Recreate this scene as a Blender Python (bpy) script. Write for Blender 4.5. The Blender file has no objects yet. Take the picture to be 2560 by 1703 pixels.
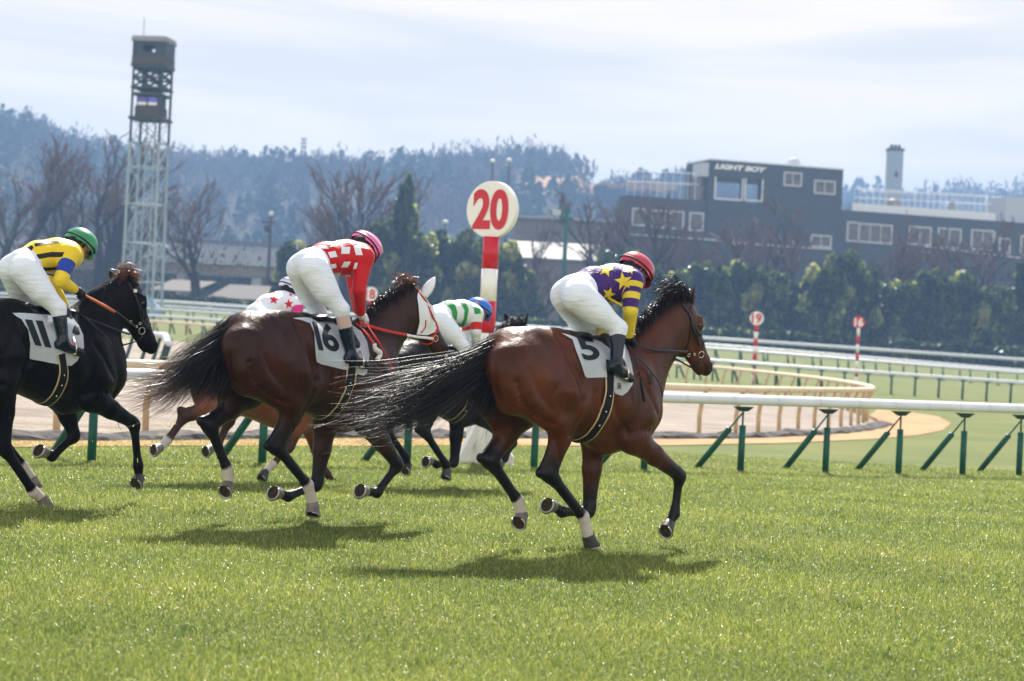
import bpy, bmesh, math, random
import numpy as np
from math import radians, sin, cos, pi, sqrt, tan
from mathutils import Vector, Matrix
from mathutils.bvhtree import BVHTree
from mathutils.geometry import tessellate_polygon

SC = bpy.context.scene
COL = SC.collection
RNG = np.random.default_rng(7)

# ------------------------------------------------------------------ camera
FPX = 2560 * 70.0 / 36.0            # focal length in pixels of the 2560 px wide photograph
CX, CY = 1280.0, 851.5
EYE = 1.5
ROLL = radians(2.8)
PITCH = math.atan(15.2 / FPX)
Fw = Vector((0, cos(PITCH), sin(PITCH)))
Rw = Vector((cos(ROLL), 0, sin(ROLL)))
Rw = (Rw - Fw * Rw.dot(Fw)).normalized()
Uw = Rw.cross(Fw).normalized()
CAM = Vector((0, 0, EYE))
cam_d = bpy.data.cameras.new("camera")
cam = bpy.data.objects.new("camera", cam_d)
COL.objects.link(cam)
SC.camera = cam
cam.matrix_world = Matrix(((Rw.x, Uw.x, -Fw.x, CAM.x), (Rw.y, Uw.y, -Fw.y, CAM.y), (Rw.z, Uw.z, -Fw.z, CAM.z), (0, 0, 0, 1)))
cam_d.lens = 70.0
cam_d.sensor_width = 36.0
cam_d.clip_start = 0.1
cam_d.clip_end = 8000.0
cam_d.dof.use_dof = True
cam_d.dof.focus_distance = 14.9
cam_d.dof.aperture_fstop = 2.8

# ------------------------------------------------------------------ world and sun
SUN_EL, SUN_AZ = radians(45), radians(0)      # azimuth measured from +Y (view direction) towards +X
world = bpy.data.worlds.new("World")
SC.world = world
world.use_nodes = True
wt = world.node_tree
wn, wl = wt.nodes, wt.links
wn.clear()
w_out = wn.new("ShaderNodeOutputWorld")
w_bg = wn.new("ShaderNodeBackground")
sky = wn.new("ShaderNodeTexSky")
sky.sky_type = 'NISHITA'
sky.sun_disc = False
sky.sun_elevation = SUN_EL
sky.sun_rotation = SUN_AZ
sky.air_density = 1.0
sky.dust_density = 1.2
sky.ozone_density = 1.5
tc = wn.new("ShaderNodeTexCoord")
mp = wn.new("ShaderNodeMapping")
mp.inputs["Scale"].default_value = (1.6, 1.6, 16.0)
mp.inputs["Rotation"].default_value = (0.0, radians(-2.0), 0.0)
nz = wn.new("ShaderNodeTexNoise")
nz.inputs["Scale"].default_value = 2.0
nz.inputs["Detail"].default_value = 6.0
nz.inputs["Roughness"].default_value = 0.55
nz.inputs["Distortion"].default_value = 0.6
rp = wn.new("ShaderNodeValToRGB")
rp.color_ramp.elements[0].position = 0.30
rp.color_ramp.elements[0].color = (0.94, 0.94, 0.94, 1)
rp.color_ramp.elements[1].position = 0.62
rp.color_ramp.elements[1].color = (1, 1, 1, 1)
mx = wn.new("ShaderNodeMixRGB")
rp2 = wn.new("ShaderNodeValToRGB")                       # thin cloud veil, in the sky texture's own units
rp2.color_ramp.elements[0].position = 0.36
rp2.color_ramp.elements[0].color = (5.4, 5.0, 4.45, 1)
rp2.color_ramp.elements[1].position = 0.60
rp2.color_ramp.elements[1].color = (7.3, 6.35, 5.2, 1)
wl.new(nz.outputs[0], rp2.inputs[0])
wl.new(rp2.outputs[0], mx.inputs[2])
wl.new(tc.outputs["Generated"], mp.inputs[0])
wl.new(mp.outputs[0], nz.inputs["Vector"])
wl.new(nz.outputs[0], rp.inputs[0])
sp = wn.new("ShaderNodeSeparateXYZ")                     # the veil thins out towards the zenith, where the sky is blue
mrz = wn.new("ShaderNodeMapRange")
mrz.inputs[1].default_value, mrz.inputs[2].default_value = 0.20, 0.60
mrz.inputs[3].default_value, mrz.inputs[4].default_value = 1.0, 0.35
mum = wn.new("ShaderNodeMath"); mum.operation = 'MULTIPLY'
wl.new(tc.outputs["Generated"], sp.inputs[0]); wl.new(sp.outputs[2], mrz.inputs[0])
wl.new(mrz.outputs[0], mum.inputs[0]); wl.new(rp.outputs[0], mum.inputs[1])
wl.new(mum.outputs[0], mx.inputs[0])
wl.new(sky.outputs[0], mx.inputs[1])
mry = wn.new("ShaderNodeMapRange")                       # unseen sky behind the camera brightened, added as fill light
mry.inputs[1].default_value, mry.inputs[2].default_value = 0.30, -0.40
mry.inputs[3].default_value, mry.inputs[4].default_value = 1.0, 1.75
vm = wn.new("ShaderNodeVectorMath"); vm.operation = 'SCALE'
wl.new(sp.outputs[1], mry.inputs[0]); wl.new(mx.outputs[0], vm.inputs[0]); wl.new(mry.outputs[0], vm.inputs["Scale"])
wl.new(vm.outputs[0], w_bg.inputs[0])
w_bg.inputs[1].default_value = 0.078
wl.new(w_bg.outputs[0], w_out.inputs[0])
sun_d = bpy.data.lights.new("sun", 'SUN')
sun_d.energy = 5.0
sun_d.angle = radians(0.6)
sun_d.color = (1.0, 0.95, 0.86)
sun = bpy.data.objects.new("sun", sun_d)
COL.objects.link(sun)
sdir = Vector((sin(SUN_AZ) * cos(SUN_EL), cos(SUN_AZ) * cos(SUN_EL), sin(SUN_EL)))
sun.rotation_euler = (-sdir).to_track_quat('-Z', 'Y').to_euler()
sun.location = (0, 60, 60)
SC.view_settings.view_transform = 'Standard'
SC.view_settings.look = 'None'
SC.view_settings.exposure = 1.15
SC.view_settings.gamma = 1.0
SC.view_settings.use_curve_mapping = False
SC.cycles.max_bounces = 6
SC.cycles.transparent_max_bounces = 12
SC.cycles.diffuse_bounces = 3
SC.cycles.caustics_reflective = False
SC.cycles.caustics_refractive = False
SC.cycles.sample_clamp_indirect = 4.0

# ------------------------------------------------------------------ helpers
def ray(px, py):
    return Fw + Rw * ((px - CX) / FPX) - Uw * ((py - CY) / FPX)
def at(px, py, d):
    return CAM + ray(px, py) * d
def P2S(px, py):                       # from the 2357 px wide view
    return px * 2560 / 2357, py * 2560 / 2357
def atP(px, py, d):
    return at(*P2S(px, py), d)

def tag(o, label=None, cat=None, group=None, kind=None):
    if label: o["label"] = label
    if cat: o["category"] = cat
    if group: o["group"] = group
    if kind: o["kind"] = kind
    return o
def empty(name, loc=(0, 0, 0), rz=0.0, **kw):
    o = bpy.data.objects.new(name, None)
    o.location = loc
    o.rotation_euler = (0, 0, rz)
    o.empty_display_size = 0.2
    COL.objects.link(o)
    return tag(o, **kw)

MATS = {}
def mat(name, col, rough=0.6, spec=0.25, metal=0.0, var=0.0, vscale=8.0, col2=None, bump=0.0, bscale=40.0, coat=0.0, trans=0.0, sheen=0.0, stretch=None, detail=4.0, emit=None, estr=0.0):
    if name in MATS: return MATS[name]
    m = bpy.data.materials.new(name)
    m.use_nodes = True
    nt = m.node_tree
    b = nt.nodes["Principled BSDF"]
    b.inputs["Base Color"].default_value = (*col, 1)
    b.inputs["Roughness"].default_value = rough
    b.inputs["Specular IOR Level"].default_value = spec
    b.inputs["Metallic"].default_value = metal
    b.inputs["Coat Weight"].default_value = coat
    b.inputs["Sheen Weight"].default_value = sheen
    if trans: b.inputs["Transmission Weight"].default_value = trans
    if emit:
        b.inputs["Emission Color"].default_value = (*emit, 1)
        b.inputs["Emission Strength"].default_value = estr
    if var > 0 or bump > 0 or col2:
        tcn = nt.nodes.new("ShaderNodeTexCoord")
        mpn = nt.nodes.new("ShaderNodeMapping")
        if stretch: mpn.inputs["Scale"].default_value = stretch
        nt.links.new(tcn.outputs["Object"], mpn.inputs[0])
    if var > 0 or col2:
        n = nt.nodes.new("ShaderNodeTexNoise")
        n.inputs["Scale"].default_value = vscale
        n.inputs["Detail"].default_value = detail
        nt.links.new(mpn.outputs[0], n.inputs["Vector"])
        r = nt.nodes.new("ShaderNodeValToRGB")
        r.color_ramp.elements[0].position = 0.32
        r.color_ramp.elements[1].position = 0.68
        if col2 is None:
            r.color_ramp.elements[0].color = (*[c * (1 - var) for c in col], 1)
            r.color_ramp.elements[1].color = (*[min(1, c * (1 + var)) for c in col], 1)
        else:
            r.color_ramp.elements[0].color = (*col, 1)
            r.color_ramp.elements[1].color = (*col2, 1)
        nt.links.new(n.outputs[0], r.inputs[0])
        nt.links.new(r.outputs[0], b.inputs["Base Color"])
    if bump > 0:
        n2 = nt.nodes.new("ShaderNodeTexNoise")
        n2.inputs["Scale"].default_value = bscale
        n2.inputs["Detail"].default_value = 3.0
        nt.links.new(mpn.outputs[0], n2.inputs["Vector"])
        bn = nt.nodes.new("ShaderNodeBump")
        bn.inputs["Strength"].default_value = bump
        bn.inputs["Distance"].default_value = 0.02
        nt.links.new(n2.outputs[0], bn.inputs["Height"])
        nt.links.new(bn.outputs[0], b.inputs["Normal"])
    MATS[name] = m
    return m

class MB:
    """Collects shapes, then links them as ONE mesh object."""
    def __init__(s):
        s.v, s.f, s.mi, s.n = [], [], [], 0
    def add(s, verts, faces, mi=0):
        verts = np.asarray(verts, dtype=float).reshape(-1, 3)
        s.v.append(verts)
        for f in faces:
            s.f.append([i + s.n for i in f])
            s.mi.append(mi)
        s.n += len(verts)
        return s
    def box(s, c, size, rz=0.0, mi=0, taper=1.0, M=None):
        x, y, z = [q / 2 for q in size]
        V = [(-x, -y, -z), (x, -y, -z), (x, y, -z), (-x, y, -z), (-x * taper, -y * taper, z), (x * taper, -y * taper, z), (x * taper, y * taper, z), (-x * taper, y * taper, z)]
        if M is None: M = Matrix.Rotation(rz, 3, 'Z')
        V = [M @ Vector(v) + Vector(c) for v in V]
        return s.add([tuple(v) for v in V], [(3, 2, 1, 0), (4, 5, 6, 7), (0, 1, 5, 4), (1, 2, 6, 5), (2, 3, 7, 6), (3, 0, 4, 7)], mi)
    def tube(s, pts, r, sides=8, mi=0, cap=True, flat=None):
        pts = [Vector(p) for p in pts]
        rs = r if isinstance(r, (list, tuple)) else [r] * len(pts)
        V, F = [], []
        prev = None
        for i, p in enumerate(pts):
            t = (pts[min(i + 1, len(pts) - 1)] - pts[max(i - 1, 0)]).normalized()
            if prev is None:
                a = Vector((0, 0, 1)) if abs(t.z) < 0.9 else Vector((1, 0, 0))
                u = t.cross(a).normalized()
            else:
                u = (prev - t * prev.dot(t)).normalized()
            prev = u
            w = t.cross(u)
            for k in range(sides):
                an = 2 * pi * (k + 0.5) / sides
                V.append(p + (u * cos(an) + w * sin(an) * (flat or 1.0)) * rs[i])
        for i in range(len(pts) - 1):
            for k in range(sides):
                a, b = i * sides + k, i * sides + (k + 1) % sides
                F.append((a, b, b + sides, a + sides))
        if cap:
            F.append(tuple(range(sides - 1, -1, -1)))
            F.append(tuple((len(pts) - 1) * sides + k for k in range(sides)))
        return s.add([tuple(v) for v in V], F, mi)
    def ball(s, c, r, seg=12, rings=8, mi=0, scale=(1, 1, 1), M=None):
        V, F = [], []
        for i in range(rings + 1):
            th = pi * i / rings
            for k in range(seg):
                ph = 2 * pi * k / seg
                v = Vector((sin(th) * cos(ph) * scale[0], sin(th) * sin(ph) * scale[1], cos(th) * scale[2])) * r
                if M is not None: v = M @ v
                V.append(tuple(v + Vector(c)))
        for i in range(rings):
            for k in range(seg):
                a, b = i * seg + k, i * seg + (k + 1) % seg
                F.append((a, a + seg, b + seg, b))
        return s.add(V, F, mi)
    def prism(s, poly, z0, z1, mi=0, M=None):
        """poly = 2D outline in the local XZ plane, extruded along local Y from z0 to z1, then M"""
        n = len(poly)
        V = [Vector((p[0], z0, p[1])) for p in poly] + [Vector((p[0], z1, p[1])) for p in poly]
        if M is not None: V = [M @ v for v in V]
        F = [tuple(range(n)), tuple(range(2 * n - 1, n - 1, -1))] + [((i + 1) % n, i, i + n, (i + 1) % n + n) for i in range(n)]
        return s.add([tuple(v) for v in V], F, mi)
    def build(s, name, mats, parent=None, smooth=False, **kw):
        v = np.concatenate(s.v) if s.v else np.zeros((0, 3))
        return mesh_obj(name, v, s.f, mats, parent, smooth, s.mi, **kw)

def mesh_obj(name, v, f, mats, parent=None, smooth=False, mi=None, attrs=None, **kw):
    me = bpy.data.meshes.new(name)
    if isinstance(f, np.ndarray):
        n, k = f.shape
        me.vertices.add(len(v)); me.vertices.foreach_set("co", np.asarray(v, np.float32).ravel())
        me.loops.add(n * k); me.loops.foreach_set("vertex_index", f.ravel().astype(np.int32))
        me.polygons.add(n); me.polygons.foreach_set("loop_start", np.arange(0, n * k, k, dtype=np.int32))
        me.update(calc_edges=True)
    else:
        me.from_pydata([tuple(q) for q in v], [], f)
    if smooth: me.polygons.foreach_set("use_smooth", [True] * len(me.polygons))
    if not isinstance(mats, (list, tuple)): mats = [mats]
    for m in mats: me.materials.append(m)
    if mi is not None and len(mats) > 1: me.polygons.foreach_set("material_index", list(mi))
    if attrs:
        for k, a in attrs.items():
            at_ = me.attributes.new(k, 'FLOAT', 'POINT')
            at_.data.foreach_set("value", np.asarray(a, np.float32))
    me.update()
    o = bpy.data.objects.new(name, me)
    COL.objects.link(o)
    if parent is not None: o.parent = parent
    return tag(o, **kw)

def children_of(o):
    return [c for c in bpy.data.objects if c.parent == o]
def copy_tree(o, kids=None, parent=None):
    c = o.copy()
    COL.objects.link(c)
    c.parent = parent
    for ch in (kids if kids is not None else children_of(o)):
        copy_tree(ch, None, c)
    return c

def text_mesh(body, bold=0.02, ext=0.0, shear=0.0, font_w=1.0):
    cu = bpy.data.curves.new("txt", 'FONT')
    cu.body = body
    cu.offset = bold
    cu.extrude = ext
    cu.shear = shear
    cu.align_x = 'CENTER'; cu.align_y = 'CENTER'
    cu.resolution_u = 6
    o = bpy.data.objects.new("txt", cu)
    COL.objects.link(o)
    dg = bpy.context.evaluated_depsgraph_get()
    me = bpy.data.meshes.new_from_object(o.evaluated_get(dg))
    v = np.array([tuple(q.co) for q in me.vertices])
    f = [tuple(p.vertices) for p in me.polygons]
    bpy.data.objects.remove(o); bpy.data.curves.remove(cu); bpy.data.meshes.remove(me)
    lo, hi = v[:, :2].min(0), v[:, :2].max(0)
    v[:, :2] = (v[:, :2] - (lo + hi) / 2) / (hi - lo)          # box -0.5..0.5
    return v, f
# ------------------------------------------------------------------ terrain heights (metres): rows = distance, columns = direction
_GD = np.array([0, 18, 24, 31, 45, 68, 105, 140, 185, 250, 330, 800, 1300, 9000], float)
_GC = np.array([-1200, 400, 1178, 1700, 2357, 3400], float)
_GZ = np.array([[0] * 6, [0] * 6, [-.1] * 6,
                [-.15, -.17, -.25, -.27, -.27, -.27],
                [-.15, -.12, -.3, -.33, -.36, -.36],
                [.2, .2, -.2, -.4, -.45, -.45],
                [.8, .7, .1, -.1, -.35, -.4],
                [1.3, 1.25, .7, .5, .1, -.1],
                [2.1, 2.1, 1.5, 1.2, .4, .2],
                [3.8, 3.8, 2.9, 2.5, 1.8, 1.6],
                [5, 5, 4, 3.6, 3, 3],
                [10, 10, 9, 8, 8, 8], [12] * 6, [12] * 6], float)
def ground_np(x, y):
    y = np.maximum(np.asarray(y, float), 0.01); x = np.asarray(x, float)
    c = np.clip(1178.5 + x / np.maximum(y, 6) * 4583, _GC[0], _GC[-1])
    i = np.clip(np.searchsorted(_GD, y) - 1, 0, len(_GD) - 2)
    j = np.clip(np.searchsorted(_GC, c) - 1, 0, len(_GC) - 2)
    u = (y - _GD[i]) / (_GD[i + 1] - _GD[i]); v = (c - _GC[j]) / (_GC[j + 1] - _GC[j])
    u = np.clip(u, 0, 1); v = np.clip(v, 0, 1)
    return (_GZ[i, j] * (1 - u) + _GZ[i + 1, j] * u) * (1 - v) + (_GZ[i, j + 1] * (1 - u) + _GZ[i + 1, j + 1] * u) * v
def ground(x, y):
    return float(ground_np(x, y))
def on_ground(px, d):
    """point of the terrain straight below the ray (2357-view px) at distance d"""
    p = atP(px, 800, d)
    return Vector((p.x, p.y, ground(p.x, p.y)))
HAZE, NB = 0.00052, 700000
# ------------------------------------------------------------------ implicit bodies
def surface_nets(F, org, h):
    S = F < 0
    act = np.zeros(tuple(n - 1 for n in F.shape), dtype=np.int8)
    for dx in (0, 1):
        for dy in (0, 1):
            for dz in (0, 1):
                act += S[dx:F.shape[0] - 1 + dx, dy:F.shape[1] - 1 + dy, dz:F.shape[2] - 1 + dz]
    A = (act > 0) & (act < 8)
    I = np.argwhere(A)
    idx = -np.ones(A.shape, dtype=np.int64)
    idx[A] = np.arange(len(I))
    cor = np.array([(a, b, c) for a in (0, 1) for b in (0, 1) for c in (0, 1)])
    val = np.stack([F[I[:, 0] + c[0], I[:, 1] + c[1], I[:, 2] + c[2]] for c in cor], 1)
    acc = np.zeros((len(I), 3)); cnt = np.zeros(len(I))
    for i in range(8):
        for j in range(i + 1, 8):
            if np.abs(cor[i] - cor[j]).sum() != 1: continue
            a, b = val[:, i], val[:, j]
            m = (a < 0) != (b < 0)
            t = np.where(m, a / np.where(m, a - b, 1), 0)
            acc += np.where(m[:, None], cor[i] + t[:, None] * (cor[j] - cor[i]), 0)
            cnt += m
    V = org + h * (I + acc / cnt[:, None])
    Q = []
    for ax in range(3):
        sl0 = [slice(None)] * 3; sl1 = [slice(None)] * 3
        sl0[ax] = slice(0, -1); sl1[ax] = slice(1, None)
        e = S[tuple(sl0)] != S[tuple(sl1)]
        E = np.argwhere(e)
        b, c = (ax + 1) % 3, (ax + 2) % 3
        E = E[(E[:, b] > 0) & (E[:, c] > 0) & (E[:, b] < F.shape[b] - 1) & (E[:, c] < F.shape[c] - 1)]
        def cube(db, dc):
            G = E.copy(); G[:, b] -= db; G[:, c] -= dc
            return idx[G[:, 0], G[:, 1], G[:, 2]]
        q = np.stack([cube(1, 1), cube(0, 1), cube(0, 0), cube(1, 0)], 1)
        inside = S[E[:, 0], E[:, 1], E[:, 2]]
        q[~inside] = q[~inside][:, ::-1]
        Q.append(q)
    return V, np.concatenate(Q)

def smooth_mesh(V, Q, it=2, lam=0.5):
    n = len(V)
    e = np.concatenate([Q[:, [0, 1]], Q[:, [1, 2]], Q[:, [2, 3]], Q[:, [3, 0]]])
    deg = np.bincount(e[:, 0], minlength=n) + np.bincount(e[:, 1], minlength=n)
    for k in range(it):
        for l in (lam, -lam * 1.03):
            acc = np.zeros_like(V)
            for d in range(3):
                acc[:, d] = np.bincount(e[:, 0], V[e[:, 1], d], n) + np.bincount(e[:, 1], V[e[:, 0], d], n)
            V = V + l * (acc / deg[:, None] - V)
    return V

def prim_dist(p, pr):
    """p (...,3); returns distance and parameter along the bone. y is the lateral axis."""
    a, b = pr['a'], pr['b']
    ba = b - a
    L = float(ba @ ba)
    pa = p - a
    t = np.clip((pa @ ba) / L, 0, 1) if L > 1e-9 else np.zeros(p.shape[:-1])
    q = pa - t[..., None] * ba
    r1 = pr['ra'][0] + (pr['rb'][0] - pr['ra'][0]) * t
    r2 = pr['ra'][1] + (pr['rb'][1] - pr['ra'][1]) * t
    ql2 = q[..., 1] ** 2
    qr2 = q[..., 0] ** 2 + q[..., 2] ** 2
    k0 = np.sqrt(ql2 / r2 ** 2 + qr2 / r1 ** 2)
    k1 = np.sqrt(ql2 / r2 ** 4 + qr2 / r1 ** 4)
    return np.where(k1 > 1e-6, k0 * (k0 - 1) / np.maximum(k1, 1e-6), -np.minimum(r1, r2)), t

class Body:
    def __init__(s): s.p = []
    def cap(s, a, b, ra, rb=None, k=0.03, tags=None, neg=False):
        if rb is None: rb = ra
        if not isinstance(ra, (tuple, list)): ra = (ra, ra)
        if not isinstance(rb, (tuple, list)): rb = (rb, rb)
        s.p.append(dict(a=np.array(a, float), b=np.array(b, float), ra=ra, rb=rb, k=k, tags=tags or {}, neg=neg))
        return s
    def mesh(s, h=0.011, inflate=0.0, it=2, channels=()):
        mn = np.min([np.minimum(p['a'], p['b']) - max(*p['ra'], *p['rb']) for p in s.p], 0) - 3 * h - inflate
        mx_ = np.max([np.maximum(p['a'], p['b']) + max(*p['ra'], *p['rb']) for p in s.p], 0) + 3 * h + inflate
        n = np.ceil((mx_ - mn) / h).astype(int) + 1
        F = np.full(tuple(n), 1.0, np.float32)
        for p in s.p:
            m = max(*p['ra'], *p['rb']) + p['k'] + 2 * h + inflate + 0.02
            lo = np.maximum(np.floor((np.minimum(p['a'], p['b']) - m - mn) / h).astype(int), 0)
            hi = np.minimum(np.ceil((np.maximum(p['a'], p['b']) + m - mn) / h).astype(int) + 1, n)
            g = np.stack(np.meshgrid(*[mn[d] + h * np.arange(lo[d], hi[d]) for d in range(3)], indexing='ij'), -1)
            d, _ = prim_dist(g, p)
            sl = tuple(slice(lo[q], hi[q]) for q in range(3))
            cur = F[sl]; k = p['k']
            if p['neg']:
                hh = np.maximum(k - np.abs(cur + d), 0) / k
                F[sl] = np.maximum(cur, -d) + hh * hh * k * 0.25
            else:
                hh = np.maximum(k - np.abs(cur - d), 0) / k
                F[sl] = np.minimum(cur, d) - hh * hh * k * 0.25
        V, Q = surface_nets(F - inflate, mn, h)
        V = smooth_mesh(V, Q, it)
        at_ = {}
        if channels:
            W = np.zeros(len(V)); C = {c: np.zeros(len(V)) for c in channels}
            for p in s.p:
                if p['neg']: continue
                m = max(*p['ra'], *p['rb']) + 0.06
                sel = np.all((V > np.minimum(p['a'], p['b']) - m) & (V < np.maximum(p['a'], p['b']) + m), 1)
                d, t = prim_dist(V[sel], p)
                w = np.exp(-np.clip(d, -0.02, 1) / 0.012) + 1e-12
                W[sel] += w
                for c in channels:
                    tv = p['tags'].get(c, 0.0)
                    if isinstance(tv, (tuple, list)): tv = tv[0] + (tv[1] - tv[0]) * t
                    C[c][sel] += w * tv
            at_ = {c: C[c] / np.maximum(W, 1e-12) for c in channels}
        return V, Q, at_

class Frame:
    """Local frame of a horse and its rider: x forward along the track, y to the horse's left, z up; w = towards the camera side."""
    def __init__(s, gx, depth, heading=42.0):
        p = at(gx, CY, depth)
        s.O = Vector((p.x, p.y, ground(p.x, p.y)))
        th = radians(heading)
        s.th = th
        s.R = Matrix.Rotation(th, 3, 'Z'); s.Ri = s.R.transposed()
        s.lc = s.Ri @ (CAM - s.O)
        s.M = np.array(s.Ri)
        s.scale = FPX / depth
    def dir(s, px, py):
        return s.Ri @ ray(px, py)
    def loc(s, px, py, w=0.0):
        d = s.dir(px, py)
        t = (-w - s.lc.y) / d.y
        return np.array(s.lc + d * t)
    def root(s, name, **kw):
        return empty(name, s.O, s.th, **kw)
    def put(s, o):
        o.location = s.O; o.rotation_euler = (0, 0, s.th)
        return o
    def px(s, p):                       # local point -> photo pixel
        v = s.R @ Vector(p) + s.O - CAM
        d = v.dot(Fw)
        return CX + FPX * v.dot(Rw) / d, CY - FPX * v.dot(Uw) / d

def crop(x0, y0, k):
    return lambda x, y: (x0 + x / k, y0 + y / k)

class Px:
    """reads zoomed-crop pixels into a frame"""
    def __init__(s, fr, cr): s.fr, s.cr = fr, cr
    def __call__(s, x, y, w=0.0): return s.fr.loc(*s.cr(x, y), w)

def bvh_of(V, Q):
    return BVHTree.FromPolygons([tuple(v) for v in V], [tuple(int(i) for i in q) for q in Q])

def cast(fr, bvh, x, y, off, wdef=0.15):
    d = fr.dir(x, y).normalized()
    hit, nrm, _, _ = bvh.ray_cast(fr.lc, d)
    if hit is None:
        p = Vector(fr.loc(x, y, wdef))
        hit, nrm, _, _ = bvh.find_nearest(p)
        return hit + nrm * off, nrm
    if nrm.dot(d) > 0: nrm = -nrm
    return hit + nrm * off, nrm

def tri_subdiv(verts2, faces, maxlen):
    bm = bmesh.new()
    vs = [bm.verts.new((x, y, 0)) for x, y in verts2]
    for f in faces:
        try: bm.faces.new([vs[i] for i in f])
        except ValueError: pass
    bmesh.ops.triangulate(bm, faces=bm.faces[:])
    for _ in range(7):
        es = [e for e in bm.edges if e.calc_length() > maxlen]
        if not es: break
        bmesh.ops.subdivide_edges(bm, edges=es, cuts=1)
        bmesh.ops.triangulate(bm, faces=[f for f in bm.faces if len(f.verts) > 3])
    bm.verts.index_update()
    V = [(v.co.x, v.co.y) for v in bm.verts]
    Fc = [tuple(v.index for v in f.verts) for f in bm.faces]
    bm.free()
    return V, Fc

def decal(fr, bvh, poly, off=0.004, maxlen=8.0, tris=None, mirror=False, thick=0.0):
    """outline in photo pixels laid on to the real surface it covers"""
    if tris is None:
        tris = tessellate_polygon([[Vector((x, y, 0)) for x, y in poly]])
    V2, Fc = tri_subdiv(poly, tris, maxlen)
    V = [cast(fr, bvh, x, y, off)[0] for x, y in V2]
    # face the camera
    F2 = []
    for f in Fc:
        a, b, c = (V[i] for i in f)
        F2.append(f if (b - a).cross(c - a).dot(fr.lc - a) > 0 else f[::-1])
    V = [tuple(v) for v in V]
    if mirror:
        n = len(V)
        V += [(x, -y, z) for x, y, z in V]
        F2 += [tuple(i + n for i in f[::-1]) for f in F2]
    return V, F2

def quad_map(quad):
    (x0, y0), (x1, y1), (x2, y2), (x3, y3) = quad       # TL TR BR BL
    def m(u, v):                                        # u right 0..1, v up 0..1
        v = 1 - v
        return ((1 - u) * (1 - v) * x0 + u * (1 - v) * x1 + u * v * x2 + (1 - u) * v * x3,
                (1 - u) * (1 - v) * y0 + u * (1 - v) * y1 + u * v * y2 + (1 - u) * v * y3)
    return m

def text_decal(fr, bvh, body, quad, off=0.004, maxlen=6.0, bold=0.02):
    v, f = text_mesh(body, bold)
    m = quad_map(quad)
    poly = [m(a + 0.5, b + 0.5) for a, b, _ in v]
    return decal(fr, bvh, poly, off, maxlen, tris=f)

def ribbon(pts, nrms, width, mb, mi=0, thick=0.004):
    V, F = [], []
    n = len(pts)
    for i in range(n):
        p = Vector(pts[i]); nn = Vector(nrms[i]).normalized()
        t = (Vector(pts[min(i + 1, n - 1)]) - Vector(pts[max(i - 1, 0)])).normalized()
        s_ = t.cross(nn).normalized()
        w = width[i] if isinstance(width, (list, tuple)) else width
        for a, b in ((-1, 0), (-.8, 1), (.8, 1), (1, 0)):
            V.append(p + s_ * (a * w / 2) + nn * (b * thick))
        V.append(p - nn * 0.004)
    for i in range(n - 1):
        for k in range(4):
            a = i * 5 + k; b = i * 5 + (k + 1)
            F.append((a, a + 5, b + 5, b))
        F.append((i * 5 + 4, i * 5 + 9, i * 5 + 5, i * 5))
    mb.add([tuple(v) for v in V], F, mi)

def densify(pts, step):
    out = []
    for i in range(len(pts) - 1):
        a, b = np.array(pts[i], float), np.array(pts[i + 1], float)
        m = max(1, int(np.linalg.norm(b - a) / step))
        for k in range(m): out.append(a + (b - a) * k / m)
    out.append(np.array(pts[-1], float))
    return out
def spline(pts, per=6):
    P = [np.array(p, float) for p in pts]
    P = [2 * P[0] - P[1]] + P + [2 * P[-1] - P[-2]]
    out = []
    for i in range(1, len(P) - 2):
        for k in range(per):
            t = k / per
            out.append(0.5 * ((2 * P[i]) + (-P[i - 1] + P[i + 1]) * t + (2 * P[i - 1] - 5 * P[i] + 4 * P[i + 1] - P[i + 2]) * t * t + (-P[i - 1] + 3 * P[i] - 3 * P[i + 1] + P[i + 2]) * t ** 3))
    out.append(P[-2])
    return out

def strap(fr, bvh, line, width, mb, mi=0, off=0.003, thick=0.004, per=5):
    pts, nr = [], []
    for x, y in spline(line, per):
        h, n = cast(fr, bvh, x, y, off)
        pts.append(h); nr.append(n)
    nr = [sum((nr[max(0, min(len(nr) - 1, i + j))] for j in (-1, 0, 1)), Vector()) for i in range(len(nr))]
    ribbon(pts, nr, width, mb, mi, thick)
    return pts

def ring(mb, c, r, t, axis, mi=0, seg=14, arc=(0, 2 * pi), up=None, sides=5):
    ax = Vector(axis).normalized()
    u = Vector(up) if up is not None else (Vector((0, 0, 1)) if abs(ax.z) < .9 else Vector((1, 0, 0)))
    u = (u - ax * u.dot(ax)).normalized(); v = ax.cross(u)
    pts = [Vector(c) + (u * cos(a) + v * sin(a)) * r for a in np.linspace(arc[0], arc[1], seg)]
    mb.tube(pts, t, sides, mi, cap=True)

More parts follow.
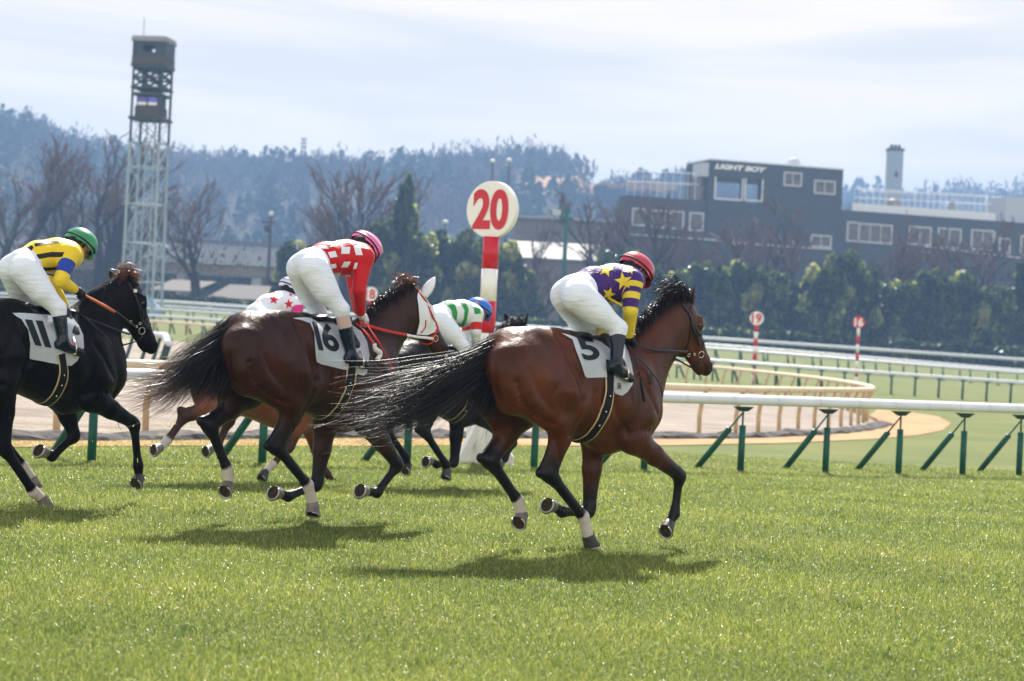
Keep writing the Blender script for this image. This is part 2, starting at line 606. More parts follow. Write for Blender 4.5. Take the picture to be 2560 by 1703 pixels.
def strands(n, path, spread, width, seed=0, segs=10, lenr=(0.6, 1.0), wav=0.03, rootr=0.02, side=None, clump=40):
    """hair: n tapered ribbons that follow a path and fan out"""
    g = np.random.default_rng(seed)
    P = np.array(spline(path, 8)); d = np.r_[0, np.cumsum(np.linalg.norm(np.diff(P, axis=0), axis=1))]
    T = np.linspace(0, 1, segs + 1)
    L = g.uniform(lenr[0], lenr[1], n)
    cl = g.normal(size=(clump, 3)) * 0.75
    ci = g.integers(0, clump, n)
    off = (cl[ci] + g.normal(size=(n, 3)) * 0.45)
    if side is not None: off = off * np.array(side)
    r0 = g.normal(size=(n, 3)) * rootr
    t = T[None, :] * L[:, None]
    C = np.stack([np.interp(t * d[-1], d, P[:, k]) for k in range(3)], -1)
    sp = np.interp(t, np.linspace(0, 1, len(spread)), spread)
    ph = g.uniform(0, 6.28, (n, 1, 3)); fr_ = g.uniform(3, 9, (n, 1, 3))
    C = C + off[:, None, :] * sp[..., None] + r0[:, None, :] * (1 - T)[None, :, None] + wav * np.sin(t[..., None] * fr_ + ph) * (t[..., None] ** 1.3)
    tan_ = np.gradient(C, axis=1)
    rv = g.normal(size=(n, 1, 3))
    sd = np.cross(tan_, rv); sd /= np.linalg.norm(sd, axis=-1, keepdims=True) + 1e-9
    wd = width * g.uniform(0.6, 1.3, (n, 1, 1)) * (1 - 0.85 * T[None, :, None] ** 2)
    A, B = C - sd * wd / 2, C + sd * wd / 2
    V = np.stack([A, B], 2).reshape(-1, 3)
    base = (np.arange(n) * (segs + 1) * 2)[:, None] + (np.arange(segs) * 2)[None, :]
    F = np.stack([base, base + 1, base + 3, base + 2], -1).reshape(-1, 4)
    return V, F
HV = 0.0115
def hit_ground(px, py, far=900):
    """terrain point seen at a 2357-view pixel"""
    r = ray(*P2S(px, py)); t = 6.0
    while t < far:
        p = CAM + r * t
        if p.z <= ground(p.x, p.y): break
        t *= 1.01
    return Vector((p.x, p.y, ground(p.x, p.y)))

def ramp_mat(name, scale, cols, rough=.9, spec=.15, stretch=None, detail=8, bump=0, bscale=30, second=None):
    m = bpy.data.materials.new(name); m.use_nodes = True
    nt = m.node_tree; b = nt.nodes["Principled BSDF"]
    b.inputs["Roughness"].default_value = rough; b.inputs["Specular IOR Level"].default_value = spec
    tcn = nt.nodes.new("ShaderNodeTexCoord"); mpn = nt.nodes.new("ShaderNodeMapping")
    if stretch: mpn.inputs["Scale"].default_value = stretch
    nt.links.new(tcn.outputs["Object"], mpn.inputs[0])
    n = nt.nodes.new("ShaderNodeTexNoise"); n.inputs["Scale"].default_value = scale; n.inputs["Detail"].default_value = detail
    nt.links.new(mpn.outputs[0], n.inputs["Vector"])
    r = nt.nodes.new("ShaderNodeValToRGB")
    els = r.color_ramp.elements
    els[0].position, els[0].color = cols[0][0], (*cols[0][1], 1)
    els[1].position, els[1].color = cols[-1][0], (*cols[-1][1], 1)
    for p_, c in cols[1:-1]:
        e = els.new(p_); e.color = (*c, 1)
    nt.links.new(n.outputs[0], r.inputs[0])
    out = r.outputs[0]
    if second:
        s2, c2, lo, hi = second
        n2 = nt.nodes.new("ShaderNodeTexNoise"); n2.inputs["Scale"].default_value = s2; n2.inputs["Detail"].default_value = 5
        nt.links.new(mpn.outputs[0], n2.inputs["Vector"])
        mr = nt.nodes.new("ShaderNodeMapRange"); mr.inputs[1].default_value = lo; mr.inputs[2].default_value = hi
        nt.links.new(n2.outputs[0], mr.inputs[0])
        x = nt.nodes.new("ShaderNodeMixRGB"); x.inputs[2].default_value = (*c2, 1)
        nt.links.new(mr.outputs[0], x.inputs[0]); nt.links.new(out, x.inputs[1]); out = x.outputs[0]
    nt.links.new(out, b.inputs["Base Color"])
    if bump:
        n3 = nt.nodes.new("ShaderNodeTexNoise"); n3.inputs["Scale"].default_value = bscale; n3.inputs["Detail"].default_value = 4
        nt.links.new(mpn.outputs[0], n3.inputs["Vector"])
        bp = nt.nodes.new("ShaderNodeBump"); bp.inputs["Strength"].default_value = bump; bp.inputs["Distance"].default_value = .05
        nt.links.new(n3.outputs[0], bp.inputs["Height"]); nt.links.new(bp.outputs[0], b.inputs["Normal"])
    return m

M_turf = ramp_mat("turf_ground", .35, [(.30, (.075, .105, .020)), (.5, (.105, .125, .024)), (.72, (.15, .145, .036))], second=(9.0, (.07, .095, .018), .5, .75), bump=.6, bscale=22)
M_sand = ramp_mat("dirt_track_sand", .8, [(.30, (.15, .12, .10)), (.5, (.26, .215, .178)), (.75, (.33, .275, .23))], stretch=(.5, 1.6, 1), second=(2.2, (.12, .10, .085), .52, .72), bump=1.0, bscale=6)
M_osand = ramp_mat("orange_sand", .9, [(.3, (.30, .165, .075)), (.7, (.42, .25, .12))], bump=.4, bscale=10)

# ------------------------------------------------------------------ ground sheet
ys = np.concatenate([[-40, -15, 0, 4, 8], np.geomspace(10, 2600, 130), [4000, 9000]])
cs = np.concatenate([[-9000, -5000, -2500], np.linspace(-1200, 3600, 90), [5000, 7500, 11000]])
V = []
for y in ys:
    for c in cs:
        x = (c - 1178.5) / 4583 * max(y, 10)
        V.append((x, y, float(ground_np(x, y))))
nc = len(cs)
Q = np.array([(j * nc + i, j * nc + i + 1, (j + 1) * nc + i + 1, (j + 1) * nc + i) for j in range(len(ys) - 1) for i in range(nc - 1)])
mesh_obj("ground", V, Q, M_turf, smooth=True, label="rolling racecourse ground of short turf", kind="structure")

def region(name, pts, m, lift, label, step=1.6):
    """sheet laid on the terrain inside a plan outline"""
    tr = tessellate_polygon([[Vector((p.x, p.y, 0)) for p in pts]])
    bm = bmesh.new()
    vs = [bm.verts.new((p.x, p.y, 0)) for p in pts]
    for t in tr:
        try: bm.faces.new([vs[i] for i in t])
        except ValueError: pass
    for _ in range(7):
        es = [e for e in bm.edges if e.calc_length() > max(step, (e.verts[0].co.y + e.verts[1].co.y) * .5 * .03)]
        if not es: break
        bmesh.ops.subdivide_edges(bm, edges=es, cuts=1)
        bmesh.ops.triangulate(bm, faces=[f for f in bm.faces if len(f.verts) > 3])
    for v in bm.verts: v.co.z = ground(v.co.x, v.co.y) + lift
    bmesh.ops.recalc_face_normals(bm, faces=bm.faces)
    me = bpy.data.meshes.new(name); bm.to_mesh(me); bm.free()
    me.materials.append(m)
    for p in me.polygons: p.use_smooth = True
    o = bpy.data.objects.new(name, me); COL.objects.link(o)
    return tag(o, label, kind="structure")

near_line = [(-700, 24.0), (-300, 26.0), (265, 29.0), (900, 35.4), (1605, 43.6), (1850, 49.3), (1990, 56), (2040, 63)]
loop = [(-700, 25.5), (-300, 27.5), (265, 30.6), (900, 37), (1605, 45), (1800, 50), (1930, 56), (2000, 62), (2012, 69), (1965, 77), (1850, 87), (1588, 101), (1200, 108), (800, 111), (400, 113), (0, 114), (-700, 115)]
def dense(lst, per=5):
    return [on_ground(px, d) for px, d in spline([np.array(p, float) for p in lst], per)]
sand_out = [on_ground(px, d) for px, d in near_line] + dense(loop[8:], 3)
region("dirt_track", sand_out, M_sand, .03, "pale pinkish sand of the dirt track")
ol = [hit_ground(px, py) for px, py in [(-600, 1050), (0, 1032), (500, 1029), (1000, 1027), (1530, 1027), (1800, 1022), (2000, 1013), (2110, 1004), (2170, 992), (2188, 976), (2160, 960), (2090, 950), (2020, 944)]]
il = [on_ground(px, d) for px, d in reversed([(-700, 24.4), (-300, 26.4), (265, 29.4), (900, 36), (1605, 44.5), (1850, 50), (1960, 57)])]
region("orange_sand", ol + il, M_osand, .015, "orange sand margin beside the dirt track")

# dark clod edge along the dirt track
M_clod = ramp_mat("dark_clods", 3.0, [(.35, (.035, .032, .033)), (.7, (.13, .12, .115))], bump=1.0, bscale=9)
g_ = np.random.default_rng(11)
pts = [on_ground(px, d) for px, d in spline([np.array(p, float) for p in near_line], 14)]
pts = [Vector(p) for p in densify(pts, .35)]
V, F = [], []
for i, p in enumerate(pts):
    t = (pts[min(i + 1, len(pts) - 1)] - pts[max(0, i - 1)]).normalized(); s_ = Vector((t.y, -t.x, 0))
    hh = .10 + .07 * g_.random(); ww = .22 + .16 * g_.random()
    for a, z in ((-1, -.03), (-.75, .6), (-.2, 1), (.3, .85), (.8, .5), (1, -.03)):
        V.append(tuple(p + s_ * a * ww + Vector((0, 0, z * hh + .02 * g_.normal()))))
for i in range(len(pts) - 1):
    for k in range(5):
        a = i * 6 + k; F.append((a, a + 6, a + 7, a + 1))
mesh_obj("kerb", V, F, M_clod, label="dark clod-covered edge of the dirt track", kind="structure")

# ------------------------------------------------------------------ the near white running rail on green posts
M_white = mat("rail_white", (.64, .67, .70), rough=.42, var=.05, vscale=3)
M_green = mat("post_green", (.008, .085, .055), rough=.5, var=.25, vscale=6)
M_dgreen = mat("bracket_green", (.012, .05, .038), rough=.5)
M_beige = mat("post_beige", (.50, .36, .20), rough=.55, var=.15, vscale=5)
M_cream2 = mat("rail_cream", (.66, .58, .42), rough=.5, var=.08, vscale=3)
M_gold = mat("clamp_yellow", (.62, .36, .05), rough=.5)
px_posts = [-760, -260, 220, 612, 945, 1237, 1490, 1712, 1907, 2075, 2222, 2352, 2470, 2580, 2680]
hx, hh = [-760, -260, 220, 1237, 1712, 2222, 2680], [268, 246, 227, 190, 171, 157, 146]
ty = ([-760, 260, 1525, 2357, 2680], [806, 850, 905, 933, 943])
rail = empty("running_rail", on_ground(220, 23.2), label="long white running rail on green posts just behind the horses", cat="rail")
def W2L(root, p): return Vector(p) - root.location
tops = []
for px in px_posts:
    d = 4583 * 1.15 / np.interp(px, hx, hh)
    tops.append(atP(px, float(np.interp(px, *ty)) + 15 * 28 / d, d))
path = [Vector(p) for p in spline(tops, 6)]
mb = MB()
ring_n = 14
V, F = [], []
for i, p in enumerate(path):
    t = (path[min(i + 1, len(path) - 1)] - path[max(0, i - 1)]).normalized(); s_ = Vector((t.y, -t.x, 0)).normalized()
    for k in range(ring_n):
        a = 2 * pi * k / ring_n
        V.append(tuple(W2L(rail, p + s_ * (.125 * cos(a) + .02) + Vector((0, 0, .098 * (sin(a) if sin(a) > -.65 else -.65) + .015)))))
for i in range(len(path) - 1):
    for k in range(ring_n):
        a, b = i * ring_n + k, i * ring_n + (k + 1) % ring_n
        F.append((a, b, b + ring_n, a + ring_n))
mesh_obj("rail_beam", V, F, M_white, rail, smooth=True)
for i in range(2, len(path) - 2, 3):                       # joints between the rail lengths
    p = path[i]; t = (path[i + 1] - path[i - 1]).normalized(); s_ = Vector((t.y, -t.x, 0)).normalized()
    mb = MB(); R = []
    for q in (-.006, .006):
        for k in range(ring_n):
            a = 2 * pi * k / ring_n
            R.append(tuple(W2L(rail, p + t * q + s_ * (.128 * cos(a) + .02) + Vector((0, 0, .101 * (sin(a) if sin(a) > -.65 else -.65) + .015)))))
    mb.add(R, [(k, (k + 1) % ring_n, (k + 1) % ring_n + ring_n, k + ring_n) for k in range(ring_n)])
    mb.build("joint_sleeve", [mat("joint_grey", (.45, .48, .5), rough=.5)], rail, smooth=True)
for i, top in enumerate(tops):
    t = (tops[min(i + 1, len(tops) - 1)] - tops[max(0, i - 1)]).normalized(); inner = Vector((-t.y, t.x, 0)).normalized()
    base = Vector((top.x, top.y, ground(top.x, top.y) - .05)); H_ = top.z - base.z
    mb = MB()
    mb.tube([W2L(rail, base), W2L(rail, base + Vector((0, 0, H_ * .68)))], .052, 12)
    mb.tube([W2L(rail, base + Vector((0, 0, H_ * .66))), W2L(rail, base + Vector((0, 0, H_ * .90)))], .016, 8)
    mb.build("post", [M_green], rail, smooth=True)
    mb = MB()
    foot = base + inner * 1.0; foot.z = ground(foot.x, foot.y) - .05
    hd = base + Vector((0, 0, H_ * .86))
    mb.tube([W2L(rail, foot), W2L(rail, foot.lerp(hd, .72))], .050, 12)
    mb.tube([W2L(rail, foot.lerp(hd, .70)), W2L(rail, hd)], .014, 8)
    mb.build("brace", [M_green], rail, smooth=True)
    mb = MB()
    Mx = Matrix((tuple(t), tuple(inner), (0, 0, 1))).transposed()
    c = W2L(rail, top + Vector((0, 0, -.075)))
    mb.add([tuple(c + Mx @ Vector(v)) for v in [(-.17, -.07, 0), (.17, -.07, 0), (.17, .07, 0), (-.17, .07, 0), (-.05, -.035, -.075), (.07, -.035, -.075), (.07, .035, -.075), (-.05, .035, -.075)]],
           [(0, 1, 2, 3), (7, 6, 5, 4), (4, 5, 1, 0), (5, 6, 2, 1), (6, 7, 3, 2), (7, 4, 0, 3)])
    mb.build("bracket", [M_dgreen], rail)

def far_rail(name, line, spacing, H_, m_rail, m_post, label, r=.06, brace=True, curved=False, pr=.035, clamp=False):
    path = [Vector(p) for p in dense(line, 8)]
    d = np.r_[0, np.cumsum([(b - a).length for a, b in zip(path, path[1:])])]
    root = empty(name, path[0], label=label, cat="rail")
    A = np.array(path)
    pl = [W2L(root, p + Vector((0, 0, H_))) for p in path]
    MB().tube(pl, r, 8).build("rail_beam", [m_rail], root, smooth=True)
    n = min(99, int(d[-1] / spacing)); 
    for i in range(n + 1):
        s_ = d[-1] * i / n
        p = Vector([float(np.interp(s_, d, A[:, k])) for k in range(3)])
        q = Vector([float(np.interp(min(s_ + .5, d[-1]), d, A[:, k])) for k in range(3)])
        t = (q - p); t.z = 0
        t = t.normalized() if t.length > 1e-4 else Vector((1, 0, 0))
        inn = Vector((-t.y, t.x, 0))
        b = Vector((p.x, p.y, ground(p.x, p.y) - .05))
        mb = MB(); mi = 0
        if curved:
            mb.tube([W2L(root, b + inn * .16), W2L(root, b + inn * .17 + Vector((0, 0, H_ * .45))), W2L(root, b + inn * .13 + Vector((0, 0, H_ * .72))), W2L(root, b + inn * .02 + Vector((0, 0, H_ + .0)))], pr, 8)
            if clamp: mb.ball(W2L(root, b + Vector((0, 0, H_ + .03))), .07, 8, 5, 1, scale=(1.5, 1.5, .8))
            mb.build("post", [m_post, M_gold], root, smooth=True)
        else:
            mb.tube([W2L(root, b), W2L(root, b + Vector((0, 0, H_)))], pr, 6)
            if brace:
                f = b + inn * .75 - t * .0
                mb.tube([W2L(root, f), W2L(root, f.lerp(b + Vector((0, 0, H_ * .9)), .75))], pr, 6)
                mb.tube([W2L(root, f.lerp(b + Vector((0, 0, H_ * .9)), .7)), W2L(root, b + Vector((0, 0, H_ * .95)))], pr * .4, 5)
            mb.box(W2L(root, b + Vector((0, 0, H_ - .04))), (.3, .3, .08), mi=0)
            mb.build("post", [m_post], root, smooth=False)
    return root
far_rail("dirt_rail", loop, 1.9, 1.10, M_cream2, M_beige, "cream rail on bent beige posts curving round the dirt track", r=.085, curved=True, pr=.055, clamp=True)
far_rail("white_rail", [(-500, 146), (400, 140), (1200, 126), (1700, 114), (2357, 110), (2900, 108)], 1.3, 1.15, M_white, M_green, "white rail with green slanted braces on the infield grass", r=.13, pr=.06)
far_rail("white_rail", [(-500, 192), (400, 190), (1200, 188), (1638, 172), (2357, 160), (2900, 156)], 2.2, 1.15, M_white, M_green, "second white rail beyond the braced one, in front of the hedge", r=.16, pr=.05)
far_rail("white_rail", [(-500, 218), (400, 214), (1200, 205), (1638, 196), (2357, 186), (2900, 180)], 2.6, 1.15, M_white, M_green, "third white rail, just behind the second", r=.16, pr=.05)
far_rail("white_rail", [(-500, 252), (400, 250), (1200, 250), (1638, 250), (2357, 250), (2900, 250)], 2.6, 1.2, M_white, M_green, "farthest white rail, at the foot of the evergreen hedge", r=.23)

# short curved rail piece on the sand by the black horse's muzzle
r0 = empty("rail_end", on_ground(250, 77), label="short white rail end on dark posts standing on the sand", cat="rail")
pth = [on_ground(px, d) for px, d in [(120, 84), (230, 79), (320, 76), (372, 74), (392, 70)]]
pth = [Vector(p) for p in spline(pth, 4)]
MB().tube([W2L(r0, p + Vector((0, 0, 1.0 if i < 14 else .8))) for i, p in enumerate(pth)], .12, 8).build("rail_beam", [M_white], r0, smooth=True)
for p in pth[1::2]:
    MB().tube([W2L(r0, p + Vector((-.1, -.3, 0))), W2L(r0, p + Vector((0, 0, .55))), W2L(r0, p + Vector((.1, 0, .95)))], .07, 6).build("post", [M_dgreen], r0)

# ------------------------------------------------------------------ distance markers
M_mred = mat("marker_red", (.55, .012, .03), rough=.35, coat=.3)
M_mwhite = mat("marker_white", (.80, .79, .76), rough=.35, coat=.3)
def marker(px, d, disc_y, r, num, label, colors=(0, 1), yaw=-30, pole=.117, period=.46, base=True, top_y=None, squash=1.01, first=1):
    g = on_ground(px, d)
    c = atP(px, disc_y, d); g = Vector((c.x, c.y, g.z))
    root = empty("distance_marker", g, radians(yaw), label=label, cat="distance marker", group="numbered distance markers")
    z = c.z - g.z
    mb = MB(); n = 36
    V = []; prof = [(-.055, .93), (-.05, 1.0), (.05, 1.0), (.055, .93)]
    for y_, k_ in prof:
        for k in range(n):
            a = 2 * pi * k / n
            V.append((r * k_ * cos(a), y_, z + r * squash * k_ * sin(a)))
    F = []
    for i in range(3):
        for k in range(n): F.append((i * n + k, i * n + (k + 1) % n, (i + 1) * n + (k + 1) % n, (i + 1) * n + k))
    F += [tuple(range(n)), tuple(range(4 * n - 1, 3 * n - 1, -1))]
    mb.add(V, F)
    disc = mb.build("disc", [M_mwhite if colors[0] == 0 else M_mred], root)
    tv, tf = text_mesh(num, .04)
    tv = np.array(tv)
    vv = np.stack([tv[:, 0] * r * 1.46, np.full(len(tv), -.062), z + tv[:, 1] * r * squash * 1.42], 1)
    nn = len(vv); back = vv.copy(); back[:, 1] = -.056
    mesh_obj("numeral", vv, tf, M_mred if colors[0] == 0 else M_mwhite, disc)
    H_ = z - r * squash + .02; k = 0; zz = H_
    while zz > 0:
        z2 = max(0, zz - period)
        mb = MB(); mb.tube([(0, 0, zz), (0, 0, z2)], pole, 16)
        mb.build("pole_band", [M_mred if (k + first) % 2 else M_mwhite], root, smooth=True)
        zz = z2; k += 1
    if base:
        mb = MB()
        for a in (20, 140, 260):
            dx, dy = cos(radians(a)), sin(radians(a))
            p = [(dx * .12, dy * .12, .62), (dx * .48, dy * .48, .12), (dx * .48, dy * .48, .0), (dx * .38, dy * .38, .0), (dx * .12, dy * .12, .38)]
            nx, ny = -dy * .035, dx * .035
            V = [(x + nx, y + ny, z_) for x, y, z_ in p] + [(x - nx, y - ny, z_) for x, y, z_ in p]
            mb.add(V, [(0, 1, 2, 3, 4), (9, 8, 7, 6, 5)] + [(i, i + 5, (i + 1) % 5 + 5, (i + 1) % 5) for i in range(5)])
        mb.box((0, 0, .3), (.32, .32, .6))
        mb.build("base", [M_mwhite], root)
    return root
marker(1134, 28.5, 483, .405, "20", "large white disc with red 20 on a red and white striped post", yaw=-30)
marker(853, 118, 677, .42, "18", "small white disc with red number behind the jockey in red", base=False, yaw=-10, pole=.12, period=.8, squash=1)
marker(1742, 118, 733, .41, "19", "small white disc with red number beyond the horses, ahead of the bay's nose", base=False, yaw=-10, pole=.13, period=.42, squash=1)
marker(1977, 122, 742, .37, "16", "small red disc with white number on a white post, farther right", colors=(1, 0), base=False, yaw=-10, pole=.10, period=.5, squash=1, first=0)
c = on_ground(1106, 29.5)
mb = MB(); mb.tube([(0, 0, .02), (0, 0, .32)], [.11, .02], 14); mb.box((0, 0, .01), (.3, .3, .02))
o = mb.build("traffic_cone", [mat("cone_orange", (.55, .10, .03), rough=.5)], None); o.location = c + Vector((0, 0, .012)); tag(o, "small orange cone beside the foot of the number 20 post", "cone")
for px, d, l in ((1078, 29, "left"), (1168, 31, "right")):
    mb = MB(); mb.box((0, 0, .06), (.26, .14, .12), taper=.85)
    o = mb.build("white_block", [M_mwhite], None); o.location = on_ground(px, d) + Vector((0, 0, .01)); tag(o, "small white block on the grass, on the %s of the number 20 post's foot" % l, "block")
# ------------------------------------------------------------------ horses
def coat_mat(name, col, col_hi, black=(0.0045, 0.004, 0.005), rough=0.42, white=(0.52, 0.48, 0.44), gloss=1.0):
    m = bpy.data.materials.new(name); m.use_nodes = True
    nt = m.node_tree; b = nt.nodes["Principled BSDF"]
    def N(t): return nt.nodes.new(t)
    tcn = N("ShaderNodeTexCoord")
    n = N("ShaderNodeTexNoise"); n.inputs["Scale"].default_value = 3.0; n.inputs["Detail"].default_value = 4.0
    nt.links.new(tcn.outputs["Object"], n.inputs["Vector"])
    r = N("ShaderNodeValToRGB")
    r.color_ramp.elements[0].position = .35; r.color_ramp.elements[0].color = (*col, 1)
    r.color_ramp.elements[1].position = .7; r.color_ramp.elements[1].color = (*col_hi, 1)
    nt.links.new(n.outputs[0], r.inputs[0])
    last = r.outputs[0]
    n3 = N("ShaderNodeTexNoise"); n3.inputs["Scale"].default_value = 45.0; n3.inputs["Detail"].default_value = 3.0
    nt.links.new(tcn.outputs["Object"], n3.inputs["Vector"])
    for ch, c in (("dark", black), ("white", white)):
        a = N("ShaderNodeAttribute"); a.attribute_name = ch
        ad = N("ShaderNodeMath"); ad.operation = 'MULTIPLY_ADD'; ad.inputs[1].default_value = 0.5 if ch == "white" else 0.15
        nt.links.new(n3.outputs[0], ad.inputs[0]); nt.links.new(a.outputs["Fac"], ad.inputs[2])
        mr = N("ShaderNodeMapRange")
        if ch == "white": mr.inputs[1].default_value, mr.inputs[2].default_value = 0.45, 0.85
        else: mr.inputs[1].default_value, mr.inputs[2].default_value = 0.25, 0.85
        nt.links.new(ad.outputs[0], mr.inputs[0])
        x = N("ShaderNodeMixRGB"); x.inputs[2].default_value = (*c, 1)
        nt.links.new(mr.outputs[0], x.inputs[0]); nt.links.new(last, x.inputs[1]); last = x.outputs[0]
    nt.links.new(last, b.inputs["Base Color"])
    b.inputs["Roughness"].default_value = rough
    b.inputs["Specular IOR Level"].default_value = 0.16 * gloss
    b.inputs["Coat Weight"].default_value = 0.10 * gloss ** 2
    b.inputs["Coat Roughness"].default_value = 0.22
    b.inputs["Sheen Weight"].default_value = 0.0
    b.inputs["Sheen Roughness"].default_value = 0.35
    b.inputs["Sheen Tint"].default_value = (0.9, 0.6, 0.45, 1)
    n2 = N("ShaderNodeTexNoise"); n2.inputs["Scale"].default_value = 7.0; n2.inputs["Detail"].default_value = 3.0
    mp2 = N("ShaderNodeMapping"); mp2.inputs["Scale"].default_value = (1.0, 1.0, 0.45); mp2.inputs["Rotation"].default_value = (0, 0.5, 0)
    nt.links.new(tcn.outputs["Object"], mp2.inputs[0]); nt.links.new(mp2.outputs[0], n2.inputs["Vector"])
    bp = N("ShaderNodeBump"); bp.inputs["Strength"].default_value = 0.75; bp.inputs["Distance"].default_value = 0.03
    nt.links.new(n2.outputs[0], bp.inputs["Height"])
    n4 = N("ShaderNodeTexNoise"); n4.inputs["Scale"].default_value = 260.0
    nt.links.new(tcn.outputs["Object"], n4.inputs["Vector"])
    bp2 = N("ShaderNodeBump"); bp2.inputs["Strength"].default_value = 0.25; bp2.inputs["Distance"].default_value = 0.002
    nt.links.new(n4.outputs[0], bp2.inputs["Height"]); nt.links.new(bp.outputs[0], bp2.inputs["Normal"])
    nt.links.new(bp2.outputs[0], b.inputs["Normal"])
    return m

M_hair = mat("black_hair", (0.007, 0.0045, 0.004), rough=0.40, spec=0.3)
M_hair2 = mat("chestnut_hair", (0.16, 0.06, 0.03), rough=0.35, spec=0.6)
M_hoof = mat("hoof_horn", (0.16, 0.15, 0.13), rough=0.45, var=0.3, vscale=20)
M_hoofd = mat("hoof_dark", (0.05, 0.045, 0.04), rough=0.45, var=0.3, vscale=20)
M_sole = mat("hoof_sole", (0.05, 0.035, 0.018), rough=0.8, var=0.5, vscale=30)
M_shoe = mat("horseshoe_metal", (0.45, 0.46, 0.45), rough=0.35, metal=0.7)
M_leather = mat("black_leather", (0.005, 0.006, 0.008), rough=0.36, spec=0.4)
M_cloth = mat("white_saddle_cloth", (0.78, 0.84, 0.90), rough=0.8, bump=0.15, bscale=9, var=0.04, vscale=6)
M_digit = mat("black_digit", (0.012, 0.017, 0.022), rough=0.7)
M_cream = mat("cream_binding", (0.55, 0.43, 0.25), rough=0.75)
M_girth = mat("black_girth", (0.004, 0.0045, 0.005), rough=0.7, bump=0.3, bscale=120)
M_metal = mat("bright_steel", (0.7, 0.68, 0.62), rough=0.22, metal=1.0)
M_eye = mat("horse_eye", (0.01, 0.006, 0.004), rough=0.08, spec=0.8)
M_redweb = mat("red_webbing", (0.55, 0.035, 0.03), rough=0.6)
M_whiteweb = mat("white_webbing", (0.75, 0.74, 0.74), rough=0.6)
M_hood = mat("white_hood", (0.80, 0.83, 0.88), rough=0.75, bump=0.3, bscale=14)
M_orange = mat("orange_rubber", (0.55, 0.13, 0.05), rough=0.55)
M_tongue = mat("pink_gum", (0.35, 0.12, 0.10), rough=0.4)

def lerp(a, b, t): return np.array(a, float) + (np.array(b, float) - np.array(a, float)) * t

def hind_leg(B, hip, stifle, hock, fet, cor, sock=0.0, dk=1.0):
    T = lambda a, b: {'dark': (a * dk, b * dk)}
    B.cap(hip, stifle, (.21, .13), (.14, .095), k=.08)
    ham = np.array(hip) + np.array((-.14, 0, -.03))
    mid = lerp(stifle, hock, .35)
    B.cap(ham, lerp(mid, stifle, .1) + np.array((-.07, 0, 0)), (.14, .11), (.085, .07), k=.07)
    B.cap(stifle, lerp(stifle, hock, .5), (.125, .092), (.095, .066), k=.05, tags=T(0, .15))
    B.cap(lerp(stifle, hock, .5), hock, (.092, .064), (.064, .050), k=.03, tags=T(.15, .9))
    B.cap(np.array(hip) + np.array((-.10, 0, -.16)), lerp(stifle, hock, .30) + np.array((-.07, 0, .04)), (.135, .10), (.095, .065), k=.08)
    u = (np.array(hock) - np.array(stifle)); u /= np.linalg.norm(u)
    c = (np.array(fet) - np.array(hock)); c /= np.linalg.norm(c)
    bk = u - c; bk /= np.linalg.norm(bk) + 1e-9                      # points to the back of the hock
    pt = np.array(hock) + bk * .06 + u * -.01 + np.array((-.035, 0, .01))
    B.cap(lerp(mid, hock, .3) + np.array((-.03, 0, 0)), pt, (.035, .028), (.032, .026), k=.03, tags=T(.3, .95))
    B.cap(pt, lerp(hock, fet, .22), (.034, .027), (.03, .026), k=.025, tags=T(1, 1))
    B.cap(hock, lerp(hock, fet, .15), (.066, .050), (.053, .042), k=.03, tags=T(.95, 1))
    B.cap(lerp(hock, fet, .1), lerp(hock, fet, .9), (.045, .035), (.039, .033), k=.02, tags={'dark': dk, 'white': (0, 0)})
    B.cap(lerp(hock, fet, .9), fet, (.042, .034), (.050, .042), k=.02, tags={'dark': (dk, dk), 'white': (0, sock)})
    B.cap(fet, cor, (.044, .038), (.044, .042), k=.02, tags={'dark': dk, 'white': sock})
def fore_leg(B, sh, elb, knee, fet, cor, sock=0.0, dk=1.0):
    T = lambda a, b: {'dark': (a * dk, b * dk)}
    B.cap(np.array(sh) + np.array((-.06, 0, .28)), sh, (.12, .07), (.15, .09), k=.08)
    B.cap(sh, elb, (.13, .085), (.11, .075), k=.07)
    B.cap(np.array(sh) + np.array((-.16, 0, .12)), elb, (.11, .07), (.09, .065), k=.06)
    B.cap(elb, lerp(elb, knee, .45), (.115, .082), (.08, .062), k=.05, tags=T(0, .1))
    B.cap(lerp(elb, knee, .45), lerp(elb, knee, .9), (.08, .062), (.054, .046), k=.03, tags=T(.1, .85))
    B.cap(lerp(elb, knee, .93), lerp(knee, fet, .06), (.056, .050), (.056, .049), k=.02, tags=T(.9, 1))
    B.cap(knee, lerp(knee, fet, .2), (.050, .044), (.038, .034), k=.02, tags=T(1, 1))
    B.cap(lerp(knee, fet, .15), lerp(knee, fet, .88), (.036, .030), (.035, .030), k=.02, tags={'dark': dk})
    B.cap(lerp(knee, fet, .88), fet, (.038, .034), (.047, .041), k=.02, tags={'dark': (dk, dk), 'white': (0, sock)})
    B.cap(fet, cor, (.038, .033), (.040, .037), k=.02, tags={'dark': dk, 'white': sock})

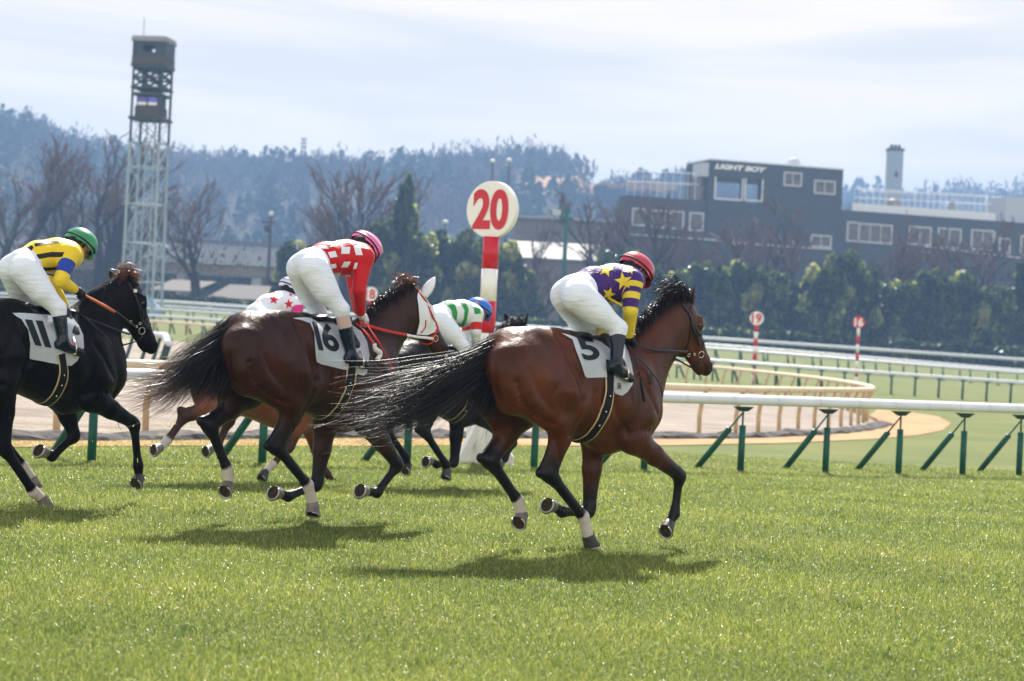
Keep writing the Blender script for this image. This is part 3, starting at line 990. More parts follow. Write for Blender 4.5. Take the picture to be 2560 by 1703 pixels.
def hoof(parent, cor, axis, toe, size=1.0, dark=True):
    ax = Vector(axis).normalized(); toe = Vector(toe); toe = (toe - ax * toe.dot(ax)).normalized(); sd = ax.cross(toe)
    c = Vector(cor)
    mb = MB()
    V, F = [], []; n = 20
    prof = [(-.015, .043, 0, 1), (.0, .047, .0, 1), (.04, .053, .010, 1), (.078, .061, .022, 1), (.084, .060, .022, 1), (.080, .048, .022, .95), (.070, .030, .018, .9), (.068, .002, .018, .9)]
    for h, r, sh, sq in prof:
        for k in range(n):
            a = 2 * pi * k / n
            rr = r * size * (1.06 + .06 * cos(a))
            V.append(tuple(c + ax * h * size + toe * (rr * cos(a) + sh * size) + sd * (rr * .95 * sin(a))))
    mi = []
    for i in range(len(prof) - 1):
        for k in range(n):
            a, b = i * n + k, i * n + (k + 1) % n
            F.append((a, b, b + n, a + n)); mi.append(1 if i >= 4 else 0)
    mb.add(V, F); mb.mi = mi
    # frog
    mb.add([tuple(c + ax * .074 * size + toe * (t * size) + sd * (s_ * size)) for t, s_ in ((.045, 0), (-.03, .018), (-.03, -.018))] +
           [tuple(c + ax * .082 * size + toe * (.02 * size)), ], [(0, 1, 3), (1, 2, 3), (2, 0, 3)], 1)
    o = mb.build("hoof", [M_hoofd if dark else M_hoof, M_sole], parent, smooth=True)
    sh = MB()
    pts = []
    for a in np.linspace(-2.45, 2.45, 22):
        pts.append(c + ax * .087 * size + toe * ((.057 * cos(a) + .022) * size) + sd * (.053 * sin(a) * size))
    sh.tube(pts, .0095 * size, 6, flat=.6)
    sh.build("horseshoe", M_shoe, o, smooth=True)
    return o

def head_prims(B, P0, P1, dy=0.0, muz=0.5, dp=1.25):
    """dp: depth of the head, forehead to jaw"""
    P0, P1 = np.array(P0), np.array(P1)
    u = P1 - P0; L = np.linalg.norm(u); u = u / L
    v = np.array((u[2], 0, -u[0]))
    if v[0] > 0: v = -v
    lat = np.cross(u, v)
    H = lambda a, b, c=0: P0 + u * (a * L) + v * (b * dp) + lat * c
    B.cap(H(.06, .075), H(.34, .07), (.10, .075), (.098, .09), k=.04)
    B.cap(H(.34, .065), H(.84, .055), (.090, .070), (.062, .050), k=.04, tags={'dark': (0, muz * .6)})
    B.cap(H(.84, .055), H(.955, .052), (.064, .052), (.058, .050), k=.03, tags={'dark': (muz, 1.2 * muz)})
    B.cap(H(.20, .155), H(.38, .150), (.105 * dp, .066), (.098 * dp, .062), k=.04)
    B.cap(H(.42, .155), H(.84, .105), (.062, .050), (.042, .040), k=.035, tags={'dark': (0, muz * .6)})
    B.cap(H(.86, .105), H(.92, .102), (.042, .040), (.036, .034), k=.025, tags={'dark': muz})
    for s_ in (-1, 1):
        B.cap(H(.27, .015, s_ * .072), H(.36, .03, s_ * .078), (.028, .024), (.022, .02), k=.03)
        B.cap(H(.31, .045, s_ * .079), H(.32, .045, s_ * .079), (.024, .02), k=.02, tags={'dark': .7})
        B.cap(H(.42, .075, s_ * .07), H(.62, .09, s_ * .045), (.014, .012), (.01, .01), k=.02)
        B.cap(H(.92, .03, s_ * .036), H(.95, .04, s_ * .036), (.022, .016), k=.02, tags={'dark': muz * 1.4})
        B.cap(H(.945, .035, s_ * .05), H(.965, .045, s_ * .05), (.012, .012), k=.012, neg=True)
    B.cap(H(.86, .083, .05), H(1.0, .083, .05), (.006, .006), k=.01, neg=True)
    B.cap(H(.86, .083, -.05), H(1.0, .083, -.05), (.006, .006), k=.01, neg=True)
    return H

def ear(parent, base, tip, front, mats, w=.036, name="ear"):
    base, tip = Vector(base), Vector(tip)
    ax = (tip - base); L = ax.length; ax.normalize()
    f = Vector(front); f = (f - ax * f.dot(ax)).normalized(); s_ = ax.cross(f)
    V, F = [], []; n = 12; R = 9
    for i in range(R + 1):
        t = i / R
        r = w * (sin(pi * min(1, .25 + t * .75)) ** .75 if t < 1 else .02) * (1.0 if t < .5 else 1) + .001
        for k in range(n):
            a = 2 * pi * k / n
            dep = .75 if cos(a) < 0 else -.15                     # hollow front
            V.append(tuple(base + ax * (L * t) + s_ * (r * sin(a)) + f * (r * cos(a) * dep - .01 * t)))
    for i in range(R):
        for k in range(n):
            a, b = i * n + k, i * n + (k + 1) % n
            F.append((a, b, b + n, a + n))
    F.append(tuple(R * n + k for k in range(n)))
    return mesh_obj(name, V, F, mats, parent, smooth=True)

# torso of the first horse, as read off the photograph; the others reuse it, turned and shifted
def torso(B, X):
    """X(x, y, w) -> local point, template pixels of the nearest horse"""
    B.cap(X(520, 570), X(690, 590), (.27, .23), (.30, .25), k=.08)
    B.cap(X(700, 640), X(900, 700), (.325, .27), (.375, .275), k=.10)
    B.cap(X(900, 705), X(1065, 720), (.36, .26), (.29, .19), k=.10)
    B.cap(X(610, 710), X(830, 780), (.19, .22), (.2, .23), k=.10)
    B.cap(X(880, 530), X(1040, 520), (.10, .07), (.10, .06), k=.10)
    B.cap(X(940, 905), X(1090, 865), (.15, .14), (.14, .13), k=.08)
    B.cap(X(1090, 760), X(1130, 800), (.15, .14), (.13, .13), k=.07)
    for s_ in (1, -1):
        w = s_
        B.cap(X(610, 498, w * .09), X(520, 590, w * .15), (.14, .10), (.17, .10), k=.08)      # gluteals
        B.cap(X(480, 590, w * .12), X(510, 720, w * .14), (.155, .12), (.13, .10), k=.07)     # buttock
        B.cap(X(700, 560, w * .17), X(740, 700, w * .20), (.06, .05), (.10, .06), k=.07)      # point of hip
        B.cap(X(1060, 700, w * .10), X(1100, 800, w * .12), (.12, .10), (.12, .09), k=.07)
        B.cap(X(1060, 860, w * .09), X(1110, 830, w * .10), (.09, .07), (.10, .07), k=.06)    # pectorals
    B.cap(X(470, 520), X(425, 530), (.05, .05), (.035, .035), k=.05)                          # dock
# ------------------------------------------------------------------ background: hills, buildings, tower, trees
def bz(px, py, d):                     # height of the point seen at a 2357-view pixel at distance d
    return atP(px, py, d).z
M_hill = ramp_mat("wooded_hillside", .012, [(.35, (.030, .034, .022)), (.6, (.055, .045, .035))], rough=1, spec=.05)
M_hillclear = ramp_mat("bare_slope", .03, [(.35, (.30, .17, .09)), (.7, (.42, .27, .15))], rough=1, spec=.05)
def hill(name, line, d0, dr, d1, label):
    xs = np.arange(line[0][0], line[-1][0] + 1, 40.0)
    ry = np.interp(xs, [p[0] for p in line], [p[1] for p in line]) + 48
    rows = [(0, 0.0), (.18, .16), (.38, .42), (.58, .68), (.78, .88), (.92, .98), (1, 1.0), (1.25, .9), (1.7, .5), (2.2, 0)]
    g = np.random.default_rng(int(dr)); V = []
    for i, x in enumerate(xs):
        zr = bz(x, ry[i], dr)
        for t, h in rows:
            d = d0 + (dr - d0) * t if t <= 1 else dr + (d1 - dr) * (t - 1) / 1.2
            p = atP(x, 800, d); gz = ground(p.x, p.y) - 2
            V.append((p.x, p.y, gz + (zr - gz) * h * (1 + (.05 * g.normal() if 0 < t < .9 else 0))))
    n = len(rows)
    Q = np.array([(i * n + j, (i + 1) * n + j, (i + 1) * n + j + 1, i * n + j + 1) for i in range(len(xs) - 1) for j in range(n - 1)])
    o = mesh_obj(name, V, Q, M_hill, smooth=True, label=label, kind="structure")
    return np.array(V).reshape(len(xs), n, 3)
L1 = [(-4200, 700), (-3000, 520), (-2000, 420), (-900, 320), (-300, 250), (0, 268), (60, 278), (120, 302), (200, 325), (300, 345), (400, 358), (520, 362), (700, 372), (860, 370), (960, 365), (1040, 352), (1120, 346), (1220, 345), (1290, 358), (1330, 380), (1380, 400), (1440, 402), (1500, 410), (1560, 402), (1620, 410), (1700, 430), (1850, 460), (2100, 520)]
L2 = [(1300, 440), (1500, 405), (1640, 400), (1800, 420), (1950, 432), (2020, 440), (2120, 438), (2200, 430), (2280, 424), (2400, 424), (2700, 400), (3300, 410), (4600, 500), (6500, 700)]
HA = hill("hills", L1, 560, 980, 1300, "long wooded hill behind the racecourse")
HB = hill("hills", L2, 900, 1350, 1700, "farther wooded hills behind the grey building")

def leaf_mat(name, cols, tr=.35, rough=.45, spec=.4):
    m = bpy.data.materials.new(name); m.use_nodes = True
    nt = m.node_tree; b = nt.nodes["Principled BSDF"]
    out = nt.nodes["Material Output"]
    b.inputs["Roughness"].default_value = rough; b.inputs["Specular IOR Level"].default_value = spec
    a = nt.nodes.new("ShaderNodeAttribute"); a.attribute_name = "tone"
    r = nt.nodes.new("ShaderNodeValToRGB"); els = r.color_ramp.elements
    els[0].position, els[0].color = cols[0][0], (*cols[0][1], 1)
    els[1].position, els[1].color = cols[-1][0], (*cols[-1][1], 1)
    for p_, c in cols[1:-1]:
        e = els.new(p_); e.color = (*c, 1)
    nt.links.new(a.outputs["Fac"], r.inputs[0]); nt.links.new(r.outputs[0], b.inputs["Base Color"])
    t = nt.nodes.new("ShaderNodeBsdfTranslucent"); nt.links.new(r.outputs[0], t.inputs[0])
    x = nt.nodes.new("ShaderNodeMixShader"); x.inputs[0].default_value = tr
    nt.links.new(b.outputs[0], x.inputs[1]); nt.links.new(t.outputs[0], x.inputs[2]); nt.links.new(x.outputs[0], out.inputs[0])
    return m
M_forest = [leaf_mat("forest_bare", [(0, (.034, .028, .028)), (.5, (.068, .054, .048)), (1, (.14, .105, .08))], tr=.15, rough=.9, spec=.1), leaf_mat("forest_green", [(0, (.014, .026, .014)), (.6, (.026, .045, .022)), (1, (.06, .08, .035))], tr=.15, rough=.8, spec=.1)]
def forest(G, n, size, seed, label, clear=None, per=46):
    """every tree is a loose cloud of twig and leaf clumps on the hillside"""
    g = np.random.default_rng(seed)
    Vs, mi, tn = [], [], []
    nx, nr, _ = G.shape
    for k in range(n):
        u = g.uniform(0, nx - 1.001); w = g.uniform(.3, 6.4) if k % 4 else g.uniform(5.2, 6.4)
        i, j = int(u), int(w); a, b = u - i, w - j
        p = (G[i, j] * (1 - a) + G[i + 1, j] * a) * (1 - b) + (G[i, j + 1] * (1 - a) + G[i + 1, j + 1] * a) * b
        if clear is not None and clear(p): continue
        con = (sin(u * .8) + sin(w * 1.7 + u * .3) + g.normal() * .8) > .75
        s_ = size * g.uniform(.55, 1.3)
        zz = g.uniform(1.0, 1.5)
        v = g.normal(size=(per, 3)); v /= np.linalg.norm(v, axis=1, keepdims=True)
        v *= g.uniform(.25, 1.08, (per, 1)) ** .5 * np.array((s_, s_, s_ * zz))
        if con: v[:, :2] *= np.clip(1.05 - .45 * (v[:, 2:3] / (s_ * zz) + 1), .2, 1.2)
        c = v + p + np.array((0, 0, s_ * zz * .8))
        aa = g.normal(size=(per, 3)); aa /= np.linalg.norm(aa, axis=1, keepdims=True)
        if not con: aa[:, 2] = np.abs(aa[:, 2]) + .8
        bb = np.cross(aa, g.normal(size=(per, 3))); bb /= np.linalg.norm(bb, axis=1, keepdims=True)
        q = size * (.26 if con else .20) * g.uniform(.5, 1.4, (per, 1)); th = 1.0 if con else .38
        Vs.append(np.stack([c - aa * q, c - bb * q * th, c + aa * q, c + bb * q * th], 1).reshape(-1, 3))
        mi += [1 if con else 0] * per
        tn.append(np.repeat(np.clip(g.beta(2, 3, per) + g.normal() * .15 + .28 * sin(u * .55 + w) * sin(u * .21 + 1.3 * w), 0, 1), 4))
    V = np.concatenate(Vs)
    return mesh_obj("forest", V, np.arange(len(V)).reshape(-1, 4), M_forest, mi=mi, attrs={'tone': np.concatenate(tn)}, label=label, kind="stuff")
def in_clear(p):
    v = Vector(p) - CAM; d = v.dot(Fw)
    x = (CX + FPX * v.dot(Rw) / d) / 1.0861; y = (CY - FPX * v.dot(Uw) / d) / 1.0861
    return (1195 < x < 1345 and 412 < y < 446) or (1345 < x < 1560 and 425 < y < 450)
forest(HA, 6500, 5.0, 5, "winter woodland covering the long hill", in_clear)
forest(HB, 2400, 7.0, 6, "winter woodland on the farther hills")
pts = [Vector((*atP(x, y, d),)) for x, y, d in [(1195, 412, 800), (1345, 414, 800), (1345, 446, 745), (1195, 446, 745)]]
# the bare patch follows the hillside
V, F = [], []
from mathutils.interpolate import poly_3d_calc as _pc
bvA = BVHTree.FromPolygons([tuple(v) for v in HA.reshape(-1, 3)], [(i * HA.shape[1] + j, (i + 1) * HA.shape[1] + j, (i + 1) * HA.shape[1] + j + 1, i * HA.shape[1] + j + 1) for i in range(HA.shape[0] - 1) for j in range(HA.shape[1] - 1)])
def slope_patch(x0, x1, y0, y1, nx, ny, label):
    V, F = [], []; g = np.random.default_rng(3)
    for j in range(ny + 1):
        for i in range(nx + 1):
            e = 4 * sin(i * .9) + 3 * sin(i * 2.3)
            px, py = x0 + (x1 - x0) * i / nx, y0 + (y1 - y0) * j / ny + (e if j in (0, ny) else 0)
            h, nrm, _, _ = bvA.ray_cast(CAM, ray(*P2S(px, py)).normalized())
            if h is None: h = atP(px, py, 800); nrm = Vector((0, -1, 0))
            V.append(tuple(h + Vector((0, -.5, .8))))
    for j in range(ny):
        for i in range(nx): F.append((j * (nx + 1) + i, j * (nx + 1) + i + 1, (j + 1) * (nx + 1) + i + 1, (j + 1) * (nx + 1) + i))
    mesh_obj("hillside_clearing", V, F, M_hillclear, smooth=True, label=label, kind="structure")
slope_patch(1195, 1345, 412, 448, 24, 8, "bare orange-brown clearing on the hillside")
slope_patch(1345, 1560, 426, 450, 24, 4, "narrow strip of bare slope on the hillside")

# ---- grey building with the rooftop sign
M_facade = mat("blue_grey_cladding", (.040, .043, .048), rough=.6, var=.08, vscale=.4)
M_facade2 = mat("brown_grey_cladding", (.055, .048, .052), rough=.65, var=.1, vscale=.3)
M_frame = mat("window_frame_white", (.50, .50, .50), rough=.5)
M_pane = mat("window_pane", (.075, .055, .042), rough=.15, spec=.4, var=.6, vscale=.9)
M_panel = mat("pale_wall", (.45, .47, .50), rough=.6)
M_trim = mat("white_trim", (.70, .70, .70), rough=.5)
fa, fb = atP(1440, 600, 345), atP(2357, 600, 366)
fdir = (fb - fa); fdir.z = 0; fdir.normalize(); fnor = Vector((fdir.y, -fdir.x, 0))     # towards the camera
bang = math.atan2(fdir.y, fdir.x)
bl = empty("office_building", (fa.x, fa.y, 3.0), bang, label="long blue-grey building with a raised block carrying a lit sign on its roof", cat="building")
BO = Vector((fa.x, fa.y, 3.0))
def fpos(px, py, out=0.0):
    """2357-view pixel -> (along the facade, height) in the building's frame"""
    r = ray(*P2S(px, py)); n = fnor
    t = (BO + n * out - CAM).dot(n) / r.dot(n)
    p = CAM + r * t - BO
    return p.dot(fdir), p.z
Z2 = lambda x, y: ((1550 + x / 2.3337) * .9207, (350 + y / 2.3337) * .9207)
def bbox_part(name, x0, x1, z0, z1, y0, y1, m, parent=bl):
    mb = MB(); mb.box(((x0 + x1) / 2, (y0 + y1) / 2, (z0 + z1) / 2), (x1 - x0, y1 - y0, z1 - z0))
    return mb.build(name, [m], parent)
xa, za = fpos(1440, 449); xb, zb = fpos(1632, 368); xc, _ = fpos(1940, 385); xd, zd = fpos(2357, 517); _, zl = fpos(1640, 460); _, zr = fpos(1945, 480)
bbox_part("left_wing", xa, xb, 0, za, .0, 3.5, M_facade2)
bbox_part("right_wing", xc, xd + 28, 0, (zr + zd) / 2, .0, 14, M_facade)
# raised block with two openings through it
ox = [fpos(*Z2(553, 285))[0], fpos(*Z2(705, 285))[0], fpos(*Z2(728, 290))[0], fpos(*Z2(822, 290))[0]]
oz0, oz1 = fpos(*Z2(620, 356))[1], fpos(*Z2(620, 215))[1]
bbox_part("tower_wall", xb, xc, 0, oz0, -.3, 11, M_facade)
bbox_part("tower_wall", xb, ox[0], oz0, oz1, -.3, 11, M_facade)
bbox_part("tower_wall", ox[1], ox[2], oz0, oz1, -.3, .6, M_facade)
bbox_part("tower_wall", ox[3], xc, oz0, oz1, -.3, 1.5, M_facade)
bbox_part("tower_wall", xc - 8, xc, oz0, oz1, 1.5, 11, M_facade)
bbox_part("tower_wall", xb, xc, oz1, zb, -.3, 11, M_facade)
bbox_part("parapet", xb - .1, xc + .1, zb, zb + .25, -.4, 11.1, M_trim)
x0, z0 = fpos(*Z2(455, 200)); x1_, z1_ = fpos(*Z2(510, 135))
bbox_part("sign_box", x0 + .5, xb, z0 - .3, z1_, -.2, 4, M_panel)
bbox_part("side_panel", x0 + .9, xb, oz0, z0 - .3, 1.0, 5, M_pane)
for x0, x1, z0_, z1_ in ((553, 705, 215, 356), (728, 822, 225, 362)):
    a, b = fpos(*Z2(x0, z0_)), fpos(*Z2(x1, z1_))
    w = 0.22
    mb = MB()
    for c, s_ in (((a[0], (a[1] + b[1]) / 2), (w, a[1] - b[1])), ((b[0], (a[1] + b[1]) / 2), (w, a[1] - b[1])), (((a[0] + b[0]) / 2, b[1] + .1), (b[0] - a[0] - w, w))):
        mb.box((c[0], -.42, c[1]), (s_[0], .2, s_[1]))
    mb.build("opening_frame", [M_trim], bl)
wins = [(75, 400, 145, 500, 1), (190, 410, 260, 512, 1), (295, 416, 365, 520, 1), (408, 425, 480, 530, 1), (570, 434, 682, 545, 2), (725, 443, 838, 556, 2),
        (955, 190, 1050, 271, 2), (1132, 237, 1245, 318, 2), (1112, 556, 1222, 628, 2), (1328, 480, 1388, 592, 1), (1396, 488, 1580, 606, 3), (1685, 505, 1808, 615, 2),
        (1858, 515, 1982, 632, 2), (2052, 525, 2175, 645, 2), (2215, 575, 2270, 662, 1), (2340, 560, 2460, 680, 2), (2560, 580, 2680, 700, 2)]
for x0, y0, x1, y1, np_ in wins:
    a, b = fpos(*Z2(x0, y0)), fpos(*Z2(x1, y1))
    out = -.32 if 900 < x0 < 1300 else 0
    if 900 < x0 < 1300 and y0 > 500: out = -.32
    cx, cz, w, h = (a[0] + b[0]) / 2, (a[1] + b[1]) / 2, b[0] - a[0], a[1] - b[1]
    mb = MB(); t = .26
    for c, s_ in (((cx - w / 2, cz), (t, h + t)), ((cx + w / 2, cz), (t, h + t)), ((cx, cz + h / 2), (w - t, t)), ((cx, cz - h / 2), (w - t, t))):
        mb.box((c[0], out - .10, c[1]), (s_[0], .2, s_[1]))
    for k in range(1, np_):
        mb.box((cx - w / 2 + w * k / np_, out - .10, cz), (.16, .14, h - t))
    fr_ = mb.build("window", [M_frame], bl)
    MB().box((cx, out - .03, cz), (w, .05, h)).build("pane", [M_pane], fr_)
# projecting white ledges
for (x0, y0), (x1, y1) in (((50, 552), (560, 585)), ((1770, 622), (2357, 692)), ((640, 600), (1230, 640))):
    a, b = fpos(*Z2(x0, y0)), fpos(*Z2(x1, y1))
    mb = MB(); L_ = ((b[0] - a[0]) ** 2 + (b[1] - a[1]) ** 2) ** .5
    mb.box(((a[0] + b[0]) / 2, -.45, (a[1] + b[1]) / 2), (L_, .5, .16), M=Matrix.Rotation(-math.atan2(b[1] - a[1], b[0] - a[0]), 3, 'Y'))
    mb.build("ledge", [M_trim], bl)
# sign letters
tv, tf = text_mesh("LIGHT BOY", .05, shear=.25)
a, b = fpos(*Z2(550, 138)), fpos(*Z2(850, 192))
V = [((a[0] + b[0]) / 2 + v[0] * (b[0] - a[0]), -.42, (a[1] + b[1]) / 2 + v[1] * (a[1] - b[1]) * .98) for v in tv]
V2 = [(x, -.30, z) for x, y, z in V]
sg = mesh_obj("sign_lettering", V + V2, tf + [tuple(i + len(V) for i in f[::-1]) for f in tf], mat("letter_white", (.85, .84, .80), rough=.5), bl)
def railing(x0, y0, x1, y1, name="roof_railing", h=1.3, yy=.5, n=14):
    a, b = fpos(*Z2(x0, y0), -yy), fpos(*Z2(x1, y1), -yy)
    mb = MB()
    for f_ in (1.0, .55):
        mb.tube([(a[0], yy, a[1] + h * f_), (b[0], yy, b[1] + h * f_)], .06, 6)
    for k in range(n + 1):
        x = a[0] + (b[0] - a[0]) * k / n; z = a[1] + (b[1] - a[1]) * k / n
        mb.tube([(x, yy, z - .6), (x, yy, z + h)], .05, 6)
    mb.build(name, [M_trim], bl)
railing(40, 318, 480, 338, yy=1.5, h=4.2, n=10)
railing(1365, 398, 2140, 440, yy=2.5, h=3.6, n=22)
railing(1400, 392, 2250, 430, yy=7, h=3.0, n=22)
a, b = fpos(*Z2(1372, 395)), fpos(*Z2(2210, 450))
bbox_part("roof_panel", a[0], b[0], zr - .4, zr + 1.2, 1.2, 1.5, M_trim)
for x0, y0, x1, y1, m in ((1602, 335, 1668, 402, "roof_tank"), (1957, 358, 1990, 412, "roof_vent")):
    a, b = fpos(*Z2(x0, y0)), fpos(*Z2(x1, y1 + 30))
    MB().tube([((a[0] + b[0]) / 2, 2.5, b[1]), ((a[0] + b[0]) / 2, 2.5, a[1] - .4), ((a[0] + b[0]) / 2, 2.5, a[1])], [(b[0] - a[0]) / 2, (b[0] - a[0]) / 2, (b[0] - a[0]) / 3.4], 14).build(m, [mat("tank_metal", (.25, .24, .22), rough=.4, metal=.5)], bl, smooth=False)
a = fpos(*Z2(1053, 135))
MB().ball((a[0], 3, zb + .6), 1.3, 16, 10).tube([(a[0], 3, zb), (a[0], 3, zb + .7)], 1.0, 12).build("roof_dome", [M_panel], bl, smooth=True)
a, b = fpos(*Z2(2288, 328)), fpos(*Z2(2500, 470))
bbox_part("roof_room", a[0], b[0], zr - 2, a[1], 2, 9, M_panel)

# ---- pale stair tower standing behind the building
d = 420
c0 = atP(2055, 460, d); top = bz(2052, 348, d); w = 35 / (4583 / d)
st = empty("stair_tower", (c0.x, c0.y, 4), radians(-4), label="slim pale tower rising behind the grey building's roof", cat="tower")
hgt = top - 4
MB().box((0, 0, hgt / 2), (w, w, hgt)).build("shaft", [mat("tower_pale", (.28, .34, .42), rough=.6)], st)
MB().box((0, 0, hgt + .25), (w + .3, w + .3, .5)).build("cap", [M_facade], st)
for k in (-.8, .0, .8): MB().box((k, 0, hgt + .9), (.6, .6, .9)).build("aerial", [M_facade], st)
MB().box((.3, -w / 2 - .03, hgt - 5.0), (.7, .1, 1.2)).build("window", [M_pane], st)

# ---- low warehouse and the shed with a bright roof, beyond the trees
def block(name, px0, px1, ytop, ybot, d, depth, m, label, cat, roof=None, over=0):
    a, b = atP(px0, ytop, d), atP(px1, ytop, d)
    zt = bz((px0 + px1) / 2, ytop + (px0 + px1) / 2 * 0, d); g0 = ground(a.x, a.y) - .5
    root = empty(name, ((a.x + b.x) / 2, a.y, g0), 0, label=label, cat=cat)
    w_ = b.x - a.x; h = zt - g0
    MB().box((0, depth / 2, h / 2), (w_, depth, h)).build("wall", [m], root)
    return root, w_, h
M_brownwall = mat("brown_wall", (.16, .13, .12), rough=.8, var=.1, vscale=.3)
r_, w_, h_ = block("warehouse", 1185, 1445, 508, 600, 385, 20, M_brownwall, "low brown warehouse with a row of dark windows left of the grey building", "warehouse")
MB().box((0, 9.5, h_ + .25), (w_ + 1, 21.5, .5)).build("roof", [mat("roof_grey", (.30, .29, .30), rough=.7)], r_)
for k in range(9):
    x = -w_ / 2 + w_ * (k + .5) / 9
    f_ = MB().box((x, -.06, h_ - 2.2), (1.5, .12, 1.0)).build("window", [M_pane], r_)
# shed: sloping bright roof
a, b = atP(1180, 548, 330), atP(1385, 560, 330)
g0 = ground(a.x, a.y)
sh = empty("shed", ((a.x + b.x) / 2, a.y, g0), radians(-2), label="shed with a bright pale sloping roof above the bushes", cat="shed")
w_ = b.x - a.x; zt = a.z - g0
MB().box((0, 4, (zt - 3) / 2), (w_ - 1, 8, zt - 3.0)).build("wall", [M_brownwall], sh)
mb = MB()
V = [(-w_ / 2, 8.2, zt), (w_ / 2, 8.2, zt), (w_ / 2 + .5, -.8, zt - 3.1), (-w_ / 2, -.8, zt - 3.1)]
mb.add(V + [(x, y, z - .2) for x, y, z in V], [(3, 2, 1, 0), (4, 5, 6, 7), (0, 1, 5, 4), (1, 2, 6, 5), (2, 3, 7, 6), (3, 0, 4, 7)])
mb.build("roof", [mat("bright_roof", (.30, .28, .26), rough=.7)], sh)

# ---- viaduct on the left
M_conc = mat("concrete_grey", (.36, .38, .41), rough=.8, var=.12, vscale=.25)
M_beam = mat("beam_beige", (.22, .175, .12), rough=.8, var=.1, vscale=.2)
M_dark = mat("underpass_shade", (.02, .024, .03), rough=.9)
d = 332
vx0, vx1 = atP(-700, 560, d).x, atP(830, 560, d).x
via = empty("viaduct", (vx0, d, 5), 0, label="long concrete road viaduct with a fence on top, behind the bare trees", cat="viaduct")
zf = lambda y: bz(450, y, d) - 5
def vbar(name, y0, y1, ya, yb, m):
    z0_, z1_ = zf(y1), zf(y0)
    MB().box(((vx1 - vx0) / 2, (ya + yb) / 2, (z0_ + z1_) / 2), (vx1 - vx0, yb - ya, z1_ - z0_)).build(name, [m], via)
vbar("parapet", 571, 606, 0, .4, M_conc)
vbar("girder", 606.5, 630, .6, 1.4, M_beam)
vbar("deck", 600, 607, .4, 14, M_conc)
vbar("under_deck_shade", 630, 690, 9, 9.5, M_dark)  # near-black sheet standing in for the shade beneath the deck
vbar("upper_deck", 541, 549, 15, 16, mat("rail_dark", (.10, .09, .09), rough=.8))
mb = MB()
for k in range(int((vx1 - vx0) / 1.2)):
    mb.box((k * 1.2, 15.2, (zf(549) + zf(574)) / 2), (.12, .12, zf(549) - zf(574)))
mb.box(((vx1 - vx0) / 2, 15.4, zf(562)), (vx1 - vx0, .1, 1.2))
mb.build("fence", [mat("fence_grey", (.25, .26, .29), rough=.7)], via)
for k in range(9):
    MB().box((6 + k * 12.5, 4, zf(630) / 2 - 1.0), (1.6, 6, zf(630) + 2.0)).build("pier", [M_conc], via)
for k in range(28):
    MB().box((2 + k * 4.0, -.05, zf(588)), (.5, .1, .7)).build("drain_outlet", [mat("rust_spot", (.22, .12, .09), rough=.8)], via)
# car on the viaduct
def car(name, loc, rz, L_, W_, H_, m, label, cat, van=False, glass=M_pane):
    root = empty(name, loc, rz, label=label, cat=cat)
    pro = [(-.5, .18), (-.5, .55), (-.42, .62), (-.30, .97), (.12, .99), (.30, .64), (.47, .56), (.5, .40), (.5, .18)] if not van else [(-.5, .14), (-.5, .90), (-.47, .98), (.36, 1.0), (.44, .62), (.5, .50), (.5, .14)]
    mb = MB(); mb.prism([(x * L_, z * H_) for x, z in pro], -W_ / 2, W_ / 2); mb.build("body", [m], root)
    gl = [(-.27, .66), (-.23, .92), (.09, .93), (.22, .66)] if not van else [(-.46, .60), (-.46, .90), (.33, .90), (.39, .62)]
    for s_ in (-1, 1):
        mb = MB(); mb.prism([(x * L_, z * H_) for x, z in gl], s_ * (W_ / 2 + .005) - .01, s_ * (W_ / 2 + .005) + .01); mb.build("window", [glass], root)
        for x in (-.31, .31):
            mb = MB(); mb.tube([(x * L_, s_ * (W_ / 2 - .16), .32), (x * L_, s_ * (W_ / 2 + .02), .32)], .32, 16); mb.build("wheel", [M_leather], root)
            if s_ == -1: pass
    for y in (-1, 1):
        MB().box((L_ * .5, y * W_ * .36, H_ * .45), (.06, .3, .16)).build("headlight", [M_mwhite], root)
    return root
car("parked_car", (atP(368, 545, d + 6).x, d + 6, 5 + zf(571) + 0.1 - .6), 0, 4.6, 1.8, 1.5, mat("car_white", (.75, .77, .80), rough=.25, coat=.6), "white car on top of the viaduct, left of the thin bare tree", "car")
g0 = on_ground(285, 196)
car("minibus", g0, radians(3), 7.0, 2.1, 2.25, mat("van_blue", (.20, .36, .55), rough=.3, coat=.5), "pale blue minibus parked behind the black horse's head", "minibus", van=True, glass=mat("van_glass", (.35, .50, .66), rough=.1))
# utility poles
def pole(name, px, ytop, d, label, cat, r=.14, head=None, m=None, base_d=None):
    g = on_ground(px, d); t = atP(px, ytop, d)
    root = empty(name, (t.x, t.y, g.z - .3), label=label, cat=cat)
    h = t.z - g.z + .3
    MB().tube([(0, 0, 0), (0, 0, h)], [r, r * .7], 10).build("post", [m or M_facade2], root, smooth=True)
    if head == 'lamp':
        MB().ball((0, 0, h + .25), .45, 10, 6, scale=(1, 1, .7)).build("lamp_head", [M_trim], root, smooth=True)
    if head == 'cross':
        MB().box((0, 0, h - 1.3), (1.9, .25, .4)).build("crossarm", [m or M_facade2], root)
        MB().box((0, 0, h - .3), (.9, .4, .6)).build("cabinet", [m or M_facade2], root)
        MB().box((-1.3, 0, h - .6), (1.1, .5, .7)).build("floodlight", [M_panel], root)
    if head == 'util':
        MB().box((-.3, 0, h - 1.0), (2.0, .2, .3)).build("crossarm", [m or M_facade2], root)
        MB().ball((0, 0, h + .3), .4, 8, 6).build("lamp_head", [M_trim], root)
        MB().box((-.6, 0, h - 2.0), (.7, .7, 1.0)).build("transformer", [m or M_facade2], root)
    return root
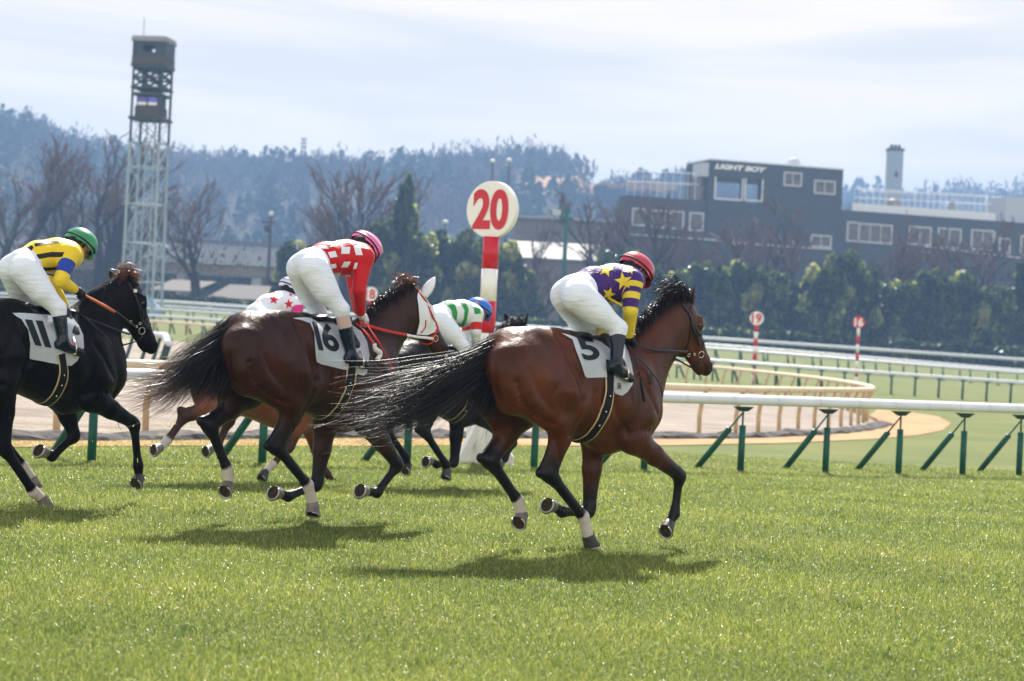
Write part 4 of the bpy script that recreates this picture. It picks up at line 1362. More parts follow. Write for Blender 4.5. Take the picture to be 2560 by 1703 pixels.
pole("floodlight_pole", 1305, 480, 262, "dark green post with a floodlight, right of the number 20 disc", "pole", r=.38, head='cross', m=mat("pole_green", (.012, .10, .075), rough=.6))
pole("street_lamp", 1134, 375, 300, "tall lamp seen just above the number 20 disc", "street lamp", r=.16, head='lamp')
pole("street_lamp", 1172, 373, 300, "tall lamp just right of the one above the number 20 disc", "street lamp", r=.16, head='lamp')
pole("utility_pole", 624, 497, 300, "utility pole beside the viaduct with crossarm and transformer", "utility pole", r=.3, head='util')
pole("street_lamp", 1025, 515, 290, "short lamp poking above the evergreens left of the number 20 disc", "street lamp", r=.16, head='lamp')
# pylon on the ridge
d = 960; g0 = atP(697, 375, d); h = bz(697, 318, d) - g0.z
py_ = empty("pylon", g0, label="lattice pylon on the ridge of the long hill", cat="pylon")
mb = MB()
for sx, sy in ((-1, -1), (1, -1), (1, 1), (-1, 1)): mb.tube([(sx * 1.4, sy * 1.4, -12), (sx * .5, sy * .5, h)], .22, 4)
mb.build("lattice_leg", [M_facade], py_)
for k, z in enumerate((h * .45, h * .63, h * .8, h * .97)): MB().box((0, 0, z), (3.2, .5, .5)).build("crossarm", [M_facade], py_)
mb = MB()
for k in range(6):
    z0_, z1_ = -6 + (h + 6) * k / 6, -6 + (h + 6) * (k + 1) / 6
    mb.tube([(-.95, -.9, z0_), (.85, -.8, z1_)], .12, 4); mb.tube([(.95, -.9, z0_), (-.85, -.8, z1_)], .12, 4)
mb.build("lattice", [M_facade], py_)

# ---- patrol tower on the left
d = 190
tb = on_ground(327, d); S_ = 4583 / d
tcx = atP(328, 650, d)
tw = empty("patrol_tower", (tcx.x, tcx.y, tb.z), radians(-8), label="tall steel lattice tower with a lookout cabin on top", cat="tower")
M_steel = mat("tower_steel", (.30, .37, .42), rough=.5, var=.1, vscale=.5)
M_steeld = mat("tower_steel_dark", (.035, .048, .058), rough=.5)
M_brown = mat("tower_brown", (.075, .060, .050), rough=.7)
def tz(y): return bz(345, y, d) - tb.z
hw = 1.42
Ht = tz(90)
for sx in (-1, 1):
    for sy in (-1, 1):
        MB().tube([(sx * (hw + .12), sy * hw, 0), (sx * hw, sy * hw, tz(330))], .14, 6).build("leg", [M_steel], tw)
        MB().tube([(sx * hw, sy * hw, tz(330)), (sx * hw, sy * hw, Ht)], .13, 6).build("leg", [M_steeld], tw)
mb = MB(); mb2 = MB()
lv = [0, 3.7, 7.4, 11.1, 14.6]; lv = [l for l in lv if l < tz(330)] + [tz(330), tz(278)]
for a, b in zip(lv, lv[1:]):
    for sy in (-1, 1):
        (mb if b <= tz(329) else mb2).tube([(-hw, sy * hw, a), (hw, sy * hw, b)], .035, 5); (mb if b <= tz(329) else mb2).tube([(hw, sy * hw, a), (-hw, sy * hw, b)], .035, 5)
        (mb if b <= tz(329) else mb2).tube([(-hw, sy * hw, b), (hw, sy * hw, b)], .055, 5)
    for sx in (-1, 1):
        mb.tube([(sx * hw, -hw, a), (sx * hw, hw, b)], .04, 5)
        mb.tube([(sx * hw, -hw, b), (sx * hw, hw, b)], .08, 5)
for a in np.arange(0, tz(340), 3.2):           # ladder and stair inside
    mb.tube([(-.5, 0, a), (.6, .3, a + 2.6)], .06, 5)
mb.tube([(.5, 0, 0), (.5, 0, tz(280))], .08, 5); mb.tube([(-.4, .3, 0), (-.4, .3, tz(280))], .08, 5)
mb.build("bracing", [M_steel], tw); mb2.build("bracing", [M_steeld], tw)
for a, b in ((tz(205), tz(182)), (tz(182), tz(160))):
    mb = MB()
    for sy in (-1, 1):
        for k in (0, 1): mb.tube([(-hw + k * hw, sy * hw, a), (-hw + (k + 1) * hw, sy * hw, b)], .12, 5); mb.tube([(-hw + (k + 1) * hw, sy * hw, a), (-hw + k * hw, sy * hw, b)], .12, 5)
        mb.tube([(-hw, sy * hw, b), (hw, sy * hw, b)], .12, 5)
    for sx in (-1, 1): mb.tube([(sx * hw, -hw, b), (sx * hw, hw, b)], .10, 5)
    mb.build("bracing", [M_steeld], tw)
def tbox(name, y0, y1, w_, m, z=None, xo=0, yo=0, dp=None):
    z0_, z1_ = tz(y1), tz(y0)
    return MB().box((xo, yo, (z0_ + z1_) / 2), (w_, dp or w_, z1_ - z0_)).build(name, [m], tw)
tbox("lower_floor", 272, 279, 3.3, M_steeld)
tbox("lower_cabin", 248, 271, 2.4, M_brown)
tbox("monitor_board", 224, 247.5, 2.2, M_steeld)
for k, c in ((-.55, (.10, .10, .42)), (.5, (.14, .14, .62))):
    z0_, z1_ = tz(246), tz(226)
    MB().box((k, -1.13, (z0_ + z1_) / 2 + .15), (.85, .06, (z1_ - z0_) * .62)).build("notice_panel", [mat("panel_blue%d" % int(k > 0), c, rough=.4)], tw)
    MB().box((k, -1.13, z0_ + .18), (.85, .06, .28)).build("notice_panel", [M_mwhite], tw)
tbox("lower_roof", 217, 223, 2.9, M_steeld)
tbox("platform", 203, 208, 3.2, M_steeld)
tbox("cabin_floor", 151, 158, 3.3, M_steeld)
tbox("cabin_parapet", 133, 150.6, 3.2, M_brown)
z0_, z1_ = tz(133), tz(101)
for sx in (-1, 1):
    MB().box((sx * 1.12, 0, (z0_ + z1_) / 2), (1.0, 2.9, z1_ - z0_)).build("cabin_wall", [M_steeld], tw)
for x in (0,):
    MB().box((x, 0, z0_ + .18), (1.23, 2.9, .36)).build("cabin_wall", [M_steeld], tw)
    MB().box((x, 0, z1_ - .15), (1.23, 2.9, .30)).build("cabin_wall", [M_steeld], tw)
tbox("cabin_roof", 96, 100.6, 3.4, mat("cabin_roof_grey", (.20, .21, .24), rough=.6))
tbox("roof_fascia", 88, 95.6, 3.3, mat("fascia_grey", (.30, .27, .28), rough=.6))
MB().tube([(-1.1, 0, tz(88)), (-1.1, 0, tz(40))], .05, 5).build("aerial", [M_steel], tw)

# ---- low sheds with slanted light roofs, clipped hedge
for (px0, px1, y0, y1, d, lab) in ((372, 492, 641, 668, 283, "sand-coloured sloping canopy beside the patrol tower"), (506, 668, 652, 686, 278, "sand-coloured sloping canopy left of the evergreens")):
    a, b = atP(px0, y0, d), atP(px1, y0, d); g0 = ground(a.x, a.y); zt = a.z - g0; dz = (y1 - y0) / (4583 / d)
    r_ = empty("canopy", (a.x, a.y, g0), label=lab, cat="canopy")
    w_ = b.x - a.x
    V = [(1.0, 3, zt), (w_, 3, zt), (w_ - 2.6, -2, zt - dz), (-1.4, -2, zt - dz)]
    MB().add(V + [(x, y, z - .15) for x, y, z in V], [(3, 2, 1, 0), (4, 5, 6, 7), (0, 1, 5, 4), (1, 2, 6, 5), (2, 3, 7, 6), (3, 0, 4, 7)]).build("roof", [mat("canopy_sand", (.105, .088, .075), rough=.8)], r_)
    MB().box((w_ / 2, 3.3, zt - .6), (w_ + 1, .3, 1.0)).build("back_panel", [M_dgreen], r_)
    for x in (1.5, w_ - 1): MB().tube([(x, 2.5, 0), (x, 2.5, zt - .2)], .1, 6).build("post", [M_steeld], r_)

# ------------------------------------------------------------------ vegetation
M_leaf = leaf_mat("evergreen_leaf", [(0, (.004, .020, .006)), (.34, (.022, .052, .011)), (.58, (.11, .15, .032)), (1, (.48, .50, .17))], tr=.6, rough=.3, spec=.8)
M_bark = mat("bark", (.020, .015, .015), rough=.9)
M_twig = mat("twigs", (.12, .074, .060), rough=.9)

def crown_mesh(name, H_, W_, n, seed, parent, lumps=11, shape='column', leaf=.36, m=None, stuff=False):
    g = np.random.default_rng(seed)
    C, R = [], []
    for k in range(lumps):
        t = (k + .5) / lumps
        if shape == 'column': rad = W_ * .5 * (1 - .62 * t ** 2.2); ang = k * 2.4 + g.uniform(0, 1)
        else: rad = W_ * .5 * (.35 + .65 * sin(pi * min(1, t * .9 + .1))); ang = k * 2.4
        C.append((cos(ang) * rad * (.42 if lumps < 20 or parent is None else .62), sin(ang) * rad * (.42 if lumps < 20 or parent is None else .62), H_ * (.05 + .86 * t))); R.append(rad * g.uniform(.62, .95) if lumps < 20 or parent is None else rad * g.uniform(.42, .80))
    C, R = np.array(C), np.array(R)
    i = g.choice(len(C), n, p=R ** 2 / (R ** 2).sum())
    v = g.normal(size=(n, 3)); v /= np.linalg.norm(v, axis=1, keepdims=True)
    p = C[i] + v * (R[i] * g.uniform(.55, 1.08, n) ** .6)[:, None] * np.array((1, 1, .9 * H_ / (W_ * 2.2) + .45))
    p[:, 2] = np.clip(p[:, 2], .05, None)
    a = g.normal(size=(n, 3)); a /= np.linalg.norm(a, axis=1, keepdims=True)
    b = np.cross(a, g.normal(size=(n, 3))); b /= np.linalg.norm(b, axis=1, keepdims=True)
    s_ = leaf * g.uniform(.5, 1.25, (n, 1))
    V = np.stack([p - a * s_ - b * s_ * .5, p + a * s_ * .2 - b * s_ * .8, p + a * s_ + b * s_ * .2, p - a * s_ * .1 + b * s_ * .7], 1).reshape(-1, 3)
    Q = np.arange(n * 4).reshape(-1, 4)
    tone = np.repeat(np.clip(g.beta(1.4, 3.2, n) * .55 + (g.uniform(0, 1, len(C)) ** 1.7 * .75)[i], 0, 1), 4)
    return mesh_obj(name, V, Q, m or M_leaf, parent, attrs={'tone': tone})

def evergreen_proto(i, H_, W_, shape='column'):
    r = empty("evergreen_tree", (0, 0, -500))
    crown_mesh("crown", H_, W_, 5200, 100 + i, r, shape=shape, lumps=20)
    MB().tube([(0, 0, -.3), (.1, 0, H_ * .5), (0, 0, H_ * .85)], [.22, .14, .04], 7).build("trunk", [M_bark], r)
    return r
protos = [evergreen_proto(k, 10, w) for k, w in enumerate((4.6, 5.2, 4.0, 5.6))]
tall = evergreen_proto(9, 10, 3.2)
pk = {p.name: children_of(p) for p in protos + [tall]}
used = set()
def plant(proto, px, ytop, d, width, label, group, rz=0.0, cat="tree"):
    g = on_ground(px, d)
    h = bz(px, ytop, d) - g.z
    if proto.name not in used:
        o = proto; used.add(proto.name)
    else:
        o = proto.copy(); COL.objects.link(o)
        for ch in pk[proto.name]:
            c = ch.copy(); COL.objects.link(c); c.parent = o
    o.location = g; o.rotation_euler = (0, 0, rz)
    wscale = width / (4583 / d) / 4.6
    o.scale = (wscale, wscale, h / 10.0)
    tag(o, label, cat, group)
    return o
g_ = np.random.default_rng(77)
ev = [(665, 545, 92, 272), (712, 558, 84, 274), (868, 500, 84, 268), (905, 470, 78, 272), (962, 526, 88, 266), (1012, 520, 88, 270), (1062, 524, 90, 266), (1112, 530, 86, 270), (1160, 545, 84, 267), (1205, 610, 80, 269),
      (1390, 572, 74, 276), (1432, 560, 90, 272), (1478, 585, 86, 268)]
wall = [(1520, 615), (1562, 612), (1604, 600), (1650, 596), (1692, 592), (1736, 600), (1782, 625), (1830, 645), (1872, 596), (1915, 566), (1955, 575), (1995, 612), (2040, 640), (2086, 640), (2130, 620), (2172, 628), (2212, 612), (2255, 645), (2300, 650), (2345, 590), (2392, 600), (2440, 615), (2490, 600), (2545, 620)]
EVL = ["round evergreen left of the jockey in red's helmet, first of the row", "evergreen just behind the jockey in red's back", "evergreen at the left foot of the tallest evergreen", "evergreen directly before the tallest evergreen", "evergreen at the right foot of the tallest evergreen",
       "evergreen second to the right of the tallest one", "evergreen third to the right of the tallest one, behind the short lamp", "evergreen just left of the striped number 20 post", "evergreen hidden partly by the striped number 20 post", "low evergreen just right of the striped number 20 post",
       "low evergreen under the bright shed roof's right end", "evergreen behind the purple jockey's back", "evergreen behind the crimson helmet"]
k = 0
for px, y, w, d in ev:
    k += 1
    lab = EVL[k - 1]
    plant(protos[k % 4], px, y, d, w, lab, "evergreen trees behind the far rails", rz=k * 1.3)
plant(tall, 918, 387, 270, 84, "tallest evergreen, lean and ragged, above the jockey in red's helmet", "evergreen trees behind the far rails")
ordn = ["first", "second", "third", "fourth", "fifth", "sixth", "seventh", "eighth", "ninth", "tenth", "eleventh", "twelfth", "thirteenth", "fourteenth", "fifteenth", "sixteenth", "seventeenth", "eighteenth", "nineteenth", "twentieth", "twenty-first", "twenty-second", "twenty-third", "twenty-fourth"]
for i, (px, y) in enumerate(wall):
    plant(protos[(i * 3 + 1) % 4], px, y + float(g_.uniform(-6, 6)), 268 + float(g_.uniform(-3, 3)), 78, "dark bushy evergreen under the grey building, %s in the wall from the left" % ordn[i], "wall of bushy evergreens below the building", rz=i * 2.1, cat="tree")
# clipped low hedge along the far rail
def hedge_piece(px0, px1, d, h, label, seed):
    a, b = on_ground(px0, d), on_ground(px1, d)
    L_ = (b - a).length; n = int(L_ * 90)
    g = np.random.default_rng(seed)
    t = g.uniform(0, 1, n); u = g.uniform(-1, 1, n); z = g.uniform(0, 1, n) ** .6 * h
    P_ = np.array(a)[None] * (1 - t[:, None]) + np.array(b)[None] * t[:, None]
    P_[:, 2] = ground_np(P_[:, 0], P_[:, 1]) + z + .12 * np.sin(t * 60); P_[:, 1] += u * 1.0
    aa = g.normal(size=(n, 3)); aa /= np.linalg.norm(aa, axis=1, keepdims=True)
    bb = np.cross(aa, g.normal(size=(n, 3))); bb /= np.linalg.norm(bb, axis=1, keepdims=True)
    s_ = .3
    V = np.stack([P_ - aa * s_, P_ - bb * s_, P_ + aa * s_, P_ + bb * s_], 1).reshape(-1, 3)
    o = mesh_obj("hedge", V, np.arange(4 * n).reshape(-1, 4), M_leaf, attrs={'tone': np.repeat(g.beta(1.6, 4, n), 4)})
    tag(o, label, "hedge")
hedge_piece(-500, 655, 260, 2.1, "low clipped dark hedge behind the rails at the left", 1)
hedge_piece(655, 1530, 258, 2.2, "low clipped hedge in front of the evergreens, behind the red jockey", 2)
hedge_piece(1530, 2750, 257, 2.6, "low clipped hedge at the foot of the evergreen wall at the right", 3)

# bare winter trees
def bare_proto(i, spread=.55, seed=0, levels=6, H_=10.0):
    g = random.Random(seed)
    T, Wd, Lm = MB(), MB(), MB()
    def grow(p, dirv, L, r, lev):
        segs = 3; q = p.copy(); dd = dirv.copy(); pts = [q.copy()]; rs = [r]
        for s_ in range(segs):
            dd = (dd + Vector((g.gauss(0, .10), g.gauss(0, .10), .03 + g.gauss(0, .05)))).normalized()
            q = q + dd * (L / segs); pts.append(q.copy()); rs.append(r * (1 - .35 * (s_ + 1) / segs))
        (T if lev < 1 else Lm if lev < 5 else Wd).tube(pts, rs, 6 if lev < 3 else 4 if lev < 5 else 3, cap=False)
        if lev >= levels: return
        n = 3 if lev < 2 else (3 if g.random() < .55 else 2)
        for k in range(n):
            u = g.uniform(.55, 1.0) if k else 1.0
            j = min(segs, max(1, int(u * segs))); b = pts[j]
            az = g.uniform(0, 2 * pi); sp = spread * g.uniform(.55, 1.25)
            side = Vector((cos(az), sin(az), 0)); side = (side - dd * side.dot(dd)).normalized()
            nd = (dd * cos(sp) + side * sin(sp) + Vector((0, 0, .12))).normalized()
            grow(b, nd, L * g.uniform(.66, .86), max(.028, rs[j] * g.uniform(.55, .75)), lev + 1)
    root = empty("bare_tree", (0, 0, -500))
    grow(Vector((0, 0, -.2)), Vector((0, 0, 1)), 2.7, .38, 0)
    tr = T.build("trunk", [M_bark], root, smooth=True)
    Lm.build("limbs", [M_bark], tr, smooth=True)
    Wd.build("crown", [M_twig], root)
    zmax = max(v[:, 2].max() for v in Wd.v)
    root["h"] = float(zmax)
    return root
bp = [bare_proto(i, spread=s_, seed=sd) for i, (s_, sd) in enumerate(((.42, 3), (.50, 8), (.46, 15), (.55, 23)))]
bh = [p["h"] for p in bp]
for p in bp:
    pk[p.name] = children_of(p); del p["h"]
bt = [(8, 292, 282, 1.15, 0, "big bare tree at the photo's left edge"), (-120, 300, 290, 1.2, 3, "bare tree beyond the left edge"), (128, 322, 290, .8, 2, "slim bare tree between the two big ones at the left"), (212, 285, 284, 1.1, 1, "big bare tree left of the patrol tower"), (280, 400, 300, .8, 2, "smaller bare tree directly behind the patrol tower"),
      (455, 398, 272, 1.0, 3, "bare tree standing alone right of the patrol tower"), (775, 368, 284, 1.15, 0, "broad bare tree above the jockey in red"), (845, 362, 290, .9, 1, "bare tree touching the tallest evergreen"), (738, 470, 296, .9, 2, "low bare tree at the left of the broad one"),
      (1212, 480, 282, .7, 2, "small bare tree right of the number 20 disc"), (1240, 600, 262, 1.1, 3, "low bare shrub-like tree by the striped post"), (1405, 440, 288, 1.0, 1, "bare tree left of the grey building's end"),
      (1532, 440, 286, 1.25, 0, "bare tree in front of the building's left wing"), (1590, 486, 290, .9, 2, "second bare tree before the building's left wing"), (1770, 440, 284, 1.3, 3, "wide bare tree under the raised block"), (1790, 540, 280, .8, 1, "smaller bare tree beside the wide one under the raised block"),
      (2045, 475, 284, 1.25, 2, "bare tree below the building's triple window"), (2080, 520, 287, .9, 0, "bare tree just right of the one under the triple window"), (2290, 490, 284, 1.25, 3, "bare tree before the right wing near the photo's right edge"), (2380, 540, 284, 1.0, 1, "bare tree at the photo's right edge")]
for i, (px, y, d, wf, pi_, lab) in enumerate(bt):
    p = bp[pi_]; g = on_ground(px, d); h = bz(px, y, d) - g.z
    if p.name not in used: o = p; used.add(p.name)
    else:
        o = p.copy(); COL.objects.link(o)
        for ch in pk[p.name]:
            c = ch.copy(); COL.objects.link(c); c.parent = o
            for g2 in children_of(ch):
                c2 = g2.copy(); COL.objects.link(c2); c2.parent = c
    s_ = h / bh[pi_]
    o.location = g; o.rotation_euler = (0, 0, i * 1.9); o.scale = (s_ * wf, s_ * wf, s_)
    tag(o, lab, "tree", "bare winter trees")
# brush under the bare trees at the left
o = crown_mesh("shrubbery", 6, 90, 14000, 321, None, lumps=26, shape='x', leaf=.35, m=leaf_mat("dry_brush", [(0, (.05, .04, .035)), (.6, (.09, .07, .055)), (1, (.07, .08, .04))], tr=.2))
o.location = on_ground(120, 300) + Vector((0, 4, -.5)); o.scale = (.62, .12, 1.0)
tag(o, "tangled brown brush below the viaduct at the left", kind="stuff")

# ------------------------------------------------------------------ haze
if HAZE:
    hz = MB().box((0, 1020, 76), (3600, 2120, 158)).build("haze", [], None, label="thin bluish winter haze over the valley", kind="stuff")
    m = bpy.data.materials.new("haze_air"); m.use_nodes = True
    nt = m.node_tree; nt.nodes.clear()
    o_ = nt.nodes.new("ShaderNodeOutputMaterial"); pv = nt.nodes.new("ShaderNodeVolumePrincipled")
    pv.inputs["Density"].default_value = HAZE
    pv.inputs["Color"].default_value = (.36, .60, 1.0, 1)
    pv.inputs["Anisotropy"].default_value = 0.0
    nt.links.new(pv.outputs[0], o_.inputs["Volume"])
    hz.data.materials.append(m)
A_ = crop(1000, 600, 1.8447)
A1 = crop(1350, 600, 3.92)
A2 = crop(1150, 950, 3.485)
A3 = crop(1560, 680, 6.03)
A4 = crop(1450, 800, 4.9)
F5 = Frame(A_(760, 0)[0], 14.9)
X5 = Px(F5, A_)
def make_template(dockT, withT):
    """map from the first horse's torso to another's, given where its dock and withers are (local points)"""
    d0, w0 = X5(430, 520), X5(1000, 470)
    a = w0 - d0; b = np.array(withT) - np.array(dockT)
    s_ = min(1.06, max(0.94, np.hypot(b[0], b[2]) / np.hypot(a[0], a[2])))
    an = math.atan2(b[2], b[0]) - math.atan2(a[2], a[0])
    c, s2 = cos(an), sin(an)
    def f(px, py, w=0.0):
        q = X5(px, py, w) - d0
        return np.array(dockT) + s_ * np.array((c * q[0] - s2 * q[2], q[1], s2 * q[0] + c * q[2]))
    def mp_(p):
        q = np.array(p) - d0
        return np.array(dockT) + s_ * np.array((c * q[0] - s2 * q[2], q[1], s2 * q[0] + c * q[2]))
    f.map = mp_
    return f
# muscle relief: creases (depth, width) and swellings, read off the first horse in crop pixels
CREASES = [([(742, 455), (788, 555), (832, 650), (852, 735)], -.016, .030), ([(540, 660), (566, 750), (630, 815), (705, 850)], -.012, .024),
           ([(600, 600), (640, 700), (700, 780)], -.006, .03), ([(852, 735), (815, 830), (785, 900)], -.010, .022), ([(1100, 630), (1145, 700), (1190, 800)], -.010, .026),
           ([(985, 690), (1000, 800), (1055, 895)], -.010, .026), ([(1050, 895), (1110, 880), (1180, 880)], -.007, .022), ([(436, 560), (442, 690), (482, 780)], -.008, .022),
           ([(690, 890), (730, 960), (735, 1020)], -.007, .016), ([(905, 700), (900, 800)], -.006, .02), ([(940, 690), (935, 800)], -.005, .02),
           ([(720, 690), (760, 640), (770, 560)], -.006, .03)]
SWELLS = [((700, 640), .016, .10), ((800, 700), .014, .07), ((560, 510), .012, .09), ((500, 700), .012, .07), ((1050, 780), .014, .09), ((1150, 820), .012, .07), ((745, 850), .010, .06), ((1150, 960), .008, .05), ((620, 760), .010, .06)]
RELIEF = []
def relief(V, Q, fr, tor):
    bv = bvh_of(V, Q)
    if not RELIEF:
        for ln, a, w in CREASES: RELIEF.append(([np.array(cast(F5, bv, *A_(x, y), 0)[0]) for x, y in densify(spline([np.array(p, float) for p in ln], 4), 12)], a, w))
        for c, a, w in SWELLS: RELIEF.append(([np.array(cast(F5, bv, *A_(*c), 0)[0])], a, w))
    me = bpy.data.meshes.new("tmp"); me.from_pydata([tuple(v) for v in V], [], [tuple(int(i) for i in q) for q in Q])
    N = np.zeros(len(V) * 3); me.vertices.foreach_get("normal", N); N = N.reshape(-1, 3); bpy.data.meshes.remove(me)
    D = np.zeros(len(V))
    for pts, a, w in RELIEF:
        P = []
        for p in pts:
            q = p if tor is X5 else tor.map(p)
            h = bv.find_nearest(Vector(q))[0]
            if h is not None: P += [np.array(h), np.array((h.x, -h.y, h.z))]
        P = np.array(P)
        sel = np.where(np.all((V > P.min(0) - 3 * w) & (V < P.max(0) + 3 * w), 1))[0]
        d = np.min(((V[sel][:, None] - P[None]) ** 2).sum(-1), 1)
        D[sel] += 1.35 * a * np.exp(-d / w ** 2)
    return V + N * D[:, None]
COAT_BAY = coat_mat("bay_coat", (0.045, 0.0102, 0.0026), (0.105, 0.025, 0.0055))

def make_horse(fr, coat, tor, neck, head, legs, hooves, label, hv=None, dp=1.25, muz=.5, name="racehorse", **kw):
    """neck: (point, r in plane, r sideways) list; legs: list of ('hind'|'fore', joints.., sock)"""
    B = Body()
    torso(B, tor)
    for (a, ra), (b, rb) in zip(neck, neck[1:]):
        B.cap(a, b, ra, rb, k=.09)
    H = head_prims(B, *head, dp=dp, muz=muz)
    for kind, js, sock in legs:
        (hind_leg if kind == 'hind' else fore_leg)(B, *js, sock=sock)
    V, Q, at_ = B.mesh(h=hv or HV, channels=('dark', 'white'))
    V = relief(V, Q, fr, tor)
    o = mesh_obj(name, V, Q, coat, smooth=True, attrs=at_)
    fr.put(o)
    tag(o, label, "horse", "racehorses galloping on the turf")
    for c, ax, toe, dk in hooves:
        hoof(o, c, ax, toe, dark=dk)
    for s_ in (-1, 1):
        e = MB().ball(H(.315, .045, s_ * .088), .019, 10, 8)
        e.build("eye", M_eye, o, smooth=True)
    return o, bvh_of(V, Q), H

def braid_tail(parent, path, spread, n=2600, width=.004, seed=1, m=None, **kw):
    V, F = strands(n, path, spread, width, seed, segs=14, **kw)
    o = mesh_obj("tail", V, F, m or M_hair, parent, smooth=True)
    return o

def mane(parent, bvh, crest, n=1600, length=.16, flow=(-1.0, .0, .25), seed=3, m=None, side=.9):
    """crest: local points from withers to poll"""
    g = np.random.default_rng(seed)
    P = np.array(spline(crest, 10)); d = np.r_[0, np.cumsum(np.linalg.norm(np.diff(P, axis=0), axis=1))]
    u = g.uniform(0, d[-1], n)
    root = np.stack([np.interp(u, d, P[:, k]) for k in range(3)], -1)
    root += g.normal(size=(n, 3)) * np.array((.012, .018, .012))
    segs = 7; T = np.linspace(0, 1, segs + 1)
    L = length * g.uniform(.5, 1.15, n)
    near = np.where(g.uniform(size=n) < side, -1.0, 1.0)                 # falls to the near side (local -y)
    fl = np.array(flow)[None] * g.uniform(.5, 1.3, (n, 1)) + g.normal(size=(n, 3)) * .25
    lat = np.stack([np.zeros(n), near * g.uniform(.35, 1.1, n), np.zeros(n)], -1)
    C = root[:, None] + (fl[:, None] * T[None, :, None] + lat[:, None] * T[None, :, None] ** 1.0) * L[:, None, None] * .6
    C[..., 2] += L[:, None] * (.22 * T - 1.0 * T ** 2)[None]
    C += .012 * np.sin(T[None, :, None] * g.uniform(3, 8, (n, 1, 3)) + g.uniform(0, 6, (n, 1, 3))) * T[None, :, None]
    tan_ = np.gradient(C, axis=1); sd = np.cross(tan_, g.normal(size=(n, 1, 3))); sd /= np.linalg.norm(sd, axis=-1, keepdims=True) + 1e-9
    wd = .0045 * g.uniform(.5, 1.3, (n, 1, 1)) * (1 - .85 * T[None, :, None] ** 2)
    V = np.stack([C - sd * wd / 2, C + sd * wd / 2], 2).reshape(-1, 3)
    base = (np.arange(n) * (segs + 1) * 2)[:, None] + (np.arange(segs) * 2)[None, :]
    F = np.stack([base, base + 1, base + 3, base + 2], -1).reshape(-1, 4)
    return mesh_obj("mane", V, F, m or M_hair, parent, smooth=True)

def saddle_cloth(fr, bvh, poly, num, quad, parent, extra=None, mirror=True):
    V, F = decal(fr, bvh, poly, off=.012, maxlen=9, mirror=mirror)
    mb = MB(); mb.add(V, F, 0)
    # thickness
    mb.add([tuple(Vector(v) * 1.0 + Vector((0, .0, 0))) for v in V], [f[::-1] for f in F], 0)
    o = mb.build("saddle_cloth", [M_cloth], parent, smooth=True)
    V, F = text_decal(fr, bvh, num, quad, off=.0165, maxlen=7, bold=.03)
    mesh_obj("number", V, F, M_digit, o, smooth=True)
    if extra:
        for t, q in extra:
            V, F = text_decal(fr, bvh, t, q, off=.017, maxlen=5, bold=.01)
            mesh_obj("lettering", V, F, M_digit, o)
    return o

def girth(fr, bvh, line, parent, width=.075, s=1.0):
    """band round the chest: measured on the near side, mirrored to the far side"""
    mb = MB()
    pts, nr = [], []
    for x, y in spline(line, 6):
        h, n = cast(fr, bvh, x, y, .008)
        pts.append(h); nr.append(n)
    cut = [i for i in range(1, len(pts)) if abs(pts[i].x - pts[i - 1].x) > .12 or pts[i].y > pts[i - 1].y + .10 or pts[i].y < pts[i - 1].y - .07]
    if cut: pts, nr = pts[:cut[0]], nr[:cut[0]]
    p0 = pts[-1].copy()
    for k in range(1, 7):                                    # on round under the belly to the midline
        h, n, _, _ = bvh.ray_cast(Vector((p0.x, p0.y * (1 - k / 6.0), p0.z + .12)), Vector((0, 0, -1)))
        if h is not None:
            if n.z > 0: n = -n
            pts.append(h + n * .008); nr.append(n)
    for _ in range(2):
        nr = [sum((nr[max(0, min(len(nr) - 1, i + j))] for j in (-1, 0, 1)), Vector()).normalized() for i in range(len(nr))]
    for sgn in (1, -1):
        P = [Vector((p.x, p.y * sgn, p.z)) for p in pts]; N = [Vector((p.x, p.y * sgn, p.z)) for p in nr]
        ribbon(P, N, width * 1.28, mb, 1, .003)
        ribbon([p + n * .004 for p, n in zip(P, N)], N, width * .92, mb, 0, .003)
    # small gilt keepers
    for i in (len(pts) // 3, len(pts) // 2, int(len(pts) * .66)):
        c, n_ = pts[i], nr[i]
        mb.ball(c + n_ * .01, .009, 6, 4, 2, scale=(1, 1, 1))
    return mb.build("girth", [M_girth, M_cream, M_metal], parent, smooth=True)

def saddle(parent, seat, near_flap=None):
    """racing saddle: seat = local points cantle..pommel along the midline"""
    B = Body()
    s_ = [np.array(p) for p in seat]
    for a, b in zip(s_, s_[1:]):
        B.cap(a, b, (.022, .12), (.022, .11), k=.03)
    B.cap(s_[0], s_[0] + np.array((-.03, 0, .02)), (.025, .12), (.02, .10), k=.03)
    B.cap(s_[-1], s_[-1] + np.array((.02, 0, .03)), (.03, .05), (.025, .04), k=.03)
    m = (s_[1] + s_[-1]) / 2
    for w in (-1, 1):
        B.cap(m + np.array((.02, w * .10, -.02)), m + np.array((.05, w * .25, -.19)), (.065, .02), (.05, .015), k=.03)
    V, Q, _ = B.mesh(h=.012)
    return mesh_obj("saddle", V, Q, M_leather, parent, smooth=True)

